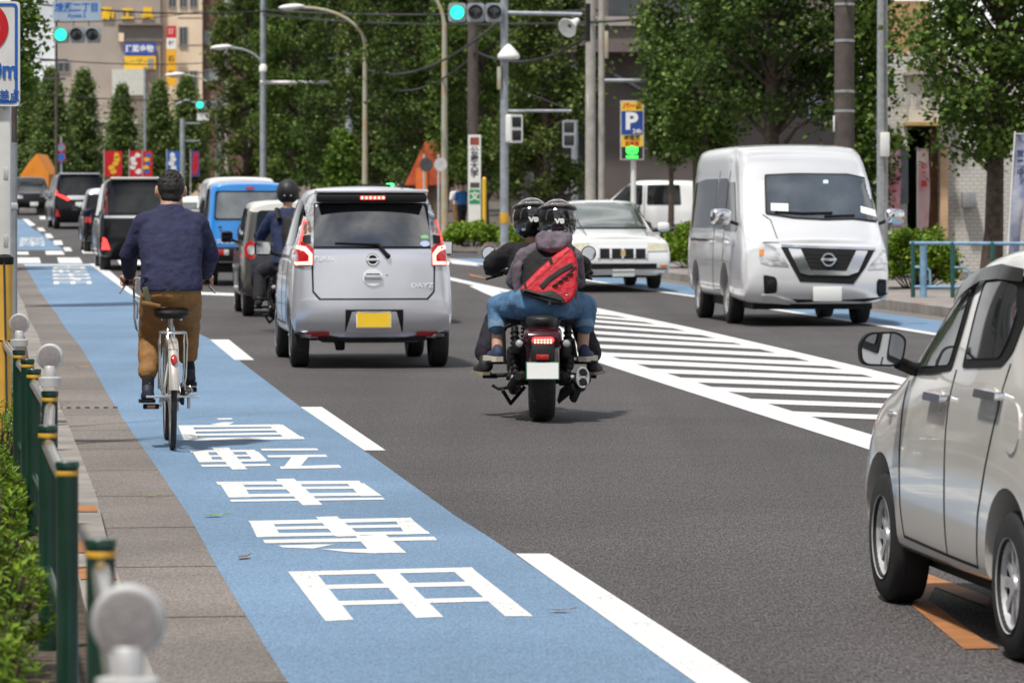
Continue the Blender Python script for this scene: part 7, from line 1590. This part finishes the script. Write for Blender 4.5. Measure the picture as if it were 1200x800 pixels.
B2 = block('cream_building', 'warm cream building with narrow windows behind the far signal', bx(188.5), bx(236), Yb+.6, Yb+14, bz(-44), M_cream2, [(bx(214), bz(43), .42, 1.15), (bx(201), bz(2), .4, .6), (bx(214), bz(2), .4, .6), (bx(226), bz(2), .4, .6), (bx(226), bz(93), .42, 1.0)])
for py_ in (20, 52, 84, 116): MB().box(((bx(207.5)+bx(236))/2, -.02, bz(py_)), (bx(236)-bx(207.5), .04, .03)).build('facade_joint', M_beige, B2, 0)
B3 = block('apartment_block', 'dark brown tiled apartment block right of the cream building', bx(236.5), bx(330), Yb+1.2, Yb+16, bz(-44), M_brick, [(bx(246), bz(43), .8, .75), (bx(246), bz(87), .8, .6), (bx(271), bz(3), .9, .7), (bx(284), bz(3), .9, .7), (bx(290), bz(43), .8, .75), (bx(300), bz(87), .8, .6), (bx(266), bz(60), .8, .75)], glass=mat('curtained_window', (.22, .24, .26), .2, var=.4, scale=2))
B3b = block('low_shop', 'low cream shop with tall ground-floor openings behind the conical trees', bx(26), bx(182), Yb-12, Yb-.5, bz(150), mat('pale_cream_render', (.50, .46, .39), .85, var=.08), [(bx(50), bz(192), 1.0, 1.6), (bx(92), bz(192), 1.4, 1.6), (bx(118), bz(190), 1.0, 1.6), (bx(160), bz(190), 1.4, 1.6)])
# bright shop displays and the orange wall
Yc = 197.0
for lab, a, b, cs in (('red banner with yellow pattern in front of the low shop', 122.5, 143, (M_sred, M_syel)), ('red and white banner left of the thin grey pole', 152, 166, (M_sred, M_swh)), ('blue, yellow and red banner right of the thin grey pole', 167.5, 178.5, (M_sred, M_sblue, M_syel)), ('blue and white banner under the far conical trees', 196, 210, (M_sblue, M_swh)), ('purple and red banner under the far green signal', 224, 234, (mat('sign_purple', (.08, .05, .20), .5, var=0), M_sred))):
    o = thing('shop_banner', lab, 'banner', (0, Yc, 0), 0, 'bright banners at the far shops'); x0, x1 = XP(a, Yc), XP(b, Yc); z0, z1 = ZP(207, Yc), ZP(177, Yc)
    rboard(x0, x1, z0, z1, .04, .05).build('cloth', cs[0], o, 0); MB().cyl((x0-.03, .02, gz(Yc)), (x0-.03, .02, z1+.1), .025, n=8).build('pole', M_alu, o, 50)
    g = random.Random(int(a)); 
    for k in range(5):
        cx_, cz_ = g.uniform(x0+.15, x1-.15), lerp(z0+.15, z1-.12, (k+.5)/5); MB().prism([(cx_+.20*math.cos(t)*g.uniform(.6, 1), -.006, cz_+.16*math.sin(t)*g.uniform(.6, 1)) for t in [R(i*45) for i in range(8)]], (0, .004, 0)).build('pattern_patch', cs[1+k % (len(cs)-1)] , o, 0)
Yo = 176.0; o = thing('orange_wall', 'bright orange gable wall behind the dark hatchback on the left', 'building', (0, Yo, 0)); mb = MB(); mb.prism([(XP(24, Yo), 0, 1), (XP(56, Yo), 0, 1), (XP(57, Yo), 0, ZP(204, Yo)), (XP(43, Yo), 0, ZP(180, Yo)), (XP(34, Yo), 0, ZP(190, Yo)), (XP(24, Yo), 0, ZP(205, Yo))], (0, 4, 0)); mb.build('wall', mat('orange_render', (.72, .24, .02), .7, var=.1, scale=2), o, 0)
MB().box((XP(36, Yo), -.03, 2.4), (.7, .1, 1.1)).build('door', M_dkg, o, 0)
o = thing('planter_box', 'stone planter box at the foot of the orange wall', 'planter', (XP(51, 160), 160, gz(160))); MB().box((0, 0, .5), (.55, .55, 1.0), b=.04).build('box', M_conc, o, 40); MB().box((0, 0, 1.0), (.46, .46, .04)).build('soil', M_bark, o, 0)
# dark office block with an overhanging storey
Yd = 126.0; M_dbr = mat('dark_brown_tile', (.105, .088, .084), .7, var=.12, scale=1.2); M_lbr = mat('brown_fascia', (.15, .12, .115), .75, var=.1)
def dx(px_): return XP(px_, Yd)
def dz_(py_): return ZP(py_, Yd)
o = thing('office_block', 'dark brown office block with an overhanging upper storey behind the parking sign', 'building', (0, Yd, 0))
MB().box(((dx(702)+dx(1010))/2, 6.6, (dz_(60)+gz(Yd)-.3)/2), (dx(1010)-dx(702), 12, dz_(60)-gz(Yd)+.3)).build('lower_wall', M_dbr, o, 0)
MB().box(((dx(650)+dx(1010))/2, 6, (dz_(62)+dz_(32))/2), (dx(1010)-dx(650), 13.4, dz_(32)-dz_(62))).build('fascia_band', M_lbr, o, 0)
MB().box(((dx(652)+dx(1010))/2, 6, (dz_(31.8)+dz_(21))/2), (dx(1010)-dx(652), 13.7, dz_(21)-dz_(31.8))).build('ledge', mat('pale_ledge', (.36, .32, .30), .8, var=.1), o, 0)
MB().box(((dx(660)+dx(1010))/2, 6.5, (dz_(20.8)+dz_(-45))/2), (dx(1010)-dx(660), 12, dz_(-45)-dz_(20.8))).build('upper_wall', M_lbr, o, 0)
for px_ in (731, 790, 850, 910): MB().box((dx(px_), .47, dz_(-6)), (1.0, .1, 1.3)).build('window', M_win, o, 0)
MB().cyl((dx(674), .6, gz(Yd)), (dx(674), .6, dz_(61)), .12, n=12).build('column', M_gpole, o, 50); MB().box((dx(688), 3, dz_(200)), (1.0, .3, 8)).build('glass_wall', M_win, o, 0)
MB().box((dx(957), .55, dz_(115)), (.55, .12, 1.3)).build('window', mat('pale_window', (.30, .34, .42), .3, var=.1), o, 0); MB().tube([(dx(716), .5, dz_(84)), (dx(762), .4, dz_(110))], .05, 8).build('brace', M_gpole, o, 50)
mb = MB(); mb.box((dx(722), .2, dz_(241)), (.95, .3, .42), b=.03); mb.build('planting_ledge', M_conc, o, 30)
# the low buildings and hut behind the street trees
block('tiled_house', 'grey tiled house behind the signal pole', XP(612, 133), XP(648, 133), 133, 142, ZP(168, 133), brickmat('grey_wall_tile', (.23, .22, .215), (.21, .20, .20), (.16, .155, .15), 1.0, .4, .2), [(XP(634, 133), ZP(200, 133), .5, .6)])
block('white_eave_house', 'dark house with a white eave left of the dark office block', XP(598, 146), XP(668, 146), 146, 156, ZP(172, 146), M_dbr, [(XP(615, 146), ZP(205, 146), .9, 1.3), (XP(650, 146), ZP(205, 146), .9, 1.3)]); 
o = thing('red_awning_shop', 'small shop with a slanting orange-red awning roof behind the round signs', 'building', (0, 124, 0)); q = lambda a, b: (XP(a, 124), 0, ZP(b, 124))
mb = MB(); mb.prism([q(474, 217), (q(524, 217)[0], 0, q(524, 217)[2]), (q(524, 196)[0], 0, q(524, 196)[2]), q(514, 164), q(498, 166)], (0, 3, 0)); mb.build('awning', mat('orange_red_canvas', (.52, .09, .03), .7, var=.25, scale=3), o, 0)
MB().box(((q(476, 0)[0]+q(523, 0)[0])/2, 1.6, (ZP(217, 124)+gz(124)-.2)/2), (q(523, 0)[0]-q(476, 0)[0], 2.8, ZP(217, 124)-gz(124)+.2)).build('wall', mat('shop_brown_wall', (.12, .085, .06), .8, var=.2), o, 0)
MB().box((q(494, 0)[0], -.05, ZP(213, 124)), (.38, .04, .9)).build('orange_flag', mat('orange_cloth', (.70, .16, .03), .7, var=.1), o, 0); MB().prism([q(517, 168), q(523, 170), q(524, 200), q(520, 204)], (0, -.03, 0)).build('awning_trim', mat('pinkish_canvas', (.55, .22, .20), .7, var=.1), o, 0)
for lab, a, b, Y, zt, m_ in (('pale block glimpsed between the street trees', 345, 420, 205, 9.5, M_beige), ('cream block behind the red awning and the trees', 425, 520, 205, 8, M_cream2), ('brown block behind the tallest street trees', 521, 600, 190, 9, M_lbr), ('grey block behind the dark office block corner', 601, 690, 188, 11, M_dbr)): block('background_block', lab, XP(a, Y), XP(b, Y), Y, Y+10, zt, m_, [(XP(lerp(a, b, t), Y), z, 1.0, 1.2) for t in (.2, .5, .8) for z in (4.0, 7.0)])
# cream shop on the right
Ye = 80.0; M_wtile = brickmat('white_wall_tile', (.56, .54, .50), (.52, .50, .47), (.40, .38, .35), 1.0, .16, .08)
def ex(px_): return XP(px_, Ye)
def ez(py_): return ZP(py_, Ye)
o = thing('cream_shop', 'cream tiled shop with a faded sign board above its dark doorway, right edge', 'building', (0, Ye, 0)); zg = gz(Ye)
MB().box(((ex(1040)+ex(1066))/2, 3, (zg+ez(62))/2), (ex(1066)-ex(1040), 5, ez(62)-zg)).build('wall', M_wtile, o, 0); MB().box(((ex(1104)+ex(1330))/2, 3, (zg+ez(60))/2), (ex(1330)-ex(1104), 5, ez(60)-zg)).build('wall', M_wtile, o, 0)
MB().box(((ex(1066)+ex(1104))/2, 3.2, (ez(146)+ez(60))/2), (ex(1104)-ex(1066), 5.2, ez(60)-ez(146))).build('wall', M_wtile, o, 0)
M_stainw = mat('rust_stained_cream', (.52, .46, .38), .85, c2=(.56, .53, .47), scale=2.5)
MB().box(((ex(1066)+ex(1105))/2, .35, (ez(145)+ez(88))/2), (ex(1106)-ex(1065), .6, ez(88)-ez(145))).build('sign_board', M_stainw, o, 0); MB().box(((ex(1066)+ex(1105))/2, .3, ez(86.5)), (ex(1116)-ex(1066), .8, .06)).build('canopy_ledge', mat('grey_ledge', (.34, .31, .28), .8, var=.2), o, 0); MB().box(((ex(1061)+ex(1104))/2, .2, ez(145.5)), (ex(1104)-ex(1061), .9, .07)).build('door_canopy', mat('ochre_trim', (.42, .28, .10), .8, var=.2), o, 0)
for px_ in (1074, 1085, 1096, 1107): MB().lathe([(.001, .25), (.09, .12), (.10, 0), (.001, 0)], (ex(px_), .45, ez(85)), (0, 0, 1), 10).build('sconce', mat('tarnished_metal', (.30, .25, .20), .6, .3, var=.2), o, 50)
lettering('御食事処', .40, mat('faded_sign_lettering', (.33, .33, .30), .8, var=.2), o, (ex(1086), .045, ez(119)), sx=.80, bold=.004)
MB().box(((ex(1067)+ex(1104))/2, 4.2, (zg+ez(147))/2), (ex(1104)-ex(1067), .3, ez(147)-zg)).build('dark_doorway', M_sblk, o, 0); MB().box((ex(1100), .9, (zg+ez(150))/2), (ex(1105)-ex(1095), .15, ez(150)-zg)).build('wooden_door', mat('brown_timber', (.17, .075, .03), .6, var=.3, scale=4), o, 0); MB().box((ex(1108), .35, (zg+ez(170))/2+.2), (.16, .2, ez(170)-zg-.4)).build('stained_pillar', mat('ochre_stain', (.50, .33, .20), .85, var=.2, scale=3), o, 0)
MB().box((ex(1052), .2, ez(205)), (.45, .3, 1.2)).build('display_case', M_win, o, 0); MB().box((ex(1137), .3, ez(234)), (.28, .3, .34), b=.02).build('meter_box', M_wframe, o, 30)
MB().box((ex(1050), 2.2, ez(30)), (1.6, 3, 1.1)).build('upper_floor', mat('ochre_upper_wall', (.40, .24, .12), .85, var=.15), o, 0); MB().box((ex(1092), 1.2, ez(48)), (.55, .06, .55)).build('yellow_sign', M_syel, o, 0)
# banners on poles
def nobori(label, px_, Y, w_, z0, z1, m, txt, mt, lean=0.0, extra=None):
    o = thing('nobori_banner', label, 'banner', (XP(px_, Y), Y, gz(Y)+.13), R(8), 'tall cloth banners outside the cream shop'); MB().tube([(0, 0, 0), (lean, 0, z1+.08)], .014, 8).build('pole', M_wpole, o, 50); MB().tube([(lean, 0, z1+.04), (lean+w_, 0, z1+.04)], .008, 6).build('crossbar', M_wpole, o, 50)
    mb = MB(); n = 14; vs = []; fs = []
    for i in range(n+1):
        t = i/n; z = lerp(z1, z0, t)
        for k in range(5): u = k/4; vs.append((lean*(z/z1)+.01+w_*u, .05*math.sin(t*7+u*2.0)*(.3+u), z+.03*math.sin(u*3)))
    for i in range(n):
        for k in range(4): a = i*5+k; fs.append((a, a+1, a+6, a+5))
    mb.add(vs, fs); c_ = link('cloth', evalmesh(mb.mesh('c'), [('SOLIDIFY', dict(thickness=.004))]), m, o, 60)
    for i, ch_ in enumerate(txt): lettering(ch_, w_*.62, mt, o, (lean*.8+w_*.5, -.085, z1-.28-i*w_*.78), bold=.004)
    return o
M_pink = mat('pink_banner_cloth', (.62, .16, .27), .85, c2=(.72, .45, .48), scale=4); M_pk2 = mat('pale_pink_cloth', (.66, .36, .38), .85, c2=(.70, .56, .52), scale=4)
nobori('bright pink banner behind the grey lamp post', 1040, 72, .24, .9, 2.6, M_pink, '寿司', M_swh); nobori('pale pink banner in front of the dark doorway', 1075, 73, .22, .5, 2.35, M_pk2, 'お食事', M_sred); nobori('white and blue banner leaning at the right edge', 1178, 60.5, .19, .35, 2.5, mat('white_banner_cloth', (.50, .51, .56), .8, c2=(.10, .13, .28), scale=3.2), '営業中', mat('navy_lettering', (.02, .03, .12), .6, var=0), .16)
# left side of the street, beside and behind the viewer: shopfronts that mirrors and paint can reflect
M_shop = mat('shopfront_render', (.34, .31, .28), .85, var=.1, scale=1); M_shop2 = mat('shopfront_tile', (.22, .17, .14), .8, var=.12, scale=1)
def sideshop(label, x, y0, y1, h, m, cat='building'):
    o = thing('shop_building', label, cat, (x, (y0+y1)/2, .1)); L = y1-y0; MB().box((-3, 0, h/2), (6, L, h)).build('wall', m, o, 0)
    for k in range(int(L/2.2)):
        yy = -L/2+1.1+k*2.2; mb = MB(); mb.box((.02, yy, 1.5), (.10, 1.7, 2.3)); wn = mb.build('shop_window', M_wframe, o, 0); MB().box((.075, yy, 1.5), (.03, 1.54, 2.14)).build('pane', M_win, wn, 0)
        if h > 5: mb = MB(); mb.box((.02, yy, 4.4), (.10, 1.3, 1.3)); wn = mb.build('window', M_wframe, o, 0); MB().box((.075, yy, 4.4), (.03, 1.16, 1.16)).build('pane', M_win, wn, 0)
    MB().box((.30, 0, 3.0), (.62, L-.2, .16)).build('canopy', mat('dark_awning', (.06, .07, .06), .7, var=.2), o, 0); return o
sideshop('grey two-storey shop on the near left, outside the photograph', -6.2, -16, 6, 7, M_shop); sideshop('brown tiled shop further along the left pavement, outside the photograph', -8.0, 8, 24, 14, M_shop2); sideshop('pale shop beyond the sign pole on the left, outside the photograph', -10.5, 28, 47, 13, M_shop)
